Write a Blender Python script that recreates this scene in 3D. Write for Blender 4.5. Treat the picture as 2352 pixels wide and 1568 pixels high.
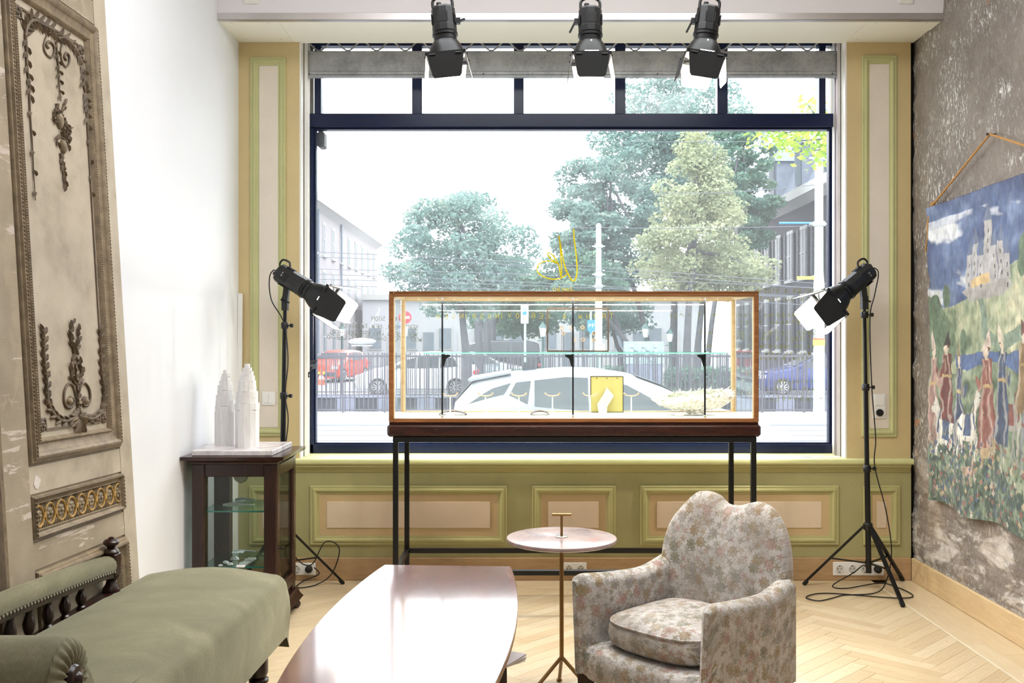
import bpy, bmesh, math, random
import numpy as np
from mathutils import Vector, Matrix, Euler

for _o in list(bpy.data.objects):
    bpy.data.objects.remove(_o, do_unlink=True)
SC = bpy.context.scene
COL = SC.collection
random.seed(11)
rng = np.random.default_rng(11)
PI = math.pi

# ------------------------------------------------------------------ camera, world, big lights, exposure
F = 2287.0            # focal length in pixels of the 2352 px wide frame
VX, VY = 1185.0, 778.0
EYE = 1.41
cam_d = bpy.data.cameras.new('camera')
cam_d.sensor_width = 36.0
cam_d.lens = F / 2352.0 * 36.0
cam_d.shift_x = -(VX - 1176.0) / 2352.0
cam_d.shift_y = (VY - 784.0) / 2352.0
cam_d.clip_end = 500
cam = bpy.data.objects.new('camera', cam_d)
COL.objects.link(cam)
cam.location = (0, 0, EYE)
cam.rotation_euler = (PI / 2, 0, 0)
SC.camera = cam

wd = bpy.data.worlds.new('overcast_sky')
SC.world = wd
wd.use_nodes = True
_bg = wd.node_tree.nodes['Background']
_bg.inputs['Color'].default_value = (0.93, 0.97, 1.0, 1)
_bg.inputs['Strength'].default_value = 4.2

def area(name, loc, size, energy, color=(1, 1, 1), rot=(0, 0, 0)):
    d = bpy.data.lights.new(name, 'AREA')
    d.shape = 'RECTANGLE'
    d.size, d.size_y = size
    d.energy = energy
    d.color = color
    o = bpy.data.objects.new(name, d)
    COL.objects.link(o)
    o.location = loc
    o.rotation_euler = rot
    return o
# unseen fill lamps added under the ceiling: one over the seating, one behind the photographer
area('ceiling_fill', (0.35, 3.35, 3.62), (2.6, 1.8), 60, (0.96, 0.98, 1.0))
area('ceiling_fill', (0.35, -0.7, 3.62), (2.8, 2.4), 24, (0.96, 0.98, 1.0), (math.radians(14), 0, 0))

SC.view_settings.view_transform = 'Standard'
SC.view_settings.look = 'None'
SC.view_settings.gamma = 1.0
SC.view_settings.use_curve_mapping = False
SC.view_settings.exposure = 0.55

# ------------------------------------------------------------------ helpers
def lin(c):
    if isinstance(c, str):
        c = c.lstrip('#')
        c = tuple(int(c[i:i + 2], 16) / 255 for i in (0, 2, 4))
    return tuple((x / 12.92 if x <= 0.04045 else ((x + 0.055) / 1.055) ** 2.4) for x in c[:3])

def P(px, py, Y):
    """point of the room seen at a pixel of the photograph, at distance Y"""
    return Vector(((px - VX) / F * Y, Y, EYE - (py - VY) / F * Y))

M = {}
class NT:
    """tiny node tree writer"""
    def __init__(self, name):
        self.m = bpy.data.materials.new(name)
        self.m.use_nodes = True
        self.t = self.m.node_tree
        self.n = self.t.nodes
        self.bsdf = self.n['Principled BSDF']
        self.out = self.n['Material Output']
        M[name] = self.m
    def new(self, typ, **kw):
        nd = self.n.new(typ)
        for k, v in kw.items():
            setattr(nd, k, v)
        return nd
    def link(self, a, b):
        self.t.links.new(a, b)
    def val(self, sock, v):
        if isinstance(v, bpy.types.NodeSocket):
            self.link(v, sock)
        else:
            if sock.type == 'RGBA' and not isinstance(v, (int, float)) and len(v) == 3:
                v = tuple(v) + (1,)
            sock.default_value = v
    def coord(self, kind='Object', scale=(1, 1, 1), rot=(0, 0, 0), loc=(0, 0, 0)):
        tc = self.new('ShaderNodeTexCoord')
        mp = self.new('ShaderNodeMapping')
        self.link(tc.outputs[kind], mp.inputs['Vector'])
        mp.inputs['Scale'].default_value = scale
        mp.inputs['Rotation'].default_value = rot
        mp.inputs['Location'].default_value = loc
        return mp.outputs['Vector']
    def noise(self, vec, scale, detail=3, rough=0.55, dist=0.0):
        n = self.new('ShaderNodeTexNoise')
        self.link(vec, n.inputs['Vector'])
        n.inputs['Scale'].default_value = scale
        n.inputs['Detail'].default_value = detail
        n.inputs['Roughness'].default_value = rough
        n.inputs['Distortion'].default_value = dist
        return n.outputs['Fac']
    def ramp(self, fac, stops, interp='LINEAR'):
        r = self.new('ShaderNodeValToRGB')
        r.color_ramp.interpolation = interp
        e = r.color_ramp.elements
        while len(e) < len(stops):
            e.new(0.5)
        for i, (p, c) in enumerate(stops):
            e[i].position = p
            e[i].color = (c, c, c, 1) if isinstance(c, (int, float)) else tuple(c) + (1,)
        self.link(fac, r.inputs['Fac'])
        return r.outputs['Color']
    def mix(self, fac, a, b, mode='MIX'):
        x = self.new('ShaderNodeMix', data_type='RGBA', blend_type=mode)
        self.val(x.inputs[0], fac)
        self.val(x.inputs[6], a)
        self.val(x.inputs[7], b)
        return x.outputs[2]
    def math(self, op, a, b=None, c=None):
        x = self.new('ShaderNodeMath', operation=op)
        self.val(x.inputs[0], a)
        if b is not None:
            self.val(x.inputs[1], b)
        if c is not None:
            self.val(x.inputs[2], c)
        return x.outputs[0]
    def bump(self, h, strength=0.3, dist=0.01):
        b = self.new('ShaderNodeBump')
        b.inputs['Strength'].default_value = strength
        b.inputs['Distance'].default_value = dist
        self.link(h, b.inputs['Height'])
        self.link(b.outputs['Normal'], self.bsdf.inputs['Normal'])
    def set(self, color=None, rough=None, metal=None, **kw):
        if color is not None:
            self.val(self.bsdf.inputs['Base Color'], color)
        if rough is not None:
            self.val(self.bsdf.inputs['Roughness'], rough)
        if metal is not None:
            self.val(self.bsdf.inputs['Metallic'], metal)
        for k, v in kw.items():
            self.val(self.bsdf.inputs[k.replace('_', ' ')], v)
        return self

def simple(name, color, rough=0.5, metal=0.0, vary=0.06, scale=8.0, bump=0.0, bscale=60, coord='Object', **kw):
    t = NT(name)
    c = lin(color) if isinstance(color, str) else color
    v = t.coord(coord)
    n = t.noise(v, scale, 4)
    lo = tuple(x * (1 - vary * 2) for x in c)
    hi = tuple(min(1, x * (1 + vary * 2)) for x in c)
    t.set(t.ramp(n, [(0.3, lo), (0.7, hi)]), rough, metal, **kw)
    if bump:
        t.bump(t.noise(v, bscale, 3), bump, 0.004)
    return t.m

def wood(name, c1, c2, rough=0.4, scale=(1, 14, 14), ns=3.0, coord='Object', bump=0.08, **kw):
    t = NT(name)
    v = t.coord(coord, scale)
    n = t.noise(v, ns, 6, 0.6, 0.8)
    n2 = t.noise(v, ns * 5, 3, 0.6, 0.3)
    k = t.math('ADD', t.math('MULTIPLY', n, 0.7), t.math('MULTIPLY', n2, 0.3))
    t.set(t.ramp(k, [(0.36, lin(c1)), (0.64, lin(c2))]), rough, **kw)
    if bump:
        t.bump(n2, bump, 0.003)
    return t.m

ORG = {}
def tag(o, label=None, cat=None, group=None, kind=None):
    if label: o['label'] = label
    if cat: o['category'] = cat
    if group: o['group'] = group
    if kind: o['kind'] = kind
    return o
def thing(name, label, cat, loc=(0, 0, 0), rotz=0.0, group=None, world=True, kind=None):
    """an Empty at a thing's base; with world=True its parts are given in room coordinates"""
    o = bpy.data.objects.new(name, None)
    o.empty_display_size = 0.1
    COL.objects.link(o)
    o.location = loc
    o.rotation_euler = (0, 0, rotz)
    ORG[o.name] = Vector(loc) if world else Vector((0, 0, 0))
    return tag(o, label, cat, group, kind)

class MB:
    def __init__(self):
        self.v = []; self.f = []; self.uv = None
    def add(self, verts, faces):
        b = len(self.v)
        self.v.extend([tuple(p) for p in verts])
        self.f.extend([tuple(b + i for i in fc) for fc in faces])
        return self
    def box(self, x0, x1, y0, y1, z0, z1, bev=0.0):
        if x0 > x1: x0, x1 = x1, x0
        if y0 > y1: y0, y1 = y1, y0
        if z0 > z1: z0, z1 = z1, z0
        if bev <= 0:
            v = [(x, y, z) for z in (z0, z1) for y in (y0, y1) for x in (x0, x1)]
            return self.add(v, [(0, 2, 3, 1), (4, 5, 7, 6), (0, 1, 5, 4), (2, 6, 7, 3), (0, 4, 6, 2), (1, 3, 7, 5)])
        b = min(bev, (x1 - x0) * .49, (y1 - y0) * .49, (z1 - z0) * .49)
        v = []; idx = {}
        for iz, z in enumerate((z0, z1)):
            for iy, y in enumerate((y0, y1)):
                for ix, x in enumerate((x0, x1)):
                    dx = b if ix == 0 else -b; dy = b if iy == 0 else -b; dz = b if iz == 0 else -b
                    for ax, p in enumerate(((x, y + dy, z + dz), (x + dx, y, z + dz), (x + dx, y + dy, z))):
                        idx[(ix, iy, iz, ax)] = len(v); v.append(p)
        f = []
        def q(*k): f.append(tuple(idx[i] for i in k))
        for ix in (0, 1):
            a = [(ix, 0, 0, 0), (ix, 1, 0, 0), (ix, 1, 1, 0), (ix, 0, 1, 0)]
            q(*(a if ix else a[::-1]))
        for iy in (0, 1):
            a = [(0, iy, 0, 1), (1, iy, 0, 1), (1, iy, 1, 1), (0, iy, 1, 1)]
            q(*(a[::-1] if iy else a))
        for iz in (0, 1):
            a = [(0, 0, iz, 2), (1, 0, iz, 2), (1, 1, iz, 2), (0, 1, iz, 2)]
            q(*(a if iz else a[::-1]))
        for iy in (0, 1):
            for iz in (0, 1):
                a = [(0, iy, iz, 1), (1, iy, iz, 1), (1, iy, iz, 2), (0, iy, iz, 2)]
                q(*(a if (iy == 0) == (iz == 1) else a[::-1]))
        for ix in (0, 1):
            for iz in (0, 1):
                a = [(ix, 0, iz, 0), (ix, 1, iz, 0), (ix, 1, iz, 2), (ix, 0, iz, 2)]
                q(*(a[::-1] if (ix == 0) == (iz == 1) else a))
        for ix in (0, 1):
            for iy in (0, 1):
                a = [(ix, iy, 0, 0), (ix, iy, 1, 0), (ix, iy, 1, 1), (ix, iy, 0, 1)]
                q(*(a if (ix == 0) == (iy == 1) else a[::-1]))
        for ix in (0, 1):
            for iy in (0, 1):
                for iz in (0, 1):
                    a = [(ix, iy, iz, 0), (ix, iy, iz, 1), (ix, iy, iz, 2)]
                    q(*(a if (ix + iy + iz) % 2 == 1 else a[::-1]))
        return self.add(v, f)
    def bar(self, p, q, w, h=None, up=(0, 0, 1)):
        """square bar from p to q"""
        h = w if h is None else h
        p = Vector(p); q = Vector(q); d = (q - p).normalized()
        u = Vector(up)
        if abs(d.dot(u)) > .98: u = Vector((0, 1, 0))
        s = d.cross(u).normalized(); u = s.cross(d)
        v = []
        for c in (p, q):
            for a, b in ((-1, -1), (1, -1), (1, 1), (-1, 1)):
                v.append(c + s * a * w / 2 + u * b * h / 2)
        return self.add(v, [(3, 2, 1, 0), (4, 5, 6, 7), (0, 1, 5, 4), (1, 2, 6, 5), (2, 3, 7, 6), (3, 0, 4, 7)])
    def tube(self, pts, r, n=8, cap=True, closed=False):
        pts = [Vector(p) for p in pts]
        m = len(pts)
        rr = r if isinstance(r, (list, tuple)) else [r] * m
        v = []; f = []
        t0 = None; nrm = None
        for i, p in enumerate(pts):
            a = pts[(i - 1) % m] if (closed or i > 0) else p
            b = pts[(i + 1) % m] if (closed or i < m - 1) else p
            t = (b - a)
            t = t.normalized() if t.length > 1e-9 else Vector((0, 0, 1))
            if nrm is None:
                u = Vector((0, 0, 1)) if abs(t.z) < .9 else Vector((1, 0, 0))
                nrm = (u - t * u.dot(t)).normalized()
            else:
                nrm = nrm - t * nrm.dot(t)
                nrm = nrm.normalized() if nrm.length > 1e-6 else t.orthogonal().normalized()
            bn = t.cross(nrm)
            for k in range(n):
                a_ = 2 * PI * k / n
                v.append(p + (nrm * math.cos(a_) + bn * math.sin(a_)) * rr[i])
        for i in range(m if closed else m - 1):
            j = (i + 1) % m
            for k in range(n):
                l = (k + 1) % n
                f.append((i * n + k, i * n + l, j * n + l, j * n + k))
        if cap and not closed:
            f.append(tuple(range(n))[::-1]); f.append(tuple((m - 1) * n + k for k in range(n)))
        return self.add(v, f)
    def lathe(self, prof, n=20, c=(0, 0, 0), axis=None, cap=True, sx=1, sy=1):
        """profile of (radius, height) about +Z at c, or about an axis direction"""
        c = Vector(c)
        if axis is None:
            ex, ey, ez = Vector((1, 0, 0)), Vector((0, 1, 0)), Vector((0, 0, 1))
        else:
            ez = Vector(axis).normalized(); ex = ez.orthogonal().normalized(); ey = ez.cross(ex)
        v = []; f = []
        for r, h in prof:
            for k in range(n):
                a = 2 * PI * k / n
                v.append(c + ex * math.cos(a) * r * sx + ey * math.sin(a) * r * sy + ez * h)
        m = len(prof)
        for i in range(m - 1):
            for k in range(n):
                l = (k + 1) % n
                f.append((i * n + k, i * n + l, (i + 1) * n + l, (i + 1) * n + k))
        if cap:
            f.append(tuple(range(n))[::-1]); f.append(tuple((m - 1) * n + k for k in range(n)))
        return self.add(v, f)
    def prism(self, poly, fn, d0, d1):
        """2D polygon extruded: fn(a, b, d) -> point"""
        n = len(poly)
        v = [fn(a, b, d0) for a, b in poly] + [fn(a, b, d1) for a, b in poly]
        f = [tuple(range(n))[::-1], tuple(range(n, 2 * n))]
        f += [(i, (i + 1) % n, n + (i + 1) % n, n + i) for i in range(n)]
        return self.add(v, f)
    def grid(self, pts, nu, nv, cu=False, cv=False, flip=False):
        f = []
        for i in range(nu if cu else nu - 1):
            for j in range(nv if cv else nv - 1):
                a = i * nv + j; b = ((i + 1) % nu) * nv + j
                c = ((i + 1) % nu) * nv + (j + 1) % nv; d = i * nv + (j + 1) % nv
                f.append((a, d, c, b) if flip else (a, b, c, d))
        return self.add(pts, f)
    def sphere(self, c, r, n=12, m=8, s=(1, 1, 1)):
        prof = [(max(1e-4, r * math.sin(PI * i / m)), -r * math.cos(PI * i / m)) for i in range(m + 1)]
        v0 = len(self.v)
        self.lathe(prof, n, (0, 0, 0), cap=True)
        for i in range(v0, len(self.v)):
            p = self.v[i]
            self.v[i] = (c[0] + p[0] * s[0], c[1] + p[1] * s[1], c[2] + p[2] * s[2])
        return self
    def xform(self, mat, start=0):
        for i in range(start, len(self.v)):
            self.v[i] = tuple(mat @ Vector(self.v[i]))
        return self
    def mesh(self, name, origin=(0, 0, 0), smooth=True, angle=35):
        o = Vector(origin)
        me = bpy.data.meshes.new(name)
        v = self.v if o.length == 0 else [(p[0] - o.x, p[1] - o.y, p[2] - o.z) for p in self.v]
        me.from_pydata(v, [], self.f)
        if len(self.f) < 6000:
            bm = bmesh.new(); bm.from_mesh(me)
            bmesh.ops.recalc_face_normals(bm, faces=bm.faces)
            bm.to_mesh(me); bm.free()
        if self.uv is not None:
            ul = me.uv_layers.new(name='UVMap')
            li = np.empty(len(me.loops), np.int32); me.loops.foreach_get('vertex_index', li)
            ul.data.foreach_set('uv', np.array(self.uv, np.float32)[li].ravel())
        if smooth:
            me.polygons.foreach_set('use_smooth', [True] * len(me.polygons))
            me.set_sharp_from_angle(angle=math.radians(angle))
        me.update()
        return me
    def build(self, name, mat, parent=None, label=None, cat=None, group=None, kind=None, smooth=True, angle=35, origin=None):
        if parent is not None:
            org = ORG.get(parent.name, Vector((0, 0, 0)))
        elif origin is not None:
            org = Vector(origin)
        else:
            a = np.array(self.v); lo = a.min(0); hi = a.max(0)
            org = Vector(((lo[0] + hi[0]) / 2, (lo[1] + hi[1]) / 2, lo[2]))
        me = self.mesh(name, org, smooth, angle)
        o = bpy.data.objects.new(name, me)
        COL.objects.link(o)
        if mat is not None:
            me.materials.append(M[mat] if isinstance(mat, str) else mat)
        if parent is not None:
            o.parent = parent
        else:
            o.location = org
        ORG[o.name] = org
        return tag(o, label, cat, group, kind)

def dup(src, parent=None, **kw):
    c = src.copy()
    COL.objects.link(c)
    if parent is not None: c.parent = parent
    ORG[c.name] = ORG.get(src.name, Vector((0, 0, 0)))
    for ch in [o for o in bpy.data.objects if o.parent == src]:
        dup(ch, c)
    return c

def smoothpath(pts, n=6):
    """Catmull-Rom through points"""
    p = [Vector(q) for q in pts]
    p = [p[0] * 2 - p[1]] + p + [p[-1] * 2 - p[-2]]
    out = []
    for i in range(1, len(p) - 2):
        for k in range(n):
            t = k / n
            a, b, c, d = p[i - 1], p[i], p[i + 1], p[i + 2]
            out.append(0.5 * ((2 * b) + (c - a) * t + (2 * a - 5 * b + 4 * c - d) * t * t + (3 * b - a - 3 * c + d) * t ** 3))
    out.append(p[-2])
    return out

# numpy value noise for relief that must be real geometry
def vnoise(x, y, seed=0):
    x = np.asarray(x, float); y = np.asarray(y, float)
    xi = np.floor(x).astype(np.int64); yi = np.floor(y).astype(np.int64)
    xf = x - xi; yf = y - yi
    def h(a, b):
        n = (a * 374761393 + b * 668265263 + seed * 144269504) & 0xffffffff
        n = ((n ^ (n >> 13)) * 1274126177) & 0xffffffff
        return ((n ^ (n >> 16)) & 0xffff) / 65535.0
    u = xf * xf * (3 - 2 * xf); v = yf * yf * (3 - 2 * yf)
    return (h(xi, yi) * (1 - u) + h(xi + 1, yi) * u) * (1 - v) + (h(xi, yi + 1) * (1 - u) + h(xi + 1, yi + 1) * u) * v
def fbm(x, y, o=4, seed=0):
    a = 0; s = 0.5; t = 0
    for i in range(o):
        a = a + s * vnoise(x * 2 ** i, y * 2 ** i, seed + i); t += s; s *= .5
    return a / t

# single-stroke lettering
STROKES = {
 'A': [[(0, 0), (.5, 1), (1, 0)], [(.2, .4), (.8, .4)]], 'B': [[(0, 0), (0, 1), (.7, .95), (.8, .75), (.6, .55), (0, .5)], [(.6, .55), (.95, .3), (.7, .03), (0, 0)]],
 'C': [[(1, .85), (.6, 1), (.15, .8), (0, .45), (.2, .1), (.6, 0), (1, .15)]], 'D': [[(0, 0), (0, 1), (.6, .9), (1, .5), (.6, .08), (0, 0)]],
 'E': [[(1, 1), (0, 1), (0, 0), (1, 0)], [(0, .5), (.8, .5)]], 'F': [[(1, 1), (0, 1), (0, 0)], [(0, .5), (.8, .5)]],
 'G': [[(1, .85), (.6, 1), (.15, .8), (0, .45), (.2, .1), (.6, 0), (1, .2), (1, .45), (.6, .45)]], 'H': [[(0, 0), (0, 1)], [(1, 0), (1, 1)], [(0, .5), (1, .5)]],
 'I': [[(.5, 0), (.5, 1)]], 'J': [[(.8, 1), (.8, .2), (.5, 0), (.1, .15)]], 'K': [[(0, 0), (0, 1)], [(1, 1), (0, .45), (1, 0)]], 'L': [[(0, 1), (0, 0), (.9, 0)]],
 'M': [[(0, 0), (.1, 1), (.5, .3), (.9, 1), (1, 0)]], 'N': [[(0, 0), (0, 1), (1, 0), (1, 1)]], 'O': [[(.5, 1), (.1, .8), (0, .45), (.2, .08), (.55, 0), (.9, .2), (1, .55), (.8, .9), (.5, 1)]],
 'P': [[(0, 0), (0, 1), (.7, .95), (.9, .72), (.65, .5), (0, .45)]], 'R': [[(0, 0), (0, 1), (.7, .95), (.9, .72), (.65, .5), (0, .45)], [(.5, .47), (1, 0)]],
 'S': [[(.95, .85), (.5, 1), (.1, .8), (.3, .55), (.8, .4), (.9, .15), (.5, 0), (0, .15)]], 'T': [[(0, 1), (1, 1)], [(.5, 1), (.5, 0)]], 'U': [[(0, 1), (.05, .2), (.45, 0), (.9, .2), (1, 1)]],
 'V': [[(0, 1), (.5, 0), (1, 1)]], 'W': [[(0, 1), (.25, 0), (.5, .7), (.75, 0), (1, 1)]], 'X': [[(0, 0), (1, 1)], [(0, 1), (1, 0)]], 'Y': [[(0, 1), (.5, .5), (1, 1)], [(.5, .5), (.5, 0)]],
 'Z': [[(0, 1), (1, 1), (0, 0), (1, 0)]], '(': [[(.7, 1.1), (.3, .7), (.3, .3), (.7, -.1)]], ')': [[(.3, 1.1), (.7, .7), (.7, .3), (.3, -.1)]], ',': [[(.5, .1), (.3, -.15)]],
 '&': [[(1, 0), (.25, .75), (.45, 1), (.65, .75), (.1, .3), (.3, 0), (.65, .05), (1, .4)]], '.': [[(.45, 0), (.55, .05)]], '<': [[(1, .5), (0, .5)], [(.35, .75), (0, .5), (.35, .25)]],
 'a': [[(.8, .55), (.4, .6), (.1, .3), (.35, 0), (.8, .2), (.8, .6), (.85, .05), (1, 0)]], 'b': [[(.1, 1), (.1, 0), (.6, 0), (.85, .3), (.6, .55), (.1, .4)]], 'c': [[(.8, .5), (.4, .6), (.1, .3), (.4, 0), (.85, .1)]],
 'd': [[(.8, .45), (.4, .6), (.1, .3), (.4, 0), (.8, .15)], [(.8, 1), (.8, 0)]], 'e': [[(.1, .3), (.8, .35), (.5, .6), (.15, .4), (.2, .05), (.8, .08)]], 'f': [[(.85, .95), (.55, 1), (.4, .7), (.4, -.2)], [(.1, .5), (.75, .5)]],
 'g': [[(.8, .5), (.4, .6), (.1, .35), (.4, .05), (.8, .25), (.8, .6), (.75, -.25), (.3, -.4)]], 'h': [[(.1, 1), (.1, 0)], [(.1, .4), (.5, .6), (.8, .4), (.8, 0)]], 'i': [[(.5, .55), (.5, 0)], [(.5, .75), (.5, .8)]],
 'k': [[(.1, 1), (.1, 0)], [(.75, .6), (.1, .28), (.8, 0)]], 'l': [[(.4, 1), (.4, .1), (.7, 0)]], 'm': [[(0, 0), (0, .6), (.3, .55), (.45, 0), (.5, .5), (.8, .55), (1, 0)]], 'n': [[(.1, 0), (.1, .6)], [(.1, .4), (.5, .6), (.8, .4), (.85, 0)]],
 'o': [[(.5, .6), (.1, .3), (.45, 0), (.85, .3), (.5, .6)]], 'p': [[(.1, .6), (.1, -.4)], [(.1, .5), (.6, .6), (.85, .3), (.5, 0), (.1, .1)]], 'r': [[(.2, .6), (.2, 0)], [(.2, .4), (.5, .6), (.85, .55)]],
 's': [[(.8, .55), (.35, .55), (.3, .35), (.75, .25), (.6, 0), (.15, .05)]], 't': [[(.45, .9), (.4, .1), (.75, 0)], [(.1, .6), (.8, .6)]], 'u': [[(.1, .6), (.15, .05), (.6, 0), (.8, .6), (.85, 0)]], 'v': [[(.1, .6), (.45, 0), (.85, .6)]],
 'w': [[(0, .6), (.25, 0), (.5, .45), (.75, 0), (1, .6)]], 'y': [[(.1, .6), (.45, .1)], [(.85, .6), (.3, -.4)]],
 '0': [[(.5, 1), (.1, .7), (.1, .3), (.5, 0), (.9, .3), (.9, .7), (.5, 1)]], '2': [[(.1, .8), (.5, 1), (.85, .75), (.1, 0), (.9, 0)]], '3': [[(.1, .95), (.6, 1), (.8, .75), (.4, .52), (.85, .3), (.5, 0), (.1, .1)]],
 '4': [[(.7, 0), (.7, 1), (0, .3), (.95, .3)]], '5': [[(.9, 1), (.2, 1), (.15, .55), (.7, .55), (.85, .25), (.5, 0), (.1, .1)]], '*': [[(.5, .8), (.5, .2)], [(.2, .65), (.8, .35)], [(.2, .35), (.8, .65)]],
}
def lettering(mb, text, fn, h, r, adv=1.0, jit=0.04, rnd=None, flat=None):
    """write text with round strokes; fn(a, b) -> point, a along the line, b up; returns the width"""
    rnd = rnd or random.Random(len(text))
    x = 0.0
    w = h * .62
    for ch in text:
        st = STROKES.get(ch)
        narrow = ch in "Ii.,()l"
        if st:
            dy = rnd.uniform(-jit, jit) * h * 1.5
            sc = rnd.uniform(.9, 1.1)
            for pl in st:
                pts = [fn(x + (a + rnd.uniform(-jit, jit)) * w * sc, b * h * sc + dy) for a, b in pl]
                if len(pts) > 3: pts = smoothpath(pts, 3)
                mb.tube(pts, r, 4)
        x += w * (.75 if narrow else 1.32) * adv
    return x
# ------------------------------------------------------------------ materials
def glassy(name, tint=(1, 1, 1), gloss=0.06, haze=0.0, rough=0.02, hazecol=(1, 1, 1)):
    """thin pane: see-through, a weak mirror, and a translucent share that lays a milky veil over the view"""
    t = NT(name)
    tr = t.new('ShaderNodeBsdfTransparent'); tr.inputs['Color'].default_value = tuple(tint) + (1,)
    gl = t.new('ShaderNodeBsdfGlossy'); gl.inputs['Roughness'].default_value = rough
    lw = t.new('ShaderNodeLayerWeight'); lw.inputs['Blend'].default_value = 0.25
    k = t.math('ADD', t.math('MULTIPLY', lw.outputs['Fresnel'], gloss * 4), gloss * .3)
    mx = t.new('ShaderNodeMixShader')
    t.link(t.math('MINIMUM', k, .6), mx.inputs[0]); t.link(tr.outputs[0], mx.inputs[1]); t.link(gl.outputs[0], mx.inputs[2])
    last = mx
    if haze:
        tl = t.new('ShaderNodeBsdfTranslucent'); tl.inputs['Color'].default_value = tuple(hazecol) + (1,)
        m2 = t.new('ShaderNodeMixShader'); m2.inputs[0].default_value = haze
        t.link(mx.outputs[0], m2.inputs[1]); t.link(tl.outputs[0], m2.inputs[2]); last = m2
    t.link(last.outputs[0], t.out.inputs['Surface'])
    return t.m
glassy('window_glass', (.985, .99, 1), .05, .034)  # translucent share added to imitate glare over the street view
glassy('case_glass', (.985, .995, .99), .045)
glassy('shelf_glass', (.80, .95, .92), .08, .03, hazecol=(.3, .9, .8))
glassy('cabinet_glass', (.90, .93, .91), .07)
glassy('car_glass', (.42, .50, .50), .25)
t = NT('glass_edge'); t.set(lin('#2f8f86'), .1, Transmission_Weight=.2)
t = NT('shelf_edge_cyan'); t.set(lin('#9fe6dc'), .15)

simple('white_wall', '#eef0f5', .75, 0, .012, 1.2, .05, 90)
simple('white_ceiling', '#f2f0ec', .8, 0, .01, 1.5)
simple('beam_white', '#eeeaee', .6, 0, .012, 2)
simple('soffit_cream', '#f7f3ea', .6, 0, .012, 2)
simple('reveal_white', '#eeece8', .6, 0, .03, 4)
simple('aluminium', '#cfc9c9', .35, .85, .05, 3)
def fabric_paint(name, col):
    t = NT(name); v = t.coord('Object')
    n = t.noise(v, 5, 3); n2 = t.noise(t.coord('Object', (260, 260, 60)), 1.0, 2)
    c = lin(col); k = t.math('ADD', t.math('MULTIPLY', n, .6), t.math('MULTIPLY', n2, .4))
    t.set(t.ramp(k, [(.3, tuple(x * .93 for x in c)), (.7, tuple(min(1, x * 1.06) for x in c))]), .55)
    t.bump(n2, .12, .002)
    return t.m
fabric_paint('pilaster_yellow', '#d2bd8c')
fabric_paint('wainscot_green', '#a8a271')
fabric_paint('moulding_green', '#c0bf8a')
fabric_paint('wainscot_moulding', '#b3ad76')
fabric_paint('field_sand', '#cbb083')
fabric_paint('inset_pink', '#ddc8ad')
fabric_paint('pilaster_inset', '#e4d9ca')
fabric_paint('sill_green', '#d6d59a')
simple('gap_dark', '#1c1714', .9)
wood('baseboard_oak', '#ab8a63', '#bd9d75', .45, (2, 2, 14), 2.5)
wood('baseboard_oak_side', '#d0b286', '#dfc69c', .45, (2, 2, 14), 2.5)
simple('navy_paint', '#0f1b3c', .24, 0, .05, 4, Specular_IOR_Level=.35)
simple('black_metal', '#0b0c0e', .36, .2, .08, 6)
simple('black_plastic', '#0c0c0e', .38, 0, .06, 10)
simple('matte_black', '#060607', .6, 0, .05, 10)
simple('white_plastic', '#f0eeea', .35, 0, .01)
simple('socket_grey', '#d5d2cc', .4, 0, .01)
simple('chrome', '#d9d9d9', .18, 1.0, .02)
simple('brass_satin', '#8f7048', .36, .85, .06, 12)
simple('steel_satin', '#b9b5ab', .3, .9, .05, 12)
t = NT('galvanised'); v = t.coord('Object')
vo = t.new('ShaderNodeTexVoronoi'); t.link(v, vo.inputs['Vector']); vo.inputs['Scale'].default_value = 70
n = t.noise(v, 6, 5, .7)
t.set(t.ramp(t.math('ADD', t.math('MULTIPLY', vo.outputs['Color'], .14), t.math('MULTIPLY', n, .86)), [(.3, lin('#85878a')), (.7, lin('#b9bbbd'))]), .45, .3)
# herringbone planks: a tone of their own, grain along the board, a few knots
t = NT('oak_plank'); oi = t.new('ShaderNodeObjectInfo')
v = t.coord('Object', (2.2, 22, 1)); n = t.noise(v, 3, 6, .6, 1.0); n2 = t.noise(v, 14, 3)
kn = t.noise(t.coord('Object', (9, 16, 1)), 2.2, 2, .5)
base = t.ramp(oi.outputs['Random'], [(0, lin('#cfb997')), (.3, lin('#d5c19f')), (.6, lin('#d9c6a6')), (.85, lin('#dfceb0')), (1, lin('#d2bc99'))])
g = t.ramp(t.math('ADD', t.math('MULTIPLY', n, .7), t.math('MULTIPLY', n2, .3)), [(.35, (.86, .82, .76)), (.65, (1.04, 1.03, 1.0))])
c = t.mix(1.0, base, g, 'MULTIPLY')
c = t.mix(t.math('MULTIPLY', t.ramp(kn, [(.70, 0), (.76, 1)]), .55), c, lin('#8a6238'))
t.set(c, t.ramp(n, [(.3, .30), (.7, .42)])); t.bump(n2, .05, .002)
simple('inlay_white', '#e9dfcb', .4)
simple('sub_floor', '#6e5437', .8)
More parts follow.
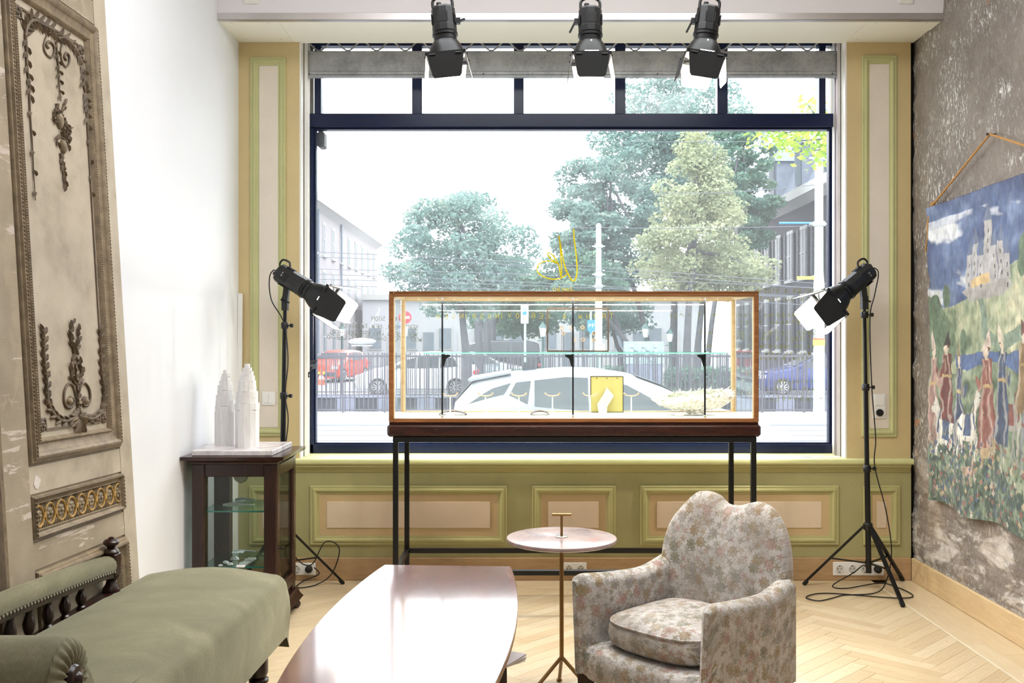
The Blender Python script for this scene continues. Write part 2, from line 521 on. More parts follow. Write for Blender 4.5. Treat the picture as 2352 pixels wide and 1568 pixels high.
# old plaster: grey-brown, limewash scratches, pits, pale salts low down
t = NT('old_plaster'); v = t.coord('Object')
big = t.noise(v, 1.4, 5, .6); mid = t.noise(v, 7, 5, .65); fine = t.noise(v, 55, 3, .6)
base = t.ramp(t.math('ADD', t.math('MULTIPLY', big, .5), t.math('MULTIPLY', mid, .5)), [(.30, lin('#716862')), (.5, lin('#877d75')), (.72, lin('#9f948a'))])
vs = t.coord('Object', (14, 30, 11), (math.radians(18), 0, 0))
sc1 = t.noise(vs, 2.3, 6, .75, .6)
vs2 = t.coord('Object', (1, 46, 13), (math.radians(-14), 0, 0)); sc2 = t.noise(vs2, 1.0, 5, .7, .9)
scr = t.math('MAXIMUM', t.ramp(sc1, [(.53, 0), (.575, 1)]), t.ramp(sc2, [(.57, 0), (.62, 1)]))
scr = t.math('MULTIPLY', scr, t.ramp(t.noise(v, 3.2, 3), [(.42, .12), (.60, 1)]))
c = t.mix(t.math('MULTIPLY', scr, .95), base, lin('#efebe6'))
sep = t.new('ShaderNodeSeparateXYZ'); t.link(t.coord('Object'), sep.inputs[0])
low = t.ramp(sep.outputs['Z'], [(.0, .8), (.5, .95), (.72, .45), (.98, 0)])     # lowest metre of the wall
salt = t.math('MULTIPLY', t.ramp(t.noise(t.coord('Object', (1, 1, 2.6)), 3.4, 6, .7, .4), [(.50, 0), (.60, 1)]), low)
c = t.mix(t.math('MULTIPLY', salt, .8), c, lin('#efe8e0'))
warm = t.math('MULTIPLY', t.ramp(t.noise(v, 2.1, 4), [(.45, 0), (.62, 1)]), low)
c = t.mix(t.math('MULTIPLY', warm, .5), c, lin('#b7a18b'))
pit = t.ramp(t.noise(v, 85, 2, .5), [(.66, 0), (.72, 1)])
c = t.mix(t.math('MULTIPLY', pit, .45), c, lin('#4b423c'))
rb = t.ramp(t.noise(v, 9, 2, .4, .3), [(.745, 0), (.765, 1)])
c = t.mix(rb, c, lin('#b98a68'))
t.set(c, .85); t.bump(t.math('ADD', fine, t.math('MULTIPLY', scr, .8)), .75, .008)
simple('brick_red', '#a88067', .9, 0, .14, 14, .5, 60)
simple('mortar', '#b7a898', .95, 0, .1, 20, .4, 80)
# boiserie paint
t = NT('aged_paint'); v = t.coord('Object')
big = t.noise(v, 2.2, 5, .6, .5); mid = t.noise(v, 11, 5, .6); sp = t.noise(v, 70, 2, .5)
c = t.ramp(t.math('ADD', t.math('MULTIPLY', big, .6), t.math('MULTIPLY', mid, .4)), [(.30, lin('#938672')), (.5, lin('#b3a692')), (.70, lin('#c6baa6'))])
c = t.mix(t.math('MULTIPLY', t.ramp(sp, [(.70, 0), (.75, 1)]), .35), c, lin('#6b5c4a'))
t.set(c, .62); t.bump(mid, .12, .004)
t = NT('peeling_paint'); v = t.coord('Object', (3, 1.2, 1)); v2 = t.coord('Object')
n = t.noise(v2, 3.5, 7, .66, .5); n3 = t.noise(t.coord('Object', (1, 1, 6)), 3, 6, .7, .4)
c = t.ramp(t.noise(v2, 4, 4), [(.3, lin('#8b7d68')), (.7, lin('#aa9d88'))])
c = t.mix(t.math('MULTIPLY', t.ramp(n, [(.54, 0), (.58, 1)]), .5), c, lin('#b0a088'))
c = t.mix(t.math('MULTIPLY', t.ramp(n3, [(.585, 0), (.605, 1)]), .8), c, lin('#cfc1b6'))
t.set(c, .7); t.bump(n3, .3, .004)
simple('carved_patina', '#87775f', .55, 0, .16, 26, .3, 120)
simple('carved_dark', '#665745', .55, 0, .18, 18, .3, 120)
simple('gesso_white', '#d8cfc8', .8, 0, .1, 20)
simple('old_gilt', '#a98443', .6, 0, .16, 40)
# furniture
wood('mahogany', '#1c0d0a', '#351a13', .30, (10, 10, 2), 3)
wood('mahogany_x', '#1c0c09', '#381a12', .22, (2, 12, 12), 3)
wood('ebonised', '#150b09', '#2a1612', .24, (8, 8, 3), 3)
wood('case_teak', '#6b4020', '#8c5e36', .38, (1.5, 20, 20), 3)
wood('case_lining', '#c7a67a', '#d9bf98', .45, (1.5, 14, 14), 3)
wood('table_veneer', '#5e2c22', '#7c4636', .2, (7, 1.6, 7), 2.2, coord='Object', bump=.02, Coat_Weight=1.0, Coat_Roughness=.10, Coat_IOR=1.9)
wood('table_edge', '#8a6038', '#a97c4c', .4, (3, 3, 20), 3)
t = NT('moss_velvet'); v = t.coord('Object'); n = t.noise(v, 5, 5, .6, .6); n2 = t.noise(t.coord('Object', (60, 30, 30)), 3, 4, .6)
c = t.ramp(t.math('ADD', t.math('MULTIPLY', n, .7), t.math('MULTIPLY', n2, .3)), [(.32, lin('#57523a')), (.52, lin('#6a654b')), (.72, lin('#868064'))])
t.set(c, .8, Sheen_Weight=.6, Sheen_Roughness=.4, Sheen_Tint=lin('#d8d8c0')); t.bump(n2, .25, .003)
t = NT('selenite'); v = t.coord('Object', (40, 40, 5)); n = t.noise(v, 2, 4, .6)
t.set(t.ramp(n, [(.3, lin('#cfcccc')), (.7, lin('#e2e0df'))]), .45, Subsurface_Weight=.25, Subsurface_Radius=(.03, .03, .03)); t.bump(n, .15, .003)
t = NT('white_marble'); v = t.coord('Object'); n = t.noise(v, 5, 7, .7, 1.4)
t.set(t.ramp(n, [(.35, lin('#a59a9b')), (.5, lin('#c9c2c3')), (.65, lin('#dbd6d7'))]), .25)
t = NT('pink_marble'); v = t.coord('Object'); n = t.noise(v, 4, 6, .65, 1.6); n2 = t.noise(v, 9, 4, .6, .8)
c = t.ramp(n, [(.30, lin('#6f666d')), (.45, lin('#a08a88')), (.55, lin('#b39c96')), (.70, lin('#958689'))])
c = t.mix(t.ramp(n2, [(.60, 0), (.70, .6)]), c, lin('#b87460'))
t.set(c, .25, Coat_Weight=.12, Coat_Roughness=.1)
simple('paper_white', '#efebe6', .7, 0, .02)
simple('paper_grey', '#b9b2b6', .6, 0, .05)
simple('card_gold', '#dcc27a', .5, .15, .06, 6)
simple('card_cream', '#efe6cc', .6, 0, .02)
simple('book_brown', '#6d5548', .6, 0, .1, 20)
simple('sponge_cream', '#fdf3e2', .85, 0, .12, 40, .5, 200)
simple('stone_cream', '#efe6d2', .8, 0, .06, 30, .3, 100)
simple('silver_bright', '#e4e6ea', .3, .35, .05, 30)
simple('glass_white', '#dfe9e6', .15, 0, .03, 20)
simple('jewel_brass', '#c9a98a', .3, .6, .05)
simple('bezel_dark', '#5d4d40', .4, .6, .1)
simple('rope_tan', '#b98a4e', .8, 0, .1, 90)
def paint_pen(name, col):
    t = NT(name); d = t.new('ShaderNodeBsdfDiffuse'); tl = t.new('ShaderNodeBsdfTranslucent'); mx = t.new('ShaderNodeMixShader')
    mx.inputs[0].default_value = .6
    for b in (d, tl): b.inputs['Color'].default_value = lin(col) + (1,)
    t.link(d.outputs[0], mx.inputs[1]); t.link(tl.outputs[0], mx.inputs[2]); t.link(mx.outputs[0], t.out.inputs['Surface'])
paint_pen('marker_yellow', '#dccf3c')
paint_pen('marker_olive', '#9c9c3a')
simple('marker_black', '#6b6f5a', .6, 0, .05)
simple('barn_white', '#f4f2ef', .5, 0, .01)
def emit(name, col, s):
    t = NT(name); t.set((0, 0, 0), .5, Emission_Color=tuple(col), Emission_Strength=s); return t.m
emit('bulb_and_glint', (1, .93, .80), 30)
emit('led_dot', (1, .90, .72), 2.5)
# outdoors
simple('asphalt', '#77787b', .8, 0, .06, 2, .1, 60)
simple('paving', '#85868a', .8, 0, .05, 3)
simple('kerb_stone', '#5a5c62', .8, 0, .1, 30)
simple('quay_dark', '#262b36', .7, 0, .12, 3)
simple('quay_pale', '#6f7484', .7, 0, .06, 3)
simple('fence_grey', '#43424a', .6, 0, .05, 3)
simple('car_silver', '#969ca0', .22, .35, .02, 3)
simple('car_white', '#b9bcc0', .25, 0, .01, 3)
simple('car_red', '#d8432f', .25, 0, .02, 3)
simple('car_blue', '#182a68', .2, .1, .02, 3)
simple('car_black', '#20242c', .25, .1, .02, 3)
simple('car_window', '#2a3538', .12, 0, .1, 3)
simple('car_trim', '#2c3138', .4, 0, .05, 6)
simple('tyre', '#202124', .8, 0, .06, 8)
simple('tail_red', '#d5303a', .3, 0, .02)
simple('plate_yellow', '#f2c83a', .5, 0, .02)
simple('lamp_lens', '#e8ecf0', .15, .1, .02)
def leafmat(name, a, b, c):
    t = NT(name); v = t.coord('Object'); n = t.noise(v, .9, 4, .6); n2 = t.noise(v, 7, 2, .6)
    k = t.math('ADD', t.math('MULTIPLY', n, .55), t.math('MULTIPLY', n2, .45))
    col = t.ramp(k, [(.34, lin(a)), (.52, lin(b)), (.68, lin(c))])
    d = t.new('ShaderNodeBsdfDiffuse'); tl = t.new('ShaderNodeBsdfTranslucent'); mx = t.new('ShaderNodeMixShader')
    mx.inputs[0].default_value = .4
    t.link(col, d.inputs['Color']); t.link(col, tl.inputs['Color'])
    t.link(d.outputs[0], mx.inputs[1]); t.link(tl.outputs[0], mx.inputs[2]); t.link(mx.outputs[0], t.out.inputs['Surface'])
leafmat('leaf_blue_green', '#4c6b63', '#76918a', '#adbba8')
leafmat('leaf_green', '#446357', '#6c8c7b', '#a3b192')
leafmat('leaf_yellow', '#7a876c', '#9ea686', '#c8c49e')
leafmat('leaf_bright', '#6f9a3e', '#9cb84e', '#d3cf6a')
simple('bark', '#535358', .9, 0, .15, 5, .4, 20)
simple('brick_pale', '#878183', .8, 0, .05, 5)
simple('render_white', '#adadb0', .8, 0, .04, 5)
simple('brick_dark', '#29252d', .8, 0, .1, 5)
simple('stone_trim', '#aaa9a6', .7, 0, .04, 5)
simple('pane_grey', '#6b747c', .5, 0, .08, 2)
simple('pane_blue', '#46525c', .5, 0, .08, 2)
simple('pane_dark', '#2a3038', .45, 0, .1, 2)
simple('shutter_blue', '#0d151d', .6, 0, .08, 3)
simple('roof_slate', '#6f7784', .7, 0, .08, 3)
simple('pole_green', '#96a8a0', .5, 0, .03, 3)
simple('sign_red', '#d82b3a', .5, 0, .02)
simple('sign_blue', '#1f78c8', .5, 0, .02)
simple('sign_white', '#f2f4f5', .5, 0, .01)
simple('lantern_green', '#3f5c58', .5, .2, .05)
simple('bronze_relief', '#8c9ca0', .6, .1, .12, 6, .5, 20)
simple('cone_orange', '#e8502e', .5, 0, .02)
simple('wire_dark', '#50545c', .6, 0, .02)
# ------------------------------------------------------------------ the room
XL, XR, YB = -1.624, 2.33, 5.83      # left wall, right wall, window wall
ZC = 3.70
SOFF = 3.146
def wx(px, Y=YB): return (px - VX) / F * Y
def wz(py, Y=YB): return EYE - (py - VY) / F * Y

# floor: slab, border boards, herringbone planks
m = MB().box(XL - .1, XR + .1, -2.6, YB + .2, -.06, -.0125)
floor = m.build('floor', 'sub_floor', kind='structure', origin=(0, 0, 0))
tag(floor, 'pale oak herringbone parquet with straight border boards', None)
FX0, FX1, FY0, FY1 = XL, 2.067, 2.55, 5.625
PW, PN = .07, 6
s2 = 1 / math.sqrt(2)
def pq(p, q): return ((p - q) * s2 + .33, (-p - q) * s2 + 4.1)
def clip(poly):
    for ax, lim, sg in ((0, FX0, 1), (0, FX1, -1), (1, FY0, 1), (1, FY1, -1)):
        out = []
        for i in range(len(poly)):
            a, b = poly[i], poly[(i + 1) % len(poly)]
            da, db = sg * (a[ax] - lim), sg * (b[ax] - lim)
            if da >= 0: out.append(a)
            if (da >= 0) != (db >= 0):
                k = da / (da - db); out.append((a[0] + (b[0] - a[0]) * k, a[1] + (b[1] - a[1]) * k))
        poly = out
        if len(poly) < 3: return None
    return poly
planks = []
g = .0006
for mm in range(-6, 7):
    for k in range(-70, 71):
        for kind in 'HV':
            if kind == 'H':
                p0, q0 = (k + 2 * PN * mm) * PW, k * PW; p1, q1 = p0 + PN * PW, q0 + PW
            else:
                p0 = (k + 2 * PN * mm) * PW; q0 = (k - 2 * PN + 1) * PW; p1, q1 = p0 + PW, q0 + PN * PW
            poly = clip([pq(p0 + g, q0 + g), pq(p1 - g, q0 + g), pq(p1 - g, q1 - g), pq(p0 + g, q1 - g)])
            if not poly: continue
            cx = sum(a for a, b in poly) / len(poly); cy = sum(b for a, b in poly) / len(poly)
            ar = abs(sum(poly[i][0] * poly[(i + 1) % len(poly)][1] - poly[(i + 1) % len(poly)][0] * poly[i][1] for i in range(len(poly)))) / 2
            hid = (cx < -.95 and cy < 5.0) or (-.6 < cx < -.08 and cy < 4.1) or cy < 3.95 - .12 * (cx > .9) or cx < -1.2 or (.35 < cx < .85 and cy < 4.15)
            planks.append((hid, ar < .004, -ar / (cy * cy), poly, kind, cx, cy))
planks.sort(key=lambda t: t[:3])
def plank_mesh(poly, kind, cx, cy, mb=None, loc=True):
    a = PI / 4 * (-1 if kind == 'H' else 1) + (0 if kind == 'H' else 0)
    n = len(poly); b = .0009
    mb = mb or MB()
    if loc:
        ca, sa = math.cos(-a), math.sin(-a)
        q = [((x - cx) * ca - (y - cy) * sa, (x - cx) * sa + (y - cy) * ca) for x, y in poly]
    else:
        q = poly
    c0 = (sum(x for x, y in q) / n, sum(y for x, y in q) / n)
    inn = []
    for x, y in q:
        d = math.hypot(x - c0[0], y - c0[1]); k = 1 - b * 2 / max(d, .01)
        inn.append((c0[0] + (x - c0[0]) * k, c0[1] + (y - c0[1]) * k))
    v = [(x, y, -.012) for x, y in q] + [(x, y, -.0007) for x, y in q] + [(x, y, 0) for x, y in inn]
    f = [tuple(range(2 * n, 3 * n))]
    for i in range(n):
        j = (i + 1) % n
        f += [(i, j, n + j, n + i), (n + i, n + j, 2 * n + j, 2 * n + i)]
    mb.add(v, f)
    return mb, a
for hid, tiny, _, poly, kind, cx, cy in planks[:290]:
    mb, a = plank_mesh(poly, kind, cx, cy)
    me = mb.mesh('plank', smooth=False); me.materials.append(M['oak_plank'])
    o = bpy.data.objects.new('plank', me); COL.objects.link(o)
    o.parent = floor; o.location = (cx, cy, 0); o.rotation_euler = (0, 0, a)
rest = MB()
for hid, tiny, _, poly, kind, cx, cy in planks[290:]:
    plank_mesh(poly, kind, cx, cy, rest, False)
rest.build('herringbone_rest', 'oak_plank', floor, kind='stuff', smooth=False)
# border boards along the right wall and the window wall, the white inlay line, boards behind the photographer
def board(x0, x1, y0, y1, rot):
    m = MB()
    lx, ly = (x1 - x0) / 2, (y1 - y0) / 2
    if rot: lx, ly = ly, lx
    m.box(-lx, lx, -ly, ly, -.012, 0, .0009)
    me = m.mesh('border_board', smooth=False); me.materials.append(M['oak_plank'])
    o = bpy.data.objects.new('border_board', me); COL.objects.link(o); o.parent = floor
    o.location = ((x0 + x1) / 2, (y0 + y1) / 2, 0); o.rotation_euler = (0, 0, PI / 2 if rot else 0)
y = 2.55
for L in (1.1, .95, 1.15):
    y1 = min(y + L, YB); board(2.076, 2.160, y + .0005, y1 - .0005, True); y = y1
y = 2.55
for L in (.7, 1.2, .8, .6):
    y1 = min(y + L, YB); board(2.1615, XR - .005, y + .0005, y1 - .0005, True); y = y1
x = XL
for L in (.9, 1.2, .8, .9):
    x1 = min(x + L, 2.075); board(x + .0005, x1 - .0005, 5.632, 5.705, False); x = x1
x = XL
for L in (1.3, .7, 1.2, .9):
    x1 = min(x + L, 2.075); board(x + .0005, x1 - .0005, 5.7065, YB, False); x = x1
MB().box(2.0675, 2.0755, 2.55, 5.632, -.012, .0003).build('inlay_line', 'inlay_white', floor)
MB().box(XL, 2.0755, 5.6255, 5.6315, -.012, .0002).build('inlay_line', 'oak_plank', floor)
MB().box(XL, XR, -2.5, 2.549, -.012, 0).build('parquet_behind', 'oak_plank', floor, kind='stuff')

# left wall, ceiling, rear wall
MB().box(XL - .12, XL, -2.6, YB + .05, -.06, ZC + .1).build('wall_left', 'white_wall', kind='structure')
MB().box(XL - .12, XR + .25, -2.6, YB + .5, ZC, ZC + .12).build('ceiling', 'white_ceiling', kind='structure')
MB().box(XL - .12, XR + .25, -2.72, -2.6, -.06, ZC + .1).build('wall_rear', 'white_wall', kind='structure')

# right wall: rough plaster, real relief
ys = np.linspace(4.2, YB + .02, 150); zs = np.linspace(0, ZC, 330)
Yg, Zg = np.meshgrid(ys, zs, indexing='ij')
d = (fbm(Yg * 2.2, Zg * 2.2, 3, 3) - .5) * .022 + (fbm(Yg * 14, Zg * 11, 4, 9) - .5) * .010
d += (fbm(Yg * 40, Zg * 34, 2, 21) - .5) * .004
chip = fbm(Yg * 7, Zg * 4.2, 3, 40); d += np.where(chip > .66, .007, 0)
edge = np.clip((Yg - 5.70) / .12, 0, 1); d += edge * (fbm(Yg * 3, Zg * 9, 3, 77) - .35) * .035
# faint courses of brick showing through low down
low = np.clip((.95 - Zg) / .5, 0, 1); course = np.abs(((Zg / .072) % 1) - .5) * 2
d += low * np.where(course > .82, .006, 0)
m = MB(); pts = np.stack([XR + d, Yg, Zg], -1).reshape(-1, 3)
m.v = [tuple(p) for p in pts]
m.f = [(i * 330 + j, i * 330 + j + 1, (i + 1) * 330 + j + 1, (i + 1) * 330 + j) for i in range(149) for j in range(329)]
wall_r = m.build('wall_right', 'old_plaster', kind='structure', origin=(0, 0, 0), angle=180)
MB().box(XR + .02, XR + .14, -2.6, YB + .3, -.06, ZC + .1).build('masonry_core', 'old_plaster', wall_r)
MB().box(XR, XR + .03, -2.6, 4.2, 0, ZC).build('plaster_near', 'old_plaster', wall_r)
# bricks laid bare where the plaster broke off at the corner
rb = random.Random(5)
for (py0, n, w0) in ((285, 3, .06), (962, 4, .09)):
    z = wz(py0, 5.75)
    for i in range(n):
        w = w0 * rb.uniform(.5, 1.15) * (1.5 if (py0 > 900 and i in (1, 2)) else 1)
        m = MB().box(XR + .006 - rb.uniform(0, .006), XR + .03, 5.822 - w, 5.824, z - .052, z - .004, .006)
        m.build('brick', 'brick_red' if rb.random() < .5 else 'mortar', wall_r)
        z -= .058
# skirting boards
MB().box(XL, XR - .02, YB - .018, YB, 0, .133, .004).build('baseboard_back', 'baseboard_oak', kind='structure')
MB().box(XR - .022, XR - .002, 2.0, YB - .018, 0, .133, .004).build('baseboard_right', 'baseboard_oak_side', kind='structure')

# window wall: panelled dado, pilasters, lintel, reveals
OX0, OX1 = wx(688), wx(1945)          # opening
ZS = .712                              # sill
wall_b = MB().box(XL, OX0, YB, YB + .30, 0, ZC).box(OX1, 2.312, YB, YB + .30, 0, ZC) \
    .box(OX0, OX1, YB, YB + .30, 0, ZS - .04).box(OX0, OX1, YB + .02, YB + .30, 3.26, ZC) \
    .build('wall_back', 'pilaster_yellow', kind='structure', origin=(0, 0, 0))
MB().box(2.312, XR + .15, YB + .05, YB + .30, 0, ZC).build('corner_gap', 'gap_dark', wall_b)
# dado face in green
MB().box(XL, 2.312, YB - .006, YB + .002, .133, .665, .001).build('dado_board', 'wainscot_green', wall_b)
def frame_moulding(mb, x0, x1, z0, z1, w, d, Y):
    """mitred panel moulding: outer bead, hollow, inner bead"""
    prof = [(0, 0), (0, .55), (.10, .72), (.22, .62), (.30, .60), (.38, .95), (.55, 1.0), (.66, .75), (.74, .42), (.86, .38), (.93, .25), (1, 0)]
    cs = [(x0, z0, 1, 1), (x1, z0, -1, 1), (x1, z1, -1, -1), (x0, z1, 1, -1)]
    pts = []
    for cx, cz, sx, sz in cs:
        for a, b in prof:
            pts.append((cx + sx * a * w, Y - b * d, cz + sz * a * w))
    mb.grid(pts, 4, len(prof), cu=True)
    return mb
YF = YB - .006
for i, (a, b, c0, c1) in enumerate(((574, 659, 604, 629), (713, 1164.5, 751.5, 1126), (1221.7, 1413, 1259, 1374.5), (1470, 1925, 1508, 1885), (1981, 2066, 2012, 2034))):
    z0, z1 = wz(1250), wz(1114)
    frame_moulding(MB(), wx(a), wx(b), z0, z1, .056, .020, YF).build('panel_moulding', 'wainscot_moulding', wall_b)
    MB().box(wx(a) + .054, wx(b) - .054, YF - .004, YF + .001, z0 + .054, z1 - .054).build('panel_field', 'field_sand', wall_b)
    MB().box(wx(c0), wx(c1), YF - .009, YF - .003, wz(1211), wz(1151), .001).build('panel_inset', 'inset_pink', wall_b)
    for zz in (z1 - .009, z0 + .009):
        for xx in ((wx(a) + .10, wx(b) - .10) if b - a > 250 else ()):
            MB().sphere((xx, YF - .010, zz), .003, 8, 5).build('screw', 'gap_dark', wall_b)
for a, b, c0, c1, t_, bo in ((575, 657, 597, 640, 132, 1001), (1978.5, 2059, 1995, 2040, 128, 1003)):
    frame_moulding(MB(), wx(a), wx(b), wz(bo), wz(t_), .052, .018, YB).build('panel_moulding', 'moulding_green', wall_b)
    MB().box(wx(c0) - .004, wx(c1) + .004, YB - .006, YB + .001, wz(bo) + .050, wz(t_) - .050, .001).build('panel_inset', 'pilaster_inset', wall_b)
# sill nosing with its bed moulding
SX1 = wx(2099, 5.78)
def sweep_x(prof, x0, x1):
    m = MB(); m.prism(prof, lambda a, b, d: (d, a, b), x0, x1); return m
sweep_x([(6.09, ZS), (5.785, ZS), (5.778, ZS - .005), (5.775, ZS - .015), (5.778, ZS - .026), (5.787, ZS - .033), (6.09, ZS - .033)], XL, SX1).build('sill_board', 'sill_green', wall_b)
sweep_x([(5.83, ZS - .033), (5.792, ZS - .033), (5.792, ZS - .047), (5.800, ZS - .052), (5.806, ZS - .062), (5.817, ZS - .072), (5.819, ZS - .080), (5.83, ZS - .082)], XL, SX1 - .01).build('bed_moulding', 'wainscot_moulding', wall_b)
# reveals and the steel guides of the roller grille
MB().box(OX0 - .03, OX0 + .006, YB + .012, YB + .27, ZS, 3.26).build('reveal_board', 'reveal_white', wall_b)
MB().box(OX1 - .006, OX1 + .03, YB + .012, YB + .27, ZS, 3.26).build('reveal_board', 'reveal_white', wall_b)
for x0, s in ((OX0, 1), (OX1, -1)):
    MB().box(x0, x0 + s * .010, YB - .002, YB + .014, ZS, 3.26, .001).build('edge_strip', 'reveal_white', wall_b)
    m = MB()
    for yy in (YB + .085, YB + .135):
        m.box(x0 + s * .006, x0 + s * .030, yy, yy + .006, ZS + .001, 3.26)
    m.box(x0 + s * .004, x0 + s * .010, YB + .085, YB + .141, ZS + .001, 3.26)
    m.build('guide_channel', 'aluminium' if s < 0 else 'reveal_white', wall_b)

# boxed beam over the window
beam = MB().box(XL, XR, 5.42, YB + .02, SOFF + .012, ZC).build('trim_1', 'beam_white', kind='structure', origin=(0, 0, 0))
jx = [XL, wx(600) + .0, 2.315 - .36, XR]
for i, (a, b) in enumerate(zip([XL, -1.30, 1.93], [-1.3015, 1.9285, XR])):
    MB().box(a, b, 5.425, YB + .018, SOFF, SOFF + .012).build('soffit_panel', 'soffit_cream', beam)
for xx in (-1.56, -1.36, 1.98, 2.26):
    for yy in (5.47, 5.77):
        MB().sphere((xx, yy, SOFF), .003, 6, 4).build('screw', 'steel_satin', beam)
MB().box(XL, XR, 5.414, 5.42, SOFF - .002, SOFF + .036, .001).box(XL, XR, 5.414, 5.45, SOFF - .002, SOFF).build('corner_profile', 'aluminium', beam)
for px in (577, 2080):
    x = wx(px, 5.42); z = wz(-8, 5.42)
    o = MB().box(x - .04, x + .04, 5.408, 5.42, z - .041, z + .041, .004).build('blank_plate', 'white_plastic', None,
        'white blank cover plate on the beam above the %s pilaster' % ('white wall\'s' if px < 1000 else 'tapestry wall\'s'), 'cover plate')
    MB().box(x - .028, x + .028, 5.4065, 5.409, z - .028, z + .028, .002).build('cover', 'white_plastic', o)

# shop window
YW = 6.08
win = MB().box(-1.257, 1.959, YW + .05, YW + .056, .7, .705).build('window_1', 'navy_paint', kind='structure', origin=(0, 0, 0))
def fr(x0, x1, z0, z1, y0=YW, y1=YW + .07, name='frame_bar', b=.004):
    return MB().box(x0, x1, y0, y1, z0, z1, b).build(name, 'navy_paint', win)
fr(-1.257, 1.959, .7125, .768)                                 # bottom rail
fr(-1.257, 1.959, .768, .775, YW + .018, YW + .07, 'glazing_bead', .002)
fr(-1.257, -1.235, .712, 2.70); fr(1.930, 1.959, .712, 2.70)
fr(-1.235, -1.226, .76, 2.70, YW + .02, YW + .07, 'glazing_bead', .002); fr(1.918, 1.930, .76, 2.70, YW + .02, YW + .07, 'glazing_bead', .002)
fr(-1.257, 1.959, 2.700, 2.782, YW - .02, YW + .09, 'transom')
fr(-1.25, 1.95, 2.690, 2.701, YW + .01, YW + .07, 'glazing_bead', .002)
fr(-1.257, 1.959, 3.20, 3.26, name='head_rail')
for px, w in ((729.5, 15), (957.5, 23), (1191.5, 23), (1425, 24), (1660, 24), (1889.5, 15)):
    fr(wx(px - w / 2, YW), wx(px + w / 2, YW), 2.775, 3.21, name='mullion')
MB().box(-1.255, 1.957, YW + .040, YW + .046, .75, 2.705).build('glass_pane', 'window_glass', win)
ups = [wx(p, YW) for p in (729.5, 957.5, 1191.5, 1425, 1660, 1889.5)]
for a, b in zip(ups[:-1], ups[1:]):
    MB().box(a, b, YW + .040, YW + .046, 2.775, 3.205).build('glass_pane', 'window_glass', win)
# outside jambs and canopy board above the big pane
MB().box(-1.6, -1.25, YW + .07, YW + .16, -.45, 3.5).box(1.952, 2.5, YW + .07, YW + .16, -.45, 3.5).build('outer_jamb', 'stone_trim', win)
MB().box(-1.25, 1.95, YW + .09, YW + .30, 2.755, 2.79).build('canopy_board', 'galvanised', win)
MB().box(-1.6, 2.5, YW + .02, YW + .4, -.6, .70).build('outer_stall_riser', 'stone_trim', win)
# lettering on the inside of the glass reads from the street, so it runs backwards here
YT = YW + .0385
def on_glass(px, py, slope=0.0):
    x0, z0 = wx(px, YT), wz(py, YT)
    return lambda a, b: (x0 - a, YT, z0 + b + a * slope)
u = YT / F
pane = [o for o in bpy.data.objects if o.name.startswith('glass_pane')][0]
for text, px, py, hp, adv in (('COMING SOON', 938, 738, 9.5, 1.05), ('SEPTEMBER, NEW TWIGGYISM', 960, 757, 9.5, 1.02), ('WEEK OPEN ATELIERS DEN HAAG', 958, 773, 9, 1.03), ('WEEK (OPEN) DAG VAN HET SIERAAD', 968, 784, 9, 1.0)):
    mb = MB(); lettering(mb, text, on_glass(px, py, .03), hp * u, .0013, adv); mb.build('lettering', 'marker_black', pane)
for text, px, py, hp, adv in (('ATELIER & STUDIO', 1880, 672, 9, 1.3), ('MASTER GOLDSMITH', 1900, 691, 9, 1.5), ('MADE Wedding & engagement rings', 1885, 727, 11, 1.3), ('IN Brande rings of', 1868, 743, 10, 1.5),
                             ('Salon visiting by appointment', 1874, 768, 11, 1.12), ('Fridays & Saturdays', 1874, 781, 11, 1.25), ('or on appointment in Veranda', 1870, 798, 10, 1.15),
                             ('mail or call for', 1862, 815, 9, 1.4), ('phone & adress', 1868, 826, 10, 1.3), ('instagram', 1872, 879, 9, 1.4), ('ask is next', 1870, 896, 9, 1.5), ('< DOORBEL', 1888, 919, 10, 1.75)):
    mb = MB(); lettering(mb, text, on_glass(px, py), hp * u, .0013, adv); mb.build('lettering', 'marker_olive', pane)
for text, px, py, hp, adv in (('TROUW & VERLOVINGSRINGEN', 1408, 731, 11, 2.0), ('Juwelen', 1318, 668, 12, .75)):
    mb = MB(); lettering(mb, text, on_glass(px, py), hp * u, .0013, adv); mb.build('lettering', 'marker_yellow', pane)
def gz(x, y): return (wx(1180 + x / 7.842, YT), YT, wz(500 + y / 7.842, YT))
mb = MB()
mb.tube(smoothpath([gz(*p) for p in ((1080, 200), (1085, 360), (1112, 560), (1135, 800), (1140, 980), (1110, 1110), (1070, 1135), (1020, 1090), (975, 1000), (930, 900), (880, 700), (845, 500), (815, 320))], 5), .0042, 6)
mb.tube(smoothpath([gz(*p) for p in ((818, 330), (840, 560), (855, 780), (862, 900), (852, 1065), (830, 950), (810, 850), (740, 720), (640, 632), (608, 660), (660, 730), (740, 790), (815, 840))], 5), .0040, 6)
mb.tube(smoothpath([gz(*p) for p in ((805, 835), (700, 790), (580, 780), (480, 820), (420, 900), (450, 1000), (560, 1070), (700, 1105), (830, 1090), (930, 1040), (972, 985), (925, 950))], 5), .0036, 6)
mb.build('emblem_lettering', 'marker_yellow', pane)
# box beside the window head outside
MB().box(-1.235, -1.19, YW + .10, YW + .20, 2.60, 2.70, .01).build('alarm_box', 'black_plastic', None, 'small dark box in the upper corner of the shop window', 'alarm box')
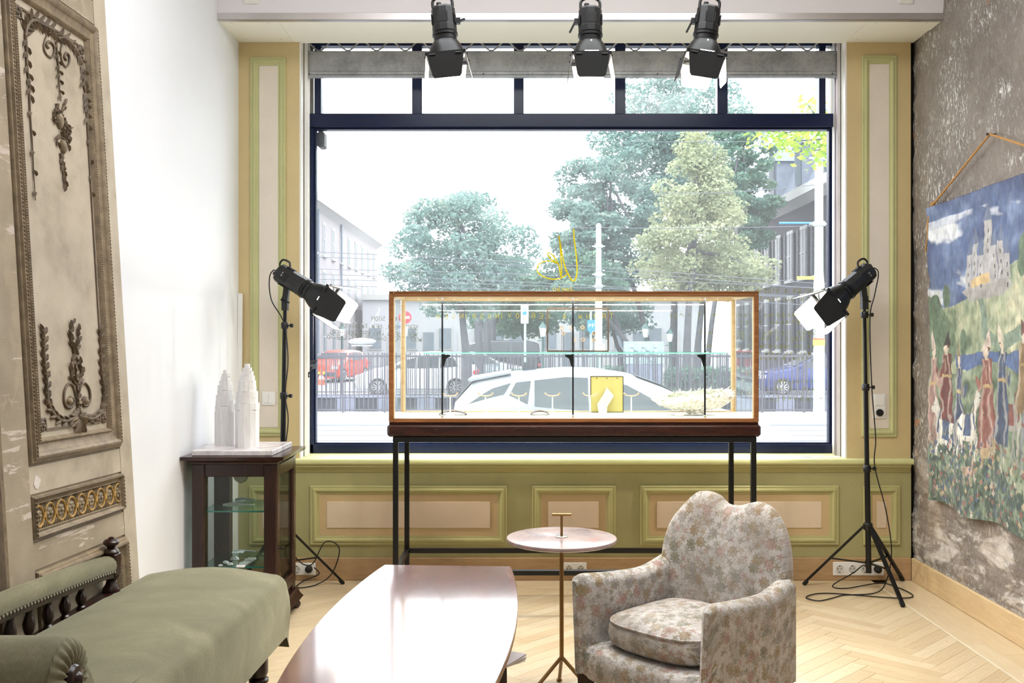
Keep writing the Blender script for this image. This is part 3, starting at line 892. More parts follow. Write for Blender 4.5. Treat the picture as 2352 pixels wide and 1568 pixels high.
# ------------------------------------------------------------------ carved wooden panel leaning on the white wall
PB = Vector((-1.427, 3.84, 0)); PU = Vector((-.06, 0, 1)); PR = Vector((.05, .9986, -.018)); PNm = PR.cross(PU).normalized()
def A(q, v, d=0.0): return PB + PU * v + PR * q + PNm * d
def Ainv(px, py):
    C = Vector((0, 0, EYE)); dr = Vector(((px - VX) / F, 1, -(py - VY) / F))
    h = C + dr * (PNm.dot(PB + PNm * .006 - C) / PNm.dot(dr)) - PB
    rr, uu, ru, a, b = PR.dot(PR), PU.dot(PU), PR.dot(PU), h.dot(PR), h.dot(PU); det = rr * uu - ru * ru
    return ((a * uu - b * ru) / det, (b * rr - a * ru) / det)
panel = thing('carved_wall_panel', 'tall antique painted wood panel with carved garlands leaning on the white wall', 'wall panel', PB + Vector((0, -.55, 0)))
def slab(q0, q1, v0, v1, d0, d1):
    return MB().prism([(q0, v0), (q1, v0), (q1, v1), (q0, v1)], A, d0, d1)
slab(-1.30, -.012, .004, 3.02, -.035, 0).build('backing_board', 'aged_paint', panel)
slab(-.108, -.010, .004, 3.02, -.02, .008).build('stile', 'aged_paint', panel)
slab(-.900, -.750, .004, 3.02, -.02, .012).build('stile', 'peeling_paint', panel)
slab(-1.30, -1.02, .004, 3.02, -.02, .006).build('stile', 'peeling_paint', panel)
for v0, v1, mt in ((.911, .997, 'aged_paint'), (.676, .760, 'peeling_paint'), (2.585, 2.672, 'peeling_paint')):
    slab(-.742, -.109, v0, v1, -.01, .007).build('rail', mt, panel)
for q, w, d in ((-.915, .016, .022), (-.945, .024, .030), (-.985, .026, .016), (-1.008, .014, .024)):
    m = MB(); m.tube([A(q, .004, .004), A(q, 3.02, .004)], d, 8)
    m.build('vertical_reed', 'carved_dark' if w > .02 else 'carved_patina', panel)
def pframe(q0, q1, v0, v1, w, d):
    prof = [(0, 0), (0, .35), (.06, .6), (.14, .62), (.18, .9), (.30, 1.0), (.40, .85), (.46, .55), (.62, .34), (.78, .26), (.82, .48), (.90, .5), (.95, .3), (1, 0)]
    pts = []
    for cq, cv, sq, sv in ((q0, v0, 1, 1), (q1, v0, -1, 1), (q1, v1, -1, -1), (q0, v1, 1, -1)):
        for a, b in prof: pts.append(A(cq + sq * a * w, cv + sv * a * w, b * d))
    return MB().grid(pts, 4, len(prof), cu=True)
def ring_line(q0, q1, v0, v1, off):
    return [((q0 + off, v0 + off), (q1 - off, v0 + off)), ((q1 - off, v0 + off), (q1 - off, v1 - off)), ((q1 - off, v1 - off), (q0 + off, v1 - off)), ((q0 + off, v1 - off), (q0 + off, v0 + off))]
def rope(lines, step, a, b, d, skew=0.5):
    """carved rope: slanted almond lobes side by side"""
    m = MB()
    for p, q in lines:
        L = math.hypot(q[0] - p[0], q[1] - p[1]); n = max(1, int(L / step)); t = ((q[0] - p[0]) / L, (q[1] - p[1]) / L); nn = (-t[1], t[0])
        for i in range(n):
            c = ((i + .5) / n * L)
            o = (p[0] + t[0] * c, p[1] + t[1] * c)
            def pt(u, w, h): return A(o[0] + t[0] * (u + skew * w) + nn[0] * w, o[1] + t[1] * (u + skew * w) + nn[1] * w, h)
            v = [pt(-a, 0, d - .003), pt(0, -b, d - .003), pt(a, 0, d - .003), pt(0, b, d - .003), pt(-a * .4, -b * .3, d + .0032), pt(a * .4, b * .3, d + .0032)]
            m.add(v, [(0, 1, 4), (1, 5, 4), (1, 2, 5), (2, 3, 5), (3, 4, 5), (3, 0, 4)])
    return m
for q0, q1, v0, v1, w, d in ((-.742, -.110, 1.003, 2.577, .078, .030), (-.742, -.110, .768, .905, .030, .022), (-.742, -.110, .02, .668, .070, .030), (-.742, -.110, 2.68, 3.01, .07, .03)):
    pframe(q0, q1, v0, v1, w, d).build('panel_moulding', 'carved_patina', panel)
    rl = ring_line(q0, q1, v0, v1, w * .25)
    rope(rl, .0125, .0075, .0050, d * .93).build('rope_carving', 'carved_dark', panel, kind='stuff')
    if w > .05:
        rope(ring_line(q0, q1, v0, v1, w * .86), .0085, .0042, .0042, d * .5, 0).build('bead_carving', 'carved_patina', panel, kind='stuff')
# inner fillet with square notches at the corners
fq0, fq1, fv0, fv1 = -.650, -.204, 1.105, 2.47
nt = .035
pl = [(fq0 + nt, fv0), (fq1 - nt, fv0), (fq1 - nt, fv0 + nt), (fq1, fv0 + nt), (fq1, fv1 - nt), (fq1 - nt, fv1 - nt), (fq1 - nt, fv1), (fq0 + nt, fv1), (fq0 + nt, fv1 - nt), (fq0, fv1 - nt), (fq0, fv0 + nt), (fq0 + nt, fv0 + nt)]
m = MB()
for i in range(len(pl)):
    a, b = pl[i], pl[(i + 1) % len(pl)]
    m.bar(A(a[0], a[1], .001), A(b[0], b[1], .001), .007, .007, up=PNm)
m.build('inner_fillet', 'carved_dark', panel)
def rosette(q, v, r, mat='carved_dark', sq=1.0):
    m = MB()
    for k in range(6):
        a = k * PI / 3; m.sphere((0, 0, 0), 1, 8, 5)
        s0 = len(m.v) - 8 * 6
        for i in range(s0, len(m.v)):
            x, y, z = m.v[i]
            m.v[i] = tuple(A(q + (math.cos(a) * .55 + x * .45) * r * sq, v + (math.sin(a) * .55 + y * .45) * r, z * r * .35 + .002))
    s0 = len(m.v); m.sphere((0, 0, 0), 1, 8, 5)
    for i in range(s0, len(m.v)):
        x, y, z = m.v[i]; m.v[i] = tuple(A(q + x * .35 * r * sq, v + y * .35 * r, z * r * .4 + .006))
    return m.build('rosette', mat, panel)
for q in (fq0 + .010, fq1 - .010):
    for v in (fv0 + .012, fv1 - .012): rosette(q, v, .020)
# gilt ring frieze
n = 8; q0, q1 = -.706, -.146
for i in range(n + 1):
    q = q0 + (q1 - q0) * (i + .1) / n; v = .8365
    m = MB(); pts = [A(q + .0300 * math.cos(2 * PI * k / 24), v + .033 * math.sin(2 * PI * k / 24), .006) for k in range(24)]
    m.tube(pts, .0040, 6, closed=True); m.build('gilt_ring', 'old_gilt', panel)
    rosette(q, v, .022, 'carved_patina')
    if i < n:
        qq = q + (q1 - q0) / n / 2
        m = MB().prism([(qq - .007, v - .008), (qq + .007, v - .008), (qq + .007, v + .008), (qq - .007, v + .008)], A, .002, .010)
        m.build('gilt_link', 'old_gilt', panel)
        m = MB()
        for s in (-1, 1):
            for k in (-1, 0, 1):
                m.prism([(qq + k * .008 - .0025, v + s * .020), (qq + k * .008 + .0025, v + s * .020), (qq + k * .012, v + s * .044)], A, .001, .007)
        m.build('palmette', 'carved_patina', panel)
# carved garlands traced in the plane of the panel
def z7(x, y): return Ainv(x / 4.9, 780 + y / 4.9)
def z1(x, y): return Ainv(x / 3.41, y / 3.41)
def stem(m, pts, r=.006, taper=True, n=5):
    p3 = smoothpath([A(q, v, .004) for q, v in pts], n)
    L = len(p3)
    m.tube(p3, [r * (1 - .55 * i / L if taper else 1) for i in range(L)], 6)
    return p3
def leaf(m, o, t, L, W, H=.010):
    nn = PNm.cross(t).normalized()
    L, W, H = L * 1.2, W * .95, H * 1.05
    v = [o, o + t * L * .35 + nn * W, o + t * L, o + t * L * .35 - nn * W, o + t * L * .4 + PNm * H, o + t * L * .8 + PNm * H * .8 + nn * W * .25]
    m.add(v, [(0, 1, 4), (1, 5, 4), (1, 2, 5), (2, 3, 5), (3, 4, 5), (3, 0, 4)])
def leaves(m, p3, step, L, W, ang=.6, i0=0):
    d = 0; k = i0
    for a, b in zip(p3[:-1], p3[1:]):
        d += (b - a).length
        if d >= step:
            d = 0; t = (b - a).normalized(); nn = PNm.cross(t)
            s = 1 if k % 2 else -1; k += 1
            leaf(m, a, (t * math.cos(ang) + nn * s * math.sin(ang)).normalized(), L, W)
def garland(name, curves, mat='carved_dark'):
    m = MB()
    for c in curves:
        pts, r, step, L, W = c[:5]
        p3 = stem(m, pts, r)
        if step: leaves(m, p3, step, L, W, c[5] if len(c) > 5 else .6)
    return m.build(name, mat, panel, angle=85)
B = lambda *p: [z7(*x) for x in p]
T = lambda *p: [z1(*x) for x in p]
garland('scroll_ornament', [
    (B((790, 690), (800, 650), (835, 680), (825, 740), (785, 765), (745, 735), (728, 650), (740, 560), (780, 495), (825, 510), (850, 580), (870, 670)), .0065, 0, 0, 0),
    (B((975, 690), (960, 650), (935, 690), (955, 740), (1000, 730), (1022, 650), (1010, 550), (965, 485), (925, 510), (905, 580), (892, 670)), .0065, 0, 0, 0),
    (B((886, 830), (886, 700), (880, 560), (868, 420), (860, 300), (855, 160)), .006, .016, .022, .006)])
m = MB()
for q, v in (z7(790, 690), z7(972, 690)):
    s0 = len(m.v); m.sphere((0, 0, 0), 1, 10, 6)
    for i in range(s0, len(m.v)):
        x, y, z = m.v[i]; m.v[i] = tuple(A(q + x * .015, v + y * .013, z * .012 + .003))
m.build('scroll_eye', 'carved_patina', panel)
garland('acanthus_branch', [(B((880, 780), (850, 860), (770, 910), (690, 905), (620, 850), (570, 770), (540, 650), (535, 500), (525, 380), (510, 260), (503, 120), (503, 0), (495, -110)), .008, .012, .030, .010)])
garland('acanthus_branch', [(B((892, 780), (930, 850), (1010, 890), (1090, 870), (1150, 800), (1178, 700), (1180, 560), (1160, 430), (1150, 300), (1145, 150), (1145, 0), (1132, -110)), .008, .012, .030, .010)])
garland('laurel_strand', [(B((860, 500), (815, 420), (815, 280), (850, 170), (818, 60), (800, -60), (815, -180), (820, -215)), .005, .013, .030, .008, .35)])
garland('laurel_strand', [(B((885, 500), (925, 400), (905, 270), (862, 170), (880, 60), (890, -40), (880, -130)), .005, .013, .030, .008, .35)])
m = MB(); c = A(*z7(890, 860), .004)
for k in range(11):
    a = -PI / 2 + (k - 5) * .27
    t = (PR.normalized() * math.cos(a) + PU.normalized() * math.sin(a)).normalized()
    leaf(m, c + t * .005, t, .050 + .012 * math.sin(k * 2.1), .007, .014)
m.build('acanthus_leaf_cluster', 'carved_patina', panel)
m = MB(); q, v = z7(886, 705); m.prism([(q - .010, v - .005), (q + .010, v - .005), (q + .010, v + .005), (q - .010, v + .005)], A, .002, .014); m.build('stem_band', 'carved_patina', panel)
garland('garland_swag', [(T((205, 285), (212, 225), (240, 175), (280, 158), (330, 185), (390, 215), (430, 245), (455, 300)), .007, .011, .040, .008, .9),
                         (T((205, 285), (212, 400), (218, 540), (235, 650), (236, 750)), .006, .013, .030, .007),
                         (T((236, 750), (242, 900), (255, 1080), (262, 1200), (268, 1350), (275, 1445), (283, 1568)), .0035, .06, .022, .007)])
garland('garland_swag', [(T((455, 300), (500, 290), (550, 325), (600, 390), (640, 480), (665, 580), (660, 660), (680, 760), (690, 880), (692, 985)), .007, .011, .036, .008, .8),
                         (T((692, 985), (700, 1120), (712, 1270), (716, 1400), (724, 1568)), .0035, .06, .020, .006)])
garland('scroll_ornament', [(T((385, 375), (370, 355), (385, 325), (420, 345), (432, 400), (410, 448), (370, 425), (348, 370), (362, 300), (395, 255)), .005, 0, 0, 0),
                            (T((525, 470), (510, 445), (525, 415), (548, 440), (545, 495), (520, 522), (492, 480), (480, 410), (490, 345)), .005, 0, 0, 0)])
garland('ribbon_drop', [(T((447, 330), (452, 430), (460, 500), (466, 580), (470, 680), (482, 790)), .004, .014, .022, .005, .9)])
garland('trophy', [(T((450, 810), (462, 880), (478, 950), (505, 1030), (540, 1140)), .006, .012, .026, .005, .3), (T((525, 780), (498, 850), (470, 930), (440, 960), (425, 900), (450, 840)), .005, .012, .02, .004, .3),
                   (T((510, 920), (530, 990), (560, 1030), (520, 1090), (460, 1060), (450, 1140)), .005, .012, .024, .005), (T((500, 1200), (490, 1280), (505, 1380), (515, 1465)), .005, .012, .028, .005, .3), (T((480, 1200), (488, 1260), (492, 1310)), .006, .02, .02, .006)])
m = MB()
for (x, y, a, b) in ((470, 945, .016, .030), (497, 1150, .014, .026)):
    q, v = z1(x, y); s0 = len(m.v); m.sphere((0, 0, 0), 1, 12, 8)
    for i in range(s0, len(m.v)):
        X, Y_, Z = m.v[i]; m.v[i] = tuple(A(q + X * a, v + Y_ * b, Z * .016 + .003))
m.build('trophy_medallion', 'carved_patina', panel)
# flakes of bare gesso
for q, v, a, b in ((-.72, 1.03, .02, .04), (-.70, .95, .03, .035)):
    m = MB(); k = 9; m.prism([(q + a * math.cos(2 * PI * i / k) * random.uniform(.4, 1), v + b * math.sin(2 * PI * i / k) * random.uniform(.4, 1)) for i in range(k)], A, .006, .0085)
    m.build('bare_gesso_flake', 'gesso_white', panel)

# ------------------------------------------------------------------ chaise longue
ch = thing('chaise_longue', 'moss green velvet chaise longue with turned baluster back rail and scrolled head', 'chaise longue', (-1.17, 2.95, 0))
def seat_z(y): return .500 + .055 * max(0, min(1, (3.85 - y) / 1.5))
def seat_pts():
    sec = []
    xa, xb = -1.452, -.889
    for i in range(15):                                    # top, left to right, gently crowned
        u = i / 14; sec.append((xa + .03 + (xb - xa - .085) * u, .028 * math.sin(PI * u) - .0))
    for i in range(1, 8):
        a = PI / 2 * i / 7; sec.append((xb - .055 + .055 * math.sin(a), -.055 + .055 * math.cos(a)))
    for i in range(1, 7): sec.append((xb + .004 * math.sin(i), -.055 - .19 * i / 6))
    sec = [(xa, -.20), (xa, -.06), (xa + .008, -.02)] + sec
    pts = []; ny = 44
    for j in range(ny):
        y = 2.20 + (3.91 - 2.20) * j / (ny - 1)
        e = max(0, (y - 3.85) / .06); drop = .055 * (1 - math.sqrt(max(0, 1 - e * e)))
        for x, dz in sec:
            w = 0
            if dz > -.06: w = .006 * (float(fbm(x * 6 + 3, y * 5, 3, 8)) - .5) - .010 * math.exp(-((y - 3.20 - .25 * (x + 1.3)) / .035) ** 2) * max(0, 1 - abs(x + 1.25) / .16)
            xx = x - .012 * max(0, (3.3 - y)) * (1 if x > -1 else 0)
            pts.append((xx, y, seat_z(y) + dz - drop + w))
    return pts, ny, len(sec)
pts, a, b = seat_pts()
m = MB().grid(pts, a, b); m.f.append(tuple((a - 1) * b + i for i in range(b))); m.build('seat', 'moss_velvet', ch, angle=80)
MB().box(-1.44, -.92, 2.12, 3.86, .25, .40).build('seat_frame', 'ebonised', ch)
# hem lowers at the foot end
# back: base rail, balusters, padded rail with nails, end post
MB().box(-1.475, -1.405, 2.25, 3.56, .475, .515, .008).build('base_rail', 'mahogany', ch)
bal = [(.010, .0), (.014, .004), (.014, .012), (.009, .018), (.013, .024), (.017, .036), (.018, .048), (.013, .062), (.009, .072), (.012, .080), (.012, .086), (.009, .1)]
for px in (186, 149, 110, 66, 23, -22, -70, -120):
    y = 1.44 * F / (VX - px); top = .60 + .045 * (3.3 - y) / .5
    MB().lathe([(r, .513 + h / .1 * (top - .513)) for r, h in bal], 12, (-1.44, y, 0)).build('baluster', 'ebonised', ch)
m = MB(); path = []
for i in range(14):
    y = 3.505 - i * .095; path.append((-1.44, y, .612 + .058 * max(0, min(1, (3.5 - y) / .75)) ** .8))
N = 14; pts = []
for (x, y, z) in path:
    for k in range(N):
        an = 2 * PI * k / N; pts.append((x + .036 * math.cos(an), y, z + .034 * math.sin(an)))
m.grid(pts, len(path), N, cv=True); m.f.append(tuple(range(N))); m.build('padded_rail', 'moss_velvet', ch, angle=80)
m = MB()
for a, b in zip(path[:-1], path[1:]): m.bar((a[0], a[1], a[2] - .036), (b[0], b[1], b[2] - .036), .050, .012)
m.build('rail_moulding', 'mahogany', ch)
m = MB()
for i in range(62):
    y = 3.49 - i * .020; z = .612 + .058 * max(0, min(1, (3.5 - y) / .75)) ** .8
    m.sphere((-1.44 + .0335, y, z - .021), .0055, 6, 4)
m.build('upholstery_nails', 'steel_satin', ch, kind='stuff')
post = [(.021, .47), (.027, .475), (.027, .485), (.019, .492), (.025, .502), (.031, .515), (.030, .527), (.020, .540), (.016, .552), (.027, .562), (.027, .570)]
MB().lathe(post, 16, (-1.437, 3.535, 0)).box(-1.463, -1.411, 3.510, 3.560, .570, .650, .004) \
    .lathe([(.026, .648), (.029, .655), (.024, .664), (.013, .670), (.015, .674), (.026, .682), (.028, .690), (.022, .698), (.010, .702), (.0095, .706), (.002, .708)], 16, (-1.437, 3.535, 0)).build('end_post', 'mahogany', ch)
# head: scroll roll, ramp, boss
RY, RZ, RR = 2.125, .682, .092
m = MB(); prof = []
K = 40
sec = []
for i in range(30):                                        # around the roll from below the near side over the top, then down the ramp
    an = math.radians(-100 - 0 + i * 9.0); sec.append((RY - RR * math.cos(math.radians(-80) + i * .1675), RZ + RR * math.sin(math.radians(-80) + i * .1675)))
ramp = [(2.26, .625), (2.34, .585), (2.44, .558), (2.56, .548), (2.60, .53)]
sec = [(RY - RR * math.cos(a_), RZ + RR * math.sin(a_)) for a_ in np.linspace(-1.3, 2.45, 26)] + ramp + [(2.58, .42), (2.1, .42)]
xs = np.linspace(-1.40, -.955, 26)
pts = []
for i, x in enumerate(xs):
    e = max(0, (x + .995) / .04); e2 = max(0, (-1.36 - x) / .04); k = math.sqrt(max(0, 1 - max(e, e2) ** 2)) * .12 + .88
    for j, (y, z) in enumerate(sec):
        pts.append((x, RY + (y - RY) * k if j < 26 else y, RZ + (z - RZ) * k if j < 26 else z))
m.grid(pts, len(xs), len(sec), cv=True); n0 = (len(xs) - 1) * len(sec)
m.f.append(tuple(n0 + j for j in range(len(sec)))); m.f.append(tuple(range(len(sec)))[::-1])
hd = m.build('scrolled_head', 'moss_velvet', ch, angle=60)
pts = []
NP = 132
for r_, x_ in ((.028, .004), (.040, .012), (.055, .015), (.070, .012), (.082, .004), (.088, -.004)):
    for k in range(NP):                                    # pleats gathered round the boss
        a_ = 2 * PI * k / NP; w_ = .0035 * math.sin(a_ * 22) * (1 if r_ < .08 else .4)
        pts.append((-.956 + x_ + w_, RY + r_ * math.cos(a_), RZ + r_ * math.sin(a_)))
MB().grid(pts, 6, NP, cv=True).build('gathered_pleats', 'moss_velvet', hd, angle=70)
MB().lathe([(.034, 0), (.036, .006), (.030, .014), (.018, .016), (.014, .022), (.004, .026)], 18, (-.950, RY, RZ), axis=(1, 0, 0)).build('turned_boss', 'ebonised', hd)
leg = [(.016, 0), (.018, .03), (.014, .035), (.020, .05), (.024, .10), (.034, .150), (.030, .158), (.036, .166), (.036, .175), (.026, .180), (.034, .20), (.034, .27)]
for x, y in ((-.935, 3.62), (-1.40, 3.62), (-.935, 2.25), (-1.40, 2.25)):
    MB().lathe(leg, 16, (x, y, 0)).build('leg', 'ebonised', ch)

# ------------------------------------------------------------------ glazed cabinet with marble, towers and shells
CX0, CX1, CY0, CY1 = -1.578, -1.165, 4.845, 5.262
cab = thing('display_cabinet', 'small dark mahogany display cabinet with glass sides beside the white wall', 'cabinet', (-1.37, 5.05, 0))
st = .062
for x0, y0 in ((CX0, CY0), (CX1 - st, CY0), (CX0, CY1 - st), (CX1 - st, CY1 - st)):
    MB().box(x0, x0 + (st if y0 < 5 else st + .02 if x0 < -1.4 else st), y0, y0 + st, .10, .80, .004).build('corner_stile', 'mahogany', cab)
MB().box(CX0 + st, CX1 - st, CY0 + .006, CY0 + .05, .738, .80, .003).build('top_rail', 'mahogany', cab)
MB().box(CX0 + st, CX1 - st, CY1 - .05, CY1 - .006, .738, .80, .003).build('top_rail', 'mahogany', cab)
MB().box(CX0 + .006, CX0 + .05, CY0 + st, CY1 - st, .738, .80, .003).build('top_rail', 'mahogany', cab)
MB().box(CX0 + st, CX1 - st, CY0 + .006, CY0 + .05, .10, .16, .003).build('bottom_rail', 'mahogany', cab)
MB().box(CX0 + st, CX1 - st, CY1 - .05, CY1 - .006, .10, .16, .003).build('bottom_rail', 'mahogany', cab)
MB().box(CX0 + .006, CX0 + .05, CY0 + st, CY1 - st, .10, .16, .003).build('bottom_rail', 'mahogany', cab)
MB().box(CX0 + .01, CX1 - .01, CY0 + .01, CY1 - .01, .10, .125).build('floor_board', 'mahogany', cab)
def tier(z0, z1, o0, o1, n=5):
    m = MB(); pts = []
    for i in range(n + 1):
        t_ = i / n; o = o0 + (o1 - o0) * (t_ * t_ if o1 > o0 else 1 - (1 - t_) ** 2); z = z0 + (z1 - z0) * t_
        pts += [(CX0 - o if CX0 - o > XL + .004 else XL + .004, CY0 - o, z), (CX1 + o, CY0 - o, z), (CX1 + o, CY1 + o, z), (CX0 - o if CX0 - o > XL + .004 else XL + .004, CY1 + o, z)]
    m.grid(pts, n + 1, 4, cv=True); m.f.append((0, 1, 2, 3)); m.f.append(tuple(4 * n + i for i in range(4))); return m
tier(.800, .822, .004, .034).build('cornice', 'mahogany', cab)
tier(.822, .840, .042, .044, 2).build('cabinet_top', 'mahogany_x', cab)
tier(.048, .100, .036, .012).build('base_moulding', 'mahogany', cab)
for x, y in ((CX0 + .03, CY0 + .03), (CX1 - .0, CY0 + .0), (CX0 + .03, CY1 - .03), (CX1 - .0, CY1 - .03)):
    MB().lathe([(.020, 0), (.032, .010), (.034, .022), (.026, .036), (.020, .049)], 14, (x, y, 0)).build('bun_foot', 'mahogany', cab)
# door on the side towards the window light, with knob
dx = CX1 + .003
dr = MB().box(CX1 - .018, dx, CY0 + .006, CY0 + .055, .13, .795, .003).box(CX1 - .018, dx, CY1 - .055, CY1 - .006, .13, .795, .003) \
    .box(CX1 - .018, dx, CY0 + .055, CY1 - .055, .735, .795, .003).box(CX1 - .018, dx, CY0 + .055, CY1 - .055, .13, .19, .003).build('door', 'mahogany_x', cab)
MB().box(CX1 - .012, CX1 - .008, CY0 + .05, CY1 - .05, .18, .745).build('door_glass', 'cabinet_glass', dr)
MB().lathe([(.004, 0), (.004, .012), (.009, .016), (.009, .022), (.003, .025)], 12, (dx, CY0 + .035, .385), axis=(1, 0, 0)).build('knob', 'ebonised', dr)
MB().box(CX0 + st - .004, CX1 - st + .004, CY0 + .024, CY0 + .028, .15, .745).build('glass_pane', 'cabinet_glass', cab)
bp = MB().box(CX0 + st - .004, CX1 - st + .004, CY1 - .028, CY1 - .024, .15, .745).build('glass_pane', 'cabinet_glass', cab)
MB().box(CX0 + .024, CX0 + .028, CY0 + st - .004, CY1 - st + .004, .15, .745).build('glass_pane', 'cabinet_glass', cab)
for z in (.564, .290):
    sh = MB().box(CX0 + .035, CX1 - .03, CY0 + .036, CY1 - .036, z - .0035, z + .0035).build('glass_shelf', 'shelf_glass', cab)
    MB().box(CX0 + .035, CX1 - .03, CY0 + .034, CY0 + .0365, z - .0035, z + .0035).build('shelf_edge', 'glass_edge', sh)
# shield sticker on the back pane
ys_ = CY1 - .030
sx, sz = wx(553, ys_), wz(1094, ys_)
k = ys_ / F
out = [(-19 * k, 14 * k), (-18 * k, 2 * k), (-13 * k, -8 * k), (0, -16 * k), (13 * k, -8 * k), (18 * k, 2 * k), (19 * k, 14 * k)]
sticker = MB().prism(out, lambda a, b, d: (sx + a, d, sz + b), ys_ - .0005, ys_).build('shield_sticker', 'card_cream', bp)
MB().tube([(sx + a, ys_ - .001, sz + b) for a, b in out], .0013, 4).build('shield_outline', 'marker_black', sticker)
m = MB(); lettering(m, 'DIAMOND TEST', lambda a, b: (sx + .036 - a, ys_ - .001, sz + .008 + b), .0065, .0005, .98); m.build('sticker_lettering', 'marker_black', sticker)
slabm = MB().box(-1.582, -1.186, 4.852, 5.275, .840, .866, .003).build('marble_slab', 'white_marble', None, 'veined white marble slab lying on the dark cabinet', 'marble slab')
def tower(px, Y, h, r, seed, label):
    rr = random.Random(seed); x = (px - VX) / F * Y
    lev = [(0, .45, 1), (.45, .53, .99), (.53, .60, .90), (.60, .67, .87), (.67, .735, .76), (.735, .80, .73), (.80, .86, .60), (.86, .91, .48), (.91, .955, .38), (.955, 1.0, .22)]
    m = MB(); N = 12
    base = [rr.uniform(.86, 1.04) for _ in range(N)]
    for a, b, s in lev:
        ox, oy = rr.uniform(-.05, .05) * (1 - s) * r, rr.uniform(-.05, .05) * r * (1 - s)
        tilt = rr.uniform(-.012, .012)
        ring = [(x + ox + r * s * base[k] * math.cos(2 * PI * k / N) * rr.uniform(.95, 1.03), Y + oy + r * s * base[k] * math.sin(2 * PI * k / N)) for k in range(N)]
        v = [(p, q, .866 + h * a) for p, q in ring] + [(p, q, .866 + h * b + tilt * (k % 3 - 1) * .3) for k, (p, q) in enumerate(ring)]
        m.add(v, [tuple(range(N))[::-1], tuple(range(N, 2 * N))] + [(k, (k + 1) % N, N + (k + 1) % N, N + k) for k in range(N)])
    m.build('selenite_tower', 'selenite', None, label, 'crystal', 'selenite towers on the marble slab', smooth=True, angle=25)
tower(519, 5.108, .384, .057, 3, 'shorter white stepped crystal tower standing nearer the white wall')
tower(568, 5.026, .417, .0615, 8, 'taller white stepped crystal tower with warm foot on marble slab')
# things on the two glass shelves
def P2(px, py, z):                                          # pixel to a point on a level surface
    Y = (EYE - z) * F / (py - VY); return Vector(((px - VX) / F * Y, Y, z))
def comb(px0, px1, py, z, label, r=.011, mat='glass_white'):
    a, b = P2(px0, py, z), P2(px1, py, z)
    m = MB(); d = (b - a); n = Vector((-d.y, d.x, 0)).normalized()
    pts = [a + d * t_ + n * (.012 * math.sin(t_ * PI)) for t_ in np.linspace(0, 1, 9)]
    up = Vector((0, 0, 1))
    m.tube([p + up * .009 for p in pts], [r * .5, r * .8, r, r, r * .8, r * .6, r * .5, r * .45, r * .4], 8)
    for t_ in np.linspace(.05, .5, 8):
        p = a + d * t_; m.tube([p + up * .010, p + n * -.02 + up * .004], .002, 5)
    m.build('hair_ornament', mat, None, label, 'ornament', 'glass ornaments on the cabinet shelves')
comb(512, 584, 1163, .568, 'pale glass comb lying on the upper glass shelf, nearer the front')
comb(540, 586, 1152, .568, 'pale glass spoon-shaped ornament behind the comb on the upper shelf', .014)
comb(533, 586, 1270, .294, 'silvery paddle-shaped ornament at the back of the lower glass shelf', .008, 'silver_bright')
for i, (px, py, w, lab) in enumerate(((539, 1286, 11, 'large silvery shell on the lower cabinet shelf, topmost of four'), (518, 1293, 8, 'small silvery shell in the middle of the lower cabinet shelf'),
                                       (506, 1299, 6, 'smallest silvery shell at the left of the lower cabinet shelf'), (528, 1297, 8, 'crumpled silvery shell on the lower shelf beside the smallest one'))):
    p = P2(px, py + 2, .294); r = w * p.y / F
    m = MB(); m.lathe([(r * .15, 0), (r * .6, r * .1), (r, r * .35), (r * .85, r * .7), (r * .3, r * .95), (r * .05, r)], 11, (p.x, p.y, .2945), sx=1, sy=.7)
    for k in range(len(m.v)):
        if k % 2: m.v[k] = (p.x + (m.v[k][0] - p.x) * .86, p.y + (m.v[k][1] - p.y) * .86, m.v[k][2])
    m.build('shell', 'silver_bright', None, lab, 'shell', 'shells on the lower cabinet shelf', smooth=False)
m = MB()
a, b = P2(553, 1303, .294), P2(578, 1286, .294)
for i in range(5):
    p = a.lerp(b, i / 4); m.box(p.x - .022, p.x + .022, p.y - .012, p.y + .012, .2945, .2945 + .012 + .004 * (i % 2), .004)
m.build('silver_bracelet', 'silver_bright', None, 'segmented silvery bracelet on the lower cabinet shelf', 'bracelet')
# ------------------------------------------------------------------ steel table with a mahogany top, and the glass case on it
VF, VB = 4.95, 5.49
LX0, LX1 = -.5995, 1.184
tb = thing('display_table', 'black square-steel table with thick mahogany top carrying the glass case', 'table', ((LX0 + LX1) / 2, 5.22, 0))
w = .026
for x in (LX0, LX1):
    for y in (VF + .015, VB - .01):
        MB().box(x - w / 2, x + w / 2, y - w / 2, y + w / 2, 0, .895, .002).build('leg', 'black_metal', tb)
    MB().box(x - w / 2, x + w / 2, VF + .03, VB - .02, .233, .259, .002).build('side_rail', 'black_metal', tb)
    MB().box(x - w / 2, x + w / 2, VF + .03, VB - .02, .893, .923, .002).build('side_rail', 'black_metal', tb)
for y in (VF + .015, VB - .01):
    MB().box(LX0 + w / 2, LX1 - w / 2, y - w / 2, y + w / 2, .233, .259, .002).build('stretcher', 'black_metal', tb)
    MB().box(LX0 - w / 2, LX1 + w / 2, y - w / 2, y + w / 2, .895, .923, .002).build('top_rail', 'black_metal', tb)
MB().box(-.6407, 1.2186, VF - .006, VB + .02, .923, .985, .012).box(-.632, 1.208, VF + .002, VB + .012, .984, .9945, .004).build('table_top', 'mahogany_x', tb)

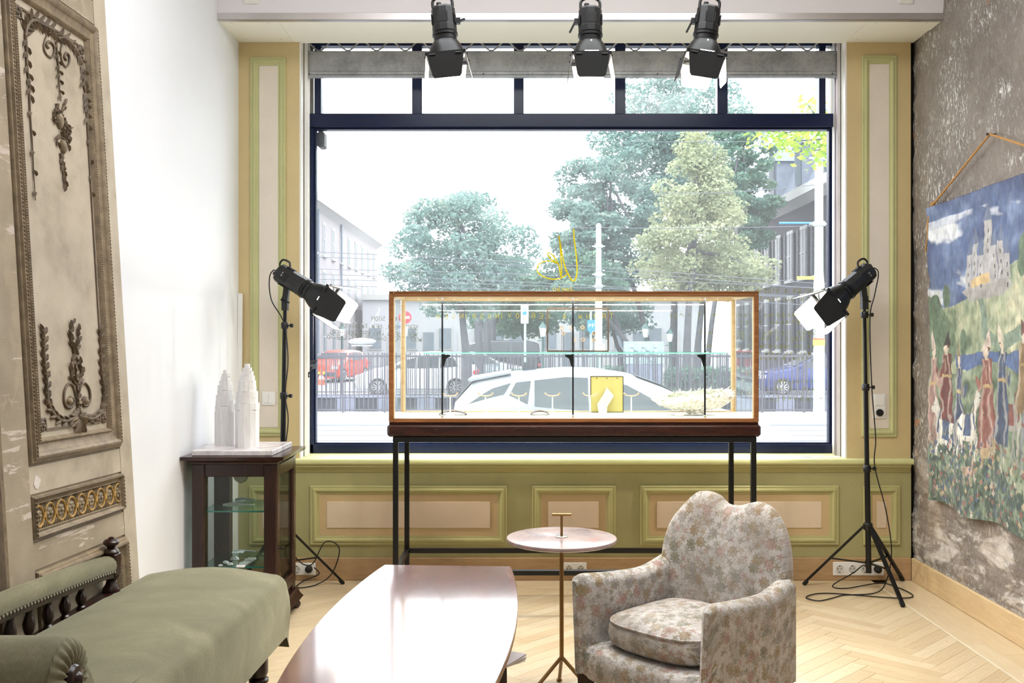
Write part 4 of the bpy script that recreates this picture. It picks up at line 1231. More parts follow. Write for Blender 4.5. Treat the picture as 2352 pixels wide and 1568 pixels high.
case = thing('glass_case', 'long glass display case with brown wood edging on the steel table', 'display case', (.288, 5.22, .9945))
GX0, GX1, GZ0, GZ1 = -.632, 1.2077, .9945, 1.639
e = .024
for (y0, y1, mt, nm) in ((VF, VF + e, 'case_teak', 'front'), (VB - e, VB, 'case_lining', 'rear')):
    for x0 in (GX0, GX1 - e):
        MB().box(x0, x0 + e, y0, y1, GZ0, GZ1, .003).build('upright', mt, case)
    MB().box(GX0 + e, GX1 - e, y0, y1, GZ0, GZ0 + .020, .002).build('bottom_bar', mt, case)
    MB().box(GX0 + e, GX1 - e, y0, y1, GZ1 - .017, GZ1, .002).build('top_bar', mt, case)
    MB().box(GX0 + e, GX1 - e, y0 + .004, y1 - .004, GZ1 - .022, GZ1 - .017).build('top_bead', 'case_lining', case)
MB().box(GX0, GX1, VF - .003, VF + .012, GZ1, GZ1 + .008, .002).build('top_lip', 'case_teak', case)
for x0 in (GX0, GX1 - e):
    MB().box(x0, x0 + e, VF + e, VB - e, GZ0, GZ0 + .016, .002).build('side_bar', 'case_lining', case)
    MB().box(x0, x0 + e, VF + e, VB - e, GZ1 - .017, GZ1, .002).build('side_bar', 'case_lining', case)
for x0, s in ((GX0 + e, 1), (GX1 - e, -1)):
    MB().box(x0, x0 + s * .004, VF + .004, VF + .018, GZ0 + .02, GZ1 - .02).build('lining_strip', 'case_lining', case)
MB().box(GX0 + .01, GX1 - .01, VF + .01, VB - .01, GZ0 + .004, GZ0 + .0135).build('case_floor', 'paper_white', case)
MB().box(GX0 + .02, GX1 - .02, VF + .008, VF + .012, GZ0 + .018, GZ1 - .016).build('glass_pane', 'case_glass', case)
MB().box(GX0 + .02, GX1 - .02, VB - .012, VB - .008, GZ0 + .018, GZ1 - .016).build('glass_pane', 'case_glass', case)
for x in (GX0 + .010, GX1 - .014):
    MB().box(x, x + .004, VF + .02, VB - .02, GZ0 + .015, GZ1 - .016).build('glass_pane', 'case_glass', case)
MB().box(GX0 + .02, GX1 - .02, VF + .02, VB - .02, GZ1 - .010, GZ1 - .006).build('glass_pane', 'case_glass', case)
CF = GZ0 + .0135
for px in (1016, 1316, 1619):
    x = (px - VX) / F * 5.03
    r = MB().box(x - .004, x + .004, 5.026, 5.034, CF, GZ1 - .018).build('shelf_rod', 'black_metal', case)
    MB().box(x - .007, x + .007, 5.023, 5.037, CF, CF + .018, .002).build('rod_foot', 'steel_satin', r)
    MB().box(x - .024, x + .024, 5.024, 5.036, GZ1 - .021, GZ1 - .018).build('rod_plate', 'black_metal', r)
    s = 1 if px < 1300 else -1
    m = MB().box(x - .003, x + .003, 5.034, 5.20, 1.318, 1.334).prism([(5.034, 1.318), (5.034, 1.262), (5.045, 1.262), (5.10, 1.318)], lambda a, b, d: (d, a, b), x - .003, x + .003)
    m.box(x + .004, x + .040 * s, 5.022, 5.030, 1.322, 1.330).prism([(x + .004 * s, 1.322), (x + .004 * s, 1.27), (x + .009 * s, 1.27), (x + .02 * s, 1.31), (x + .04 * s, 1.322)], lambda a, b, d: (a, d, b), 5.022, 5.030)
    m.build('shelf_bracket', 'black_metal', r)
sh = MB().box(-.468, 1.058, 5.005, 5.30, 1.3345, 1.3415).build('glass_shelf', 'shelf_glass', case)
MB().box(-.468, 1.058, 5.0025, 5.005, 1.3345, 1.3415).build('shelf_edge', 'shelf_edge_cyan', sh)
# small lamps set into the edging
led = MB()
for i in range(18):
    led.sphere((GX0 + .10 + i * (GX1 - GX0 - .2) / 17, VB - .0255, GZ1 - .012), .0018, 6, 4)
led.build('led_dots', 'led_dot', case, kind='stuff')
a_ = area('case_light', ((GX0 + GX1) / 2, VF + .04, GZ1 - .024), (1.7, .02), 7.0, (1, .92, .80), (math.radians(16), 0, 0))
a_.parent = case; a_.location = Vector(a_.location) - ORG[case.name]

# inside the case
def tstand(px, py, label):
    p = P2(px, py, CF)
    t_ = thing('jewellery_stand', label, 'jewellery stand', (p.x, p.y, CF), 0, 'small T-shaped stands in the glass case', world=False)
    MB().lathe([(.030, 0), (.030, .002), (.022, .005), (.008, .011), (.0035, .016), (.0028, .10)], 16).build('foot', 'paper_white', t_)
    MB().lathe([(.0026, .016), (.0026, .108)], 8).build('stem', 'jewel_brass', t_)
    m = MB().tube(smoothpath([(-.036, 0, .118), (-.026, 0, .110), (0, 0, .106), (.026, 0, .110), (.036, 0, .118)], 4), .0030, 8)
    m.sphere((-.037, 0, .119), .005, 8, 6).sphere((.037, 0, .119), .005, 8, 6).build('arm', 'jewel_brass', t_)
TS = ((1034, 'first'), (1115, 'second'), (1192, 'third'), (1269, 'fourth'), (1356, 'fifth'), (1450, 'sixth'))
for px, nm in TS:
    tstand(px, 956, 'brass T-shaped jewellery stand in the glass case, %s counting from the white wall' % nm)
# photo frame seen from behind
p = P2(1394, 947, CF)
fr_ = thing('photo_frame', 'gold-backed photo frame with cream easel strut inside the glass case', 'photo frame', (p.x, p.y, CF), 0, world=False)
hw, hh = .0885, .197
MB().box(-hw, hw, 0, .008, 0, hh, .002).build('back_board', 'card_gold', fr_)
m = MB()
for a, b in (((-hw, 0), (hw, 0)), ((hw, 0), (hw, hh)), ((hw, hh), (-hw, hh)), ((-hw, hh), (-hw, 0))):
    m.bar((a[0], .004, a[1] + (.001 if a[1] == 0 else 0)), (b[0], .004, b[1] + (.001 if b[1] == 0 else 0)), .004, .012, up=(0, 1, 0))
m.build('rim', 'bezel_dark', fr_)
m = MB(); S = lambda x, z: (x, -.002 - (hh * .70 - z) * .42, max(z, .0))
m.add([S(.0, .138), S(.036, .092), S(-.002, .036), S(-.006, .001), S(-.050, .001), S(-.056, .048), S(-.022, .098)], [(0, 1, 2, 3, 4, 5, 6)])
m.add([(x, y + .003, z) for x, y, z in m.v[:7]], [(6, 5, 4, 3, 2, 1, 0)])
m.f += [(i, (i + 1) % 7, 7 + (i + 1) % 7, 7 + i) for i in range(7)]
m.build('easel_strut', 'card_cream', fr_)
for x in (-.055, 0, .055): MB().sphere((x, -.001, hh - .010), .0035, 8, 5).build('turn_clip', 'brass_satin', fr_)
# sponge coral bowl
p = P2(1592, 952, CF)
m = MB(); NU, NV = 72, 22; pts = []
for i in range(NU):
    a_ = 2 * PI * i / NU
    for j in range(NV):
        t_ = j / (NV - 1)
        rr = (.035 + .172 * t_ ** .62); z = .006 + .085 * t_ ** 1.8
        if j > NV - 5: rr -= .010 * (j - NV + 5)
        nz = float(fbm(i * .9, j * .9, 2, 5)) - .5
        lob = 1 + .05 * math.sin(3 * a_ + 1) + .03 * math.sin(7 * a_)
        rr = rr * lob + nz * .016 * (t_ + .2)
        pts.append((p.x + rr * 1.10 * math.cos(a_), p.y + rr * .72 * math.sin(a_), CF + z * (1 + .22 * math.cos(a_ - .3)) + (float(vnoise(i * 1.7, j * 1.3, 9)) - .5) * .016 * t_ + .022))
m.grid(pts, NU, NV, cu=True); m.f.append(tuple(i * NV for i in range(NU)))
coral = m.build('sponge_coral', 'sponge_cream', None, 'wide cream sponge coral bowl inside the glass case', 'coral', smooth=False)
m = MB(); cc = Vector((p.x, p.y, CF + .10))
for k in range(1500):
    q = Vector(pts[random.randrange(len(pts))]) + Vector((random.uniform(-.006, .006), random.uniform(-.006, .006), random.uniform(-.004, .004)))
    d_ = (q - Vector((p.x, p.y, CF - .02))).normalized() * random.uniform(.008, .020) + Vector((random.uniform(-.006, .006), random.uniform(-.006, .006), random.uniform(-.002, .006)))
    s_ = d_.orthogonal().normalized() * random.uniform(.003, .006); t2 = d_.cross(s_).normalized() * s_.length
    m.add([q + s_, q - s_ * .5 + t2 * .8, q - s_ * .5 - t2 * .8, q + d_], [(0, 1, 3), (1, 2, 3), (2, 0, 3)])
m.build('coral_tufts', 'sponge_cream', coral, kind='stuff', smooth=False)
m = MB()
for k in range(46):
    a_ = random.uniform(0, 2 * PI); r = random.uniform(0, .034); q = (p.x + .005 + r * math.cos(a_) * 1.5, p.y - .05 + r * math.sin(a_), CF + .017 + random.uniform(0, .034))
    m.sphere(q, random.uniform(.007, .014), 6, 4)
m.build('coral_foot', 'sponge_cream', coral, smooth=False)
p = P2(1561, 956, CF)
m = MB().sphere((p.x, p.y, CF + .0105), .0115, 14, 9, (2.1, 1.5, .95)); m.build('pebble', 'stone_cream', None, 'small cream pebble beside the sponge coral', 'pebble')
# opened booklets lying face down
for px, py, w, lab in ((1040, 953, .15, 'open booklet face down at the first jewellery stand'), (1240, 953, .10, 'open booklet face down near the fourth jewellery stand')):
    p = P2(px, py, CF); m = MB(); pts = []; NN = 13
    for yy in (-.03, .07):
        for i in range(NN):
            u_ = i / (NN - 1) * 2 - 1; pts.append((p.x + u_ * w / 2, p.y + yy, CF + .003 + .022 * (1 - abs(u_)) ** .6 * (1 if abs(u_) > .02 else .8)))
    m.grid(pts, 2, NN); m2 = [(x, y, z + .0025) for x, y, z in pts]; m.grid(m2, 2, NN)
    bk = m.build('booklet', 'book_brown', None, lab, 'booklet', 'booklets in the glass case')
    m = MB(); m.grid([(x * 1 + 0, y + .001, z - .0012) for x, y, z in pts], 2, NN); m.build('pages', 'paper_white', bk)
# ring display: thin frame on the shelf with rings on pins
ed = thing('ring_display', 'thin rectangular metal frame holding rings on pins, standing on the glass shelf', 'jewellery display', (.32, 5.15, 1.3415))
x0, x1, z0, z1 = .163, .477, 1.3465, 1.567
m = MB()
for a, b in (((x0, z0), (x1, z0)), ((x1, z0), (x1, z1)), ((x1, z1), (x0, z1)), ((x0, z1), (x0, z0))):
    m.bar((a[0], 5.15, a[1]), (b[0], 5.15, b[1]), .007, .010, up=(0, 1, 0))
m.build('frame', 'bezel_dark', ed)
for px, pz in ((1290, 753), (1294, 765), (1312, 752), (1319, 781), (1338, 752), (1339, 780), (1364, 765), (1364, 781)):
    x, z = (px - VX) / F * 5.15, EYE - (pz - VY) / F * 5.15
    m = MB().tube([(x, 5.15, z0), (x, 5.15, z - .008)], .0012, 6); pin = m.build('pin', 'bezel_dark', ed)
    m = MB().tube([(x + .0085 * math.cos(2 * PI * k / 14), 5.15, z + .0085 * math.sin(2 * PI * k / 14)) for k in range(14)], .0026, 6, closed=True); m.build('ring', 'jewel_brass', pin)
MB().box((1366 - VX) / F * 5.15, (1389 - VX) / F * 5.15, 5.152, 5.154, z0, z0 + .038).build('card', 'card_cream', ed)

# ------------------------------------------------------------------ coffee table
ZT = .56
ct = thing('coffee_table', 'low boat-shaped veneer coffee table with glossy top and dark legs', 'coffee table', (-.296, 2.97, 0))
c0, c1 = Vector((-.257, 3.737)), Vector((-.335, 2.21)); ax = (c1 - c0).normalized(); L = (c1 - c0).length; nx = Vector((-ax.y, ax.x))
out = []
for i in range(25):
    t_ = i / 24; hw = (.237 + .060 * math.sin(PI * t_) ** .85); q = c0 + ax * (L * t_) + nx * hw; out.append((q.x, q.y))
for i in range(25):
    t_ = 1 - i / 24; hw = (.237 + .060 * math.sin(PI * t_) ** .85); q = c0 + ax * (L * t_) - nx * hw; out.append((q.x, q.y))
n = len(out); inn = [((a - c0.x - (c1 - c0).x / 2) * .996 + c0.x + (c1 - c0).x / 2, (b - c0.y - (c1 - c0).y / 2) * .998 + c0.y + (c1 - c0).y / 2) for a, b in out]
m = MB(); m.add([(a, b, ZT - .001) for a, b in out] + [(a, b, ZT) for a, b in inn], [tuple(range(n, 2 * n))] + [(i, (i + 1) % n, n + (i + 1) % n, n + i) for i in range(n)])
m.add([(a, b, ZT - .004) for a, b in out] + [(a, b, ZT - .001) for a, b in out], [(i, (i + 1) % n, n + (i + 1) % n, n + i) for i in range(n)])
m.build('table_top', 'table_veneer', ct, smooth=False)
m = MB(); m.add([(a, b, ZT - .022) for a, b in inn] + [(a, b, ZT - .0041) for a, b in out], [tuple(range(n))[::-1], tuple(range(n, 2 * n))] + [(i, (i + 1) % n, n + (i + 1) % n, n + i) for i in range(n)])
m.build('edge_band', 'table_edge', ct)
for t_, s in ((.13, 1), (.13, -1), (.87, 1), (.87, -1)):
    q = c0 + ax * (L * t_) + nx * s * .208; f_ = c0 + ax * (L * (t_ - (.02 if t_ < .5 else -.02))) + nx * s * .222
    m = MB().add([(q.x + a * .024, q.y + b * .024, ZT - .022) for a, b in ((-1, -1), (1, -1), (1, 1), (-1, 1))] + [(f_.x + a * .014, f_.y + b * .014, 0) for a, b in ((-1, -1), (1, -1), (1, 1), (-1, 1))],
                 [(0, 1, 2, 3), (7, 6, 5, 4), (0, 4, 5, 1), (1, 5, 6, 2), (2, 6, 7, 3), (3, 7, 4, 0)])
    m.build('leg', 'mahogany', ct)
for s in (1, -1):
    a, b = c0 + ax * L * .13 + nx * s * .205, c0 + ax * L * .87 + nx * s * .205
    MB().bar((a.x, a.y, .305), (b.x, b.y, .305), .022, .022).build('shelf_rail', 'mahogany', ct)
m = MB()
for k in range(9):
    o = -.168 + k * .042; a, b = c0 + ax * L * .13 + nx * o, c0 + ax * L * .87 + nx * o
    m.bar((a.x, a.y, .305), (b.x, b.y, .305), .012, .012)
m.bar((*(c0 + ax * L * .135 + nx * .21), .293), (*(c0 + ax * L * .135 - nx * .21), .293), .02, .012).bar((*(c0 + ax * L * .865 + nx * .21), .293), (*(c0 + ax * L * .865 - nx * .21), .293), .02, .012)
m.build('rack_slats', 'mahogany', ct)
z = .3115
mags = []
for k in range(4):
    cxm, cym = -.145 + .006 * k, 3.36 - .01 * k
    a_ = math.radians(-44 + 5 * k)
    m = MB().box(-.105, .105, -.148, .148, 0, .005, .001).xform(Matrix.Translation((cxm, cym, z)) @ Matrix.Rotation(a_, 4, 'Z'))
    m.build('magazine', 'paper_grey' if k % 2 else 'paper_white', None, ('grey magazine lying lowest of the pile under the coffee table', 'white magazine, second from below under the coffee table', 'grey magazine, third from below under the coffee table', 'magazine sticking out on top of the pile under the coffee table')[k], 'magazine', 'magazines under the coffee table')
    z += .0055

# ------------------------------------------------------------------ round marble side table
SX, SY, SZ = .179, 3.90, .634
stb = thing('side_table', 'round pink marble side table on a slender brass tripod with T handle', 'side table', (SX, SY, 0))
MB().lathe([(.205, SZ - .018), (.2155, SZ - .013), (.2165, SZ - .006), (.2145, SZ - .001), (.211, SZ)], 56, (SX, SY, 0)).build('table_top', 'pink_marble', stb)
MB().tube([(SX, SY, .155), (SX, SY, SZ - .016)], .0085, 12).build('stem', 'brass_satin', stb)
for ang in (90, 215, 325):
    a_ = math.radians(ang); MB().tube([(SX, SY, .165), (SX + .205 * math.cos(a_), SY + .205 * math.sin(a_), .006)], .0075, 10).build('leg', 'brass_satin', stb)
    MB().lathe([(.012, 0), (.012, .006), (.008, .010)], 10, (SX + .208 * math.cos(a_), SY + .208 * math.sin(a_), 0)).build('foot_pad', 'brass_satin', stb)
MB().lathe([(.024, SZ), (.024, SZ + .003), (.021, SZ + .005), (.006, SZ + .006)], 24, (SX, SY, 0)).build('collar', 'steel_satin', stb)
h = MB().tube([(SX, SY, SZ + .004), (SX, SY, SZ + .086)], .0052, 10).build('handle_stem', 'brass_satin', stb)
MB().tube([(SX - .038, SY, SZ + .088), (SX + .038, SY, SZ + .088)], .0058, 12).build('handle_bar', 'brass_satin', h)

# ------------------------------------------------------------------ armchair in floral brocade
t = NT('floral_brocade')
tc = t.new('ShaderNodeTexCoord')
def flower(scale, petals, R, off, rnd=.7, depth=.35):
    mp = t.new('ShaderNodeMapping'); t.link(tc.outputs['UV'], mp.inputs['Vector']); mp.inputs['Scale'].default_value = (scale, scale, 1); mp.inputs['Location'].default_value = (off, off * 1.7, 0)
    vo = t.new('ShaderNodeTexVoronoi', voronoi_dimensions='2D'); t.link(mp.outputs[0], vo.inputs['Vector']); vo.inputs['Scale'].default_value = 1; vo.inputs['Randomness'].default_value = rnd
    sub = t.new('ShaderNodeVectorMath', operation='SUBTRACT'); t.link(mp.outputs[0], sub.inputs[0]); t.link(vo.outputs['Position'], sub.inputs[1])
    sp = t.new('ShaderNodeSeparateXYZ'); t.link(sub.outputs[0], sp.inputs[0])
    sc = t.new('ShaderNodeSeparateColor'); t.link(vo.outputs['Color'], sc.inputs[0])
    ang = t.math('ADD', t.math('ARCTAN2', sp.outputs['Y'], sp.outputs['X']), t.math('MULTIPLY', sc.outputs[1], 6.28))
    r = t.math('SQRT', t.math('ADD', t.math('MULTIPLY', sp.outputs['X'], sp.outputs['X']), t.math('MULTIPLY', sp.outputs['Y'], sp.outputs['Y'])))
    edge = t.math('MULTIPLY', t.math('ADD', 1 - depth, t.math('MULTIPLY', t.math('COSINE', t.math('MULTIPLY', ang, petals)), depth)), R)
    edge = t.math('ADD', edge, t.math('MULTIPLY', t.math('COSINE', t.math('MULTIPLY', ang, petals * 3)), R * .10))
    d = t.math('SUBTRACT', edge, r)
    mask = t.ramp(t.math('MULTIPLY', d, 14), [(.0, 0), (.35, 1)])
    # inner ring lines of the blossom
    ring = t.ramp(t.math('ABSOLUTE', t.math('SUBTRACT', r, t.math('MULTIPLY', edge, .55))), [(.0, .25), (.03, 1)])
    return mask, ring, sc.outputs[0], vo
va = t.coord('UV')
f1, g1, c1_, v1 = flower(14, 8, .33, .3, .75, .16)
f2, g2, c2_, v2 = flower(29, 5, .40, 4.1, .9, .32)
f3, g3, c3_, v3 = flower(38, 2, .52, 9.4, 1.0, .62)
pal = lambda x: t.ramp(x, [(.0, lin('#8a6f3c')), (.22, lin('#a27466')), (.42, lin('#66684a')), (.62, lin('#93783c')), (.80, lin('#85817a')), (1, lin('#9c6c5e'))], 'CONSTANT')
wn = t.noise(va, 14, 4, .6)
base = t.ramp(wn, [(.3, lin('#aca7a4')), (.7, lin('#c8c3c0'))])
wear = t.noise(t.coord('Object'), 3.0, 4, .6)
keep = t.ramp(wear, [(.36, .6), (.56, 1)])
c = t.mix(t.math('MULTIPLY', t.math('MULTIPLY', f3, g3), t.math('MULTIPLY', keep, .35)), base, pal(c3_))
c = t.mix(t.math('MULTIPLY', t.math('MULTIPLY', f2, g2), t.math('MULTIPLY', keep, .75)), c, pal(c2_))
c = t.mix(t.math('MULTIPLY', t.math('MULTIPLY', f1, g1), t.math('MULTIPLY', keep, .8)), c, pal(c1_))
tend = t.ramp(t.math('ABSOLUTE', t.math('SUBTRACT', t.noise(va, 18, 1, .4, .6), .5)), [(.010, .45), (.024, 0)])
c = t.mix(tend, c, lin('#8a8368'))
dirt = t.ramp(t.noise(t.coord('Object'), 4.5, 5, .65), [(.46, 0), (.68, .6)])
c = t.mix(dirt, c, lin('#82776a'))
t.set(c, .72, Sheen_Weight=.35, Sheen_Roughness=.35)
hgt = t.math('ADD', t.math('MULTIPLY', t.math('MULTIPLY', f1, g1), .8), t.math('ADD', t.math('MULTIPLY', t.math('MULTIPLY', f2, g2), .7), t.math('MULTIPLY', f3, .5)))
t.bump(hgt, .55, .006)

ac = thing('armchair', 'small armchair in worn silvery floral brocade with a double-humped back', 'armchair', (.622, 3.559, 0), math.radians(-46.4), world=False)
ZB = .215
def uvgrid(pts, uvs, nu, nv, cu=False, cv=False):
    m = MB(); m.grid(pts, nu, nv, cu, cv); m.uv = list(uvs); return m
# backrest from concentric outlines
half = [(0, .785), (.035, .789), (.075, .803), (.12, .812), (.165, .800), (.205, .772), (.240, .728), (.264, .675), (.278, .61), (.283, .54), (.283, .46), (.280, .36), (.276, .26)]
outl = [(x, z) for x, z in half] + [(.20, .255), (.10, .255), (0, .255)]
outl = outl + [(-x, z) for x, z in outl[::-1][1:-1]]
outl = [(x, z + (.014 if -.2 < x < -.06 and z > .75 else 0)) for x, z in outl]
op = smoothpath([(x, 0, z) for x, z in outl + outl[:1]], 3)[:-1]
cz = .50
pts = []; uvs = []; rings = [(.02, -.012), (.25, -.010), (.5, -.004), (.7, .000), (.85, .006), (.94, .018), (.985, .034), (1.0, .052), (.985, .072), (.94, .086), (.8, .092), (.4, .094), (.02, .094)]
def backy(x, z): return .175 + .10 * max(0, (z - .30)) - .045 * (abs(x) / .28) ** 2 * (1 if z > .3 else .6)
for s, d in rings:
    for q in op:
        x, z = q.x * s, cz + (q.z - cz) * s
        bulge = 0
        pts.append((x, backy(x, z) + d - .015 * max(0, 1 - (x / .2) ** 2) * max(0, 1 - ((z - .6) / .2) ** 2) * (1 if d < .03 else 0), z)); uvs.append((x, z))
m = uvgrid(pts, uvs, len(rings), len(op), cv=True); m.f.append(tuple(range(len(op)))); m.f.append(tuple((len(rings) - 1) * len(op) + k for k in range(len(op))))
m.build('backrest', 'floral_brocade', ac, angle=80)
# arms
for sx_ in (-1, 1):
    secs = []; pts = []; uvs = []
    NS = 30
    for i in range(NS):
        t_ = i / (NS - 1); y = -.300 + t_ * .50
        e = 0
        if i < 4: e = (1 - math.sqrt(1 - ((4 - i) / 4.0) ** 2)) * .028
        top = .572 - .030 * math.sin(min(1, t_ / .75) * PI / 2) + .030 * max(0, (t_ - .68) / .32) ** 1.6
        flare = .018 * (1 - t_)
        xo, xi = .306, .232 - .01 * t_
        r = .034
        sec = []
        for k in range(4): sec.append((xi + e, ZB + .005 + (top - r - ZB) * k / 4))
        for k in range(9):
            a_ = PI - PI * k / 8; cx_ = (xi + xo) / 2; sec.append((cx_ + ((xo - xi) / 2 - e) * math.cos(a_), top - r + (r - e) * math.sin(a_)))
        for k in range(1, 6): sec.append((xo - e, top - r + (ZB - top + r) * k / 5))
        per = 0; prev = None
        for k, (x, z) in enumerate(sec):
            if prev: per += math.hypot(x - prev[0], z - prev[1])
            prev = (x, z)
            fx = x + flare * max(0, (z - ZB) / .36)
            pts.append((sx_ * fx, y, z)); uvs.append((y + 2 * (sx_ > 0) + 1.3, per + .2))
    m = uvgrid(pts, uvs, NS, len(sec), cv=True)
    # front cap
    base_i = len(m.v); cap = [p for p in pts[:len(sec)]]
    for p in cap: m.v.append((p[0], p[1] - .0005, p[2])); m.uv.append((p[0] + 5, p[2]))
    m.f.append(tuple(base_i + k for k in range(len(sec)))); m.f.append(tuple((NS - 1) * len(sec) + k for k in range(len(sec))))
    m.build('arm', 'floral_brocade', ac, angle=60)
# front rail, bowed
pts = []; uvs = []; NX = 20; sec = [(-.02, .0), (-.032, .015), (-.036, .05), (-.034, .09), (-.022, .108), (0, .114), (.05, .116), (.05, 0)]
for i in range(NX):
    x = -.25 + .50 * i / (NX - 1); bow = .022 * math.cos(x / .25 * PI / 2); sag = -.0 - .012 * math.cos(x / .25 * PI / 2)
    for k, (y, z) in enumerate(sec): pts.append((x, -.255 + y - bow, ZB - .012 + z + (sag if z < .02 else 0))); uvs.append((x + 3.1, k * .03))
m = uvgrid(pts, uvs, NX, len(sec), cv=True); m.f.append(tuple(range(len(sec)))); m.build('front_rail', 'floral_brocade', ac, angle=70)
m = MB().box(-.235, .235, -.22, .24, ZB, .315); m.uv = [(p[0] + 7, p[1]) for p in m.v]; m.build('seat_deck', 'floral_brocade', ac)
# loose cushion with a welt
NU, NV = 48, 14; pts = []; uvs = []
def sup(a, p): c, s = math.cos(a), math.sin(a); return (abs(c) ** p * (1 if c > 0 else -1), abs(s) ** p * (1 if s > 0 else -1))
prof = [(.02, 0), (.55, .002), (.86, .006), (.97, .022), (1.0, .05), (.99, .075), (.965, .092), (.93, .104), (.80, .118), (.6, .128), (.3, .134), (.02, .135)]
for s, z in prof:
    for i in range(NU):
        cx_, sy_ = sup(2 * PI * i / NU, .52)
        x = .222 * s * cx_; y = -.038 + .225 * s * sy_ - (.012 * (1 - (x / .22) ** 2) if sy_ < 0 else 0) * s
        zz = .318 + z + .010 * (float(fbm(x * 9, y * 9, 2, 3)) - .5) * (1 if z > .06 else 0)
        pts.append((x, y, zz)); uvs.append((x + 9.2, y + (0 if z > .08 else z * 1.2)))
m = uvgrid(pts, uvs, len(prof), NU, cv=True); m.f.append(tuple((len(prof) - 1) * NU + k for k in range(NU))); m.f.append(tuple(range(NU)))
cu_ = m.build('seat_cushion', 'floral_brocade', ac, angle=70)
m = MB(); m.tube([(lambda q, i=i: (.222 * .965 * q[0], -.038 + .225 * .965 * q[1] - (.012 * (1 - (q[0]) ** 2) if q[1] < 0 else 0), .318 + .096))(sup(2 * PI * i / NU, .52)) for i in range(NU)], .0042, 6, closed=True)
m.uv = [(p[0] + 9.2, p[1]) for p in m.v]; m.build('welt', 'floral_brocade', cu_)
for x, y, bk in ((-.262, -.262, 0), (.262, -.262, 0), (-.24, .20, 1), (.24, .20, 1)):
    dy = .05 * bk
    MB().add([(x + a * .023, y + b * .023, ZB + .02) for a, b in ((-1, -1), (1, -1), (1, 1), (-1, 1))] + [(x + a * .015, y + dy + b * .015, 0) for a, b in ((-1, -1), (1, -1), (1, 1), (-1, 1))],
             [(0, 1, 2, 3), (7, 6, 5, 4), (0, 4, 5, 1), (1, 5, 6, 2), (2, 6, 7, 3), (3, 7, 4, 0)]).build('leg', 'mahogany', ac)
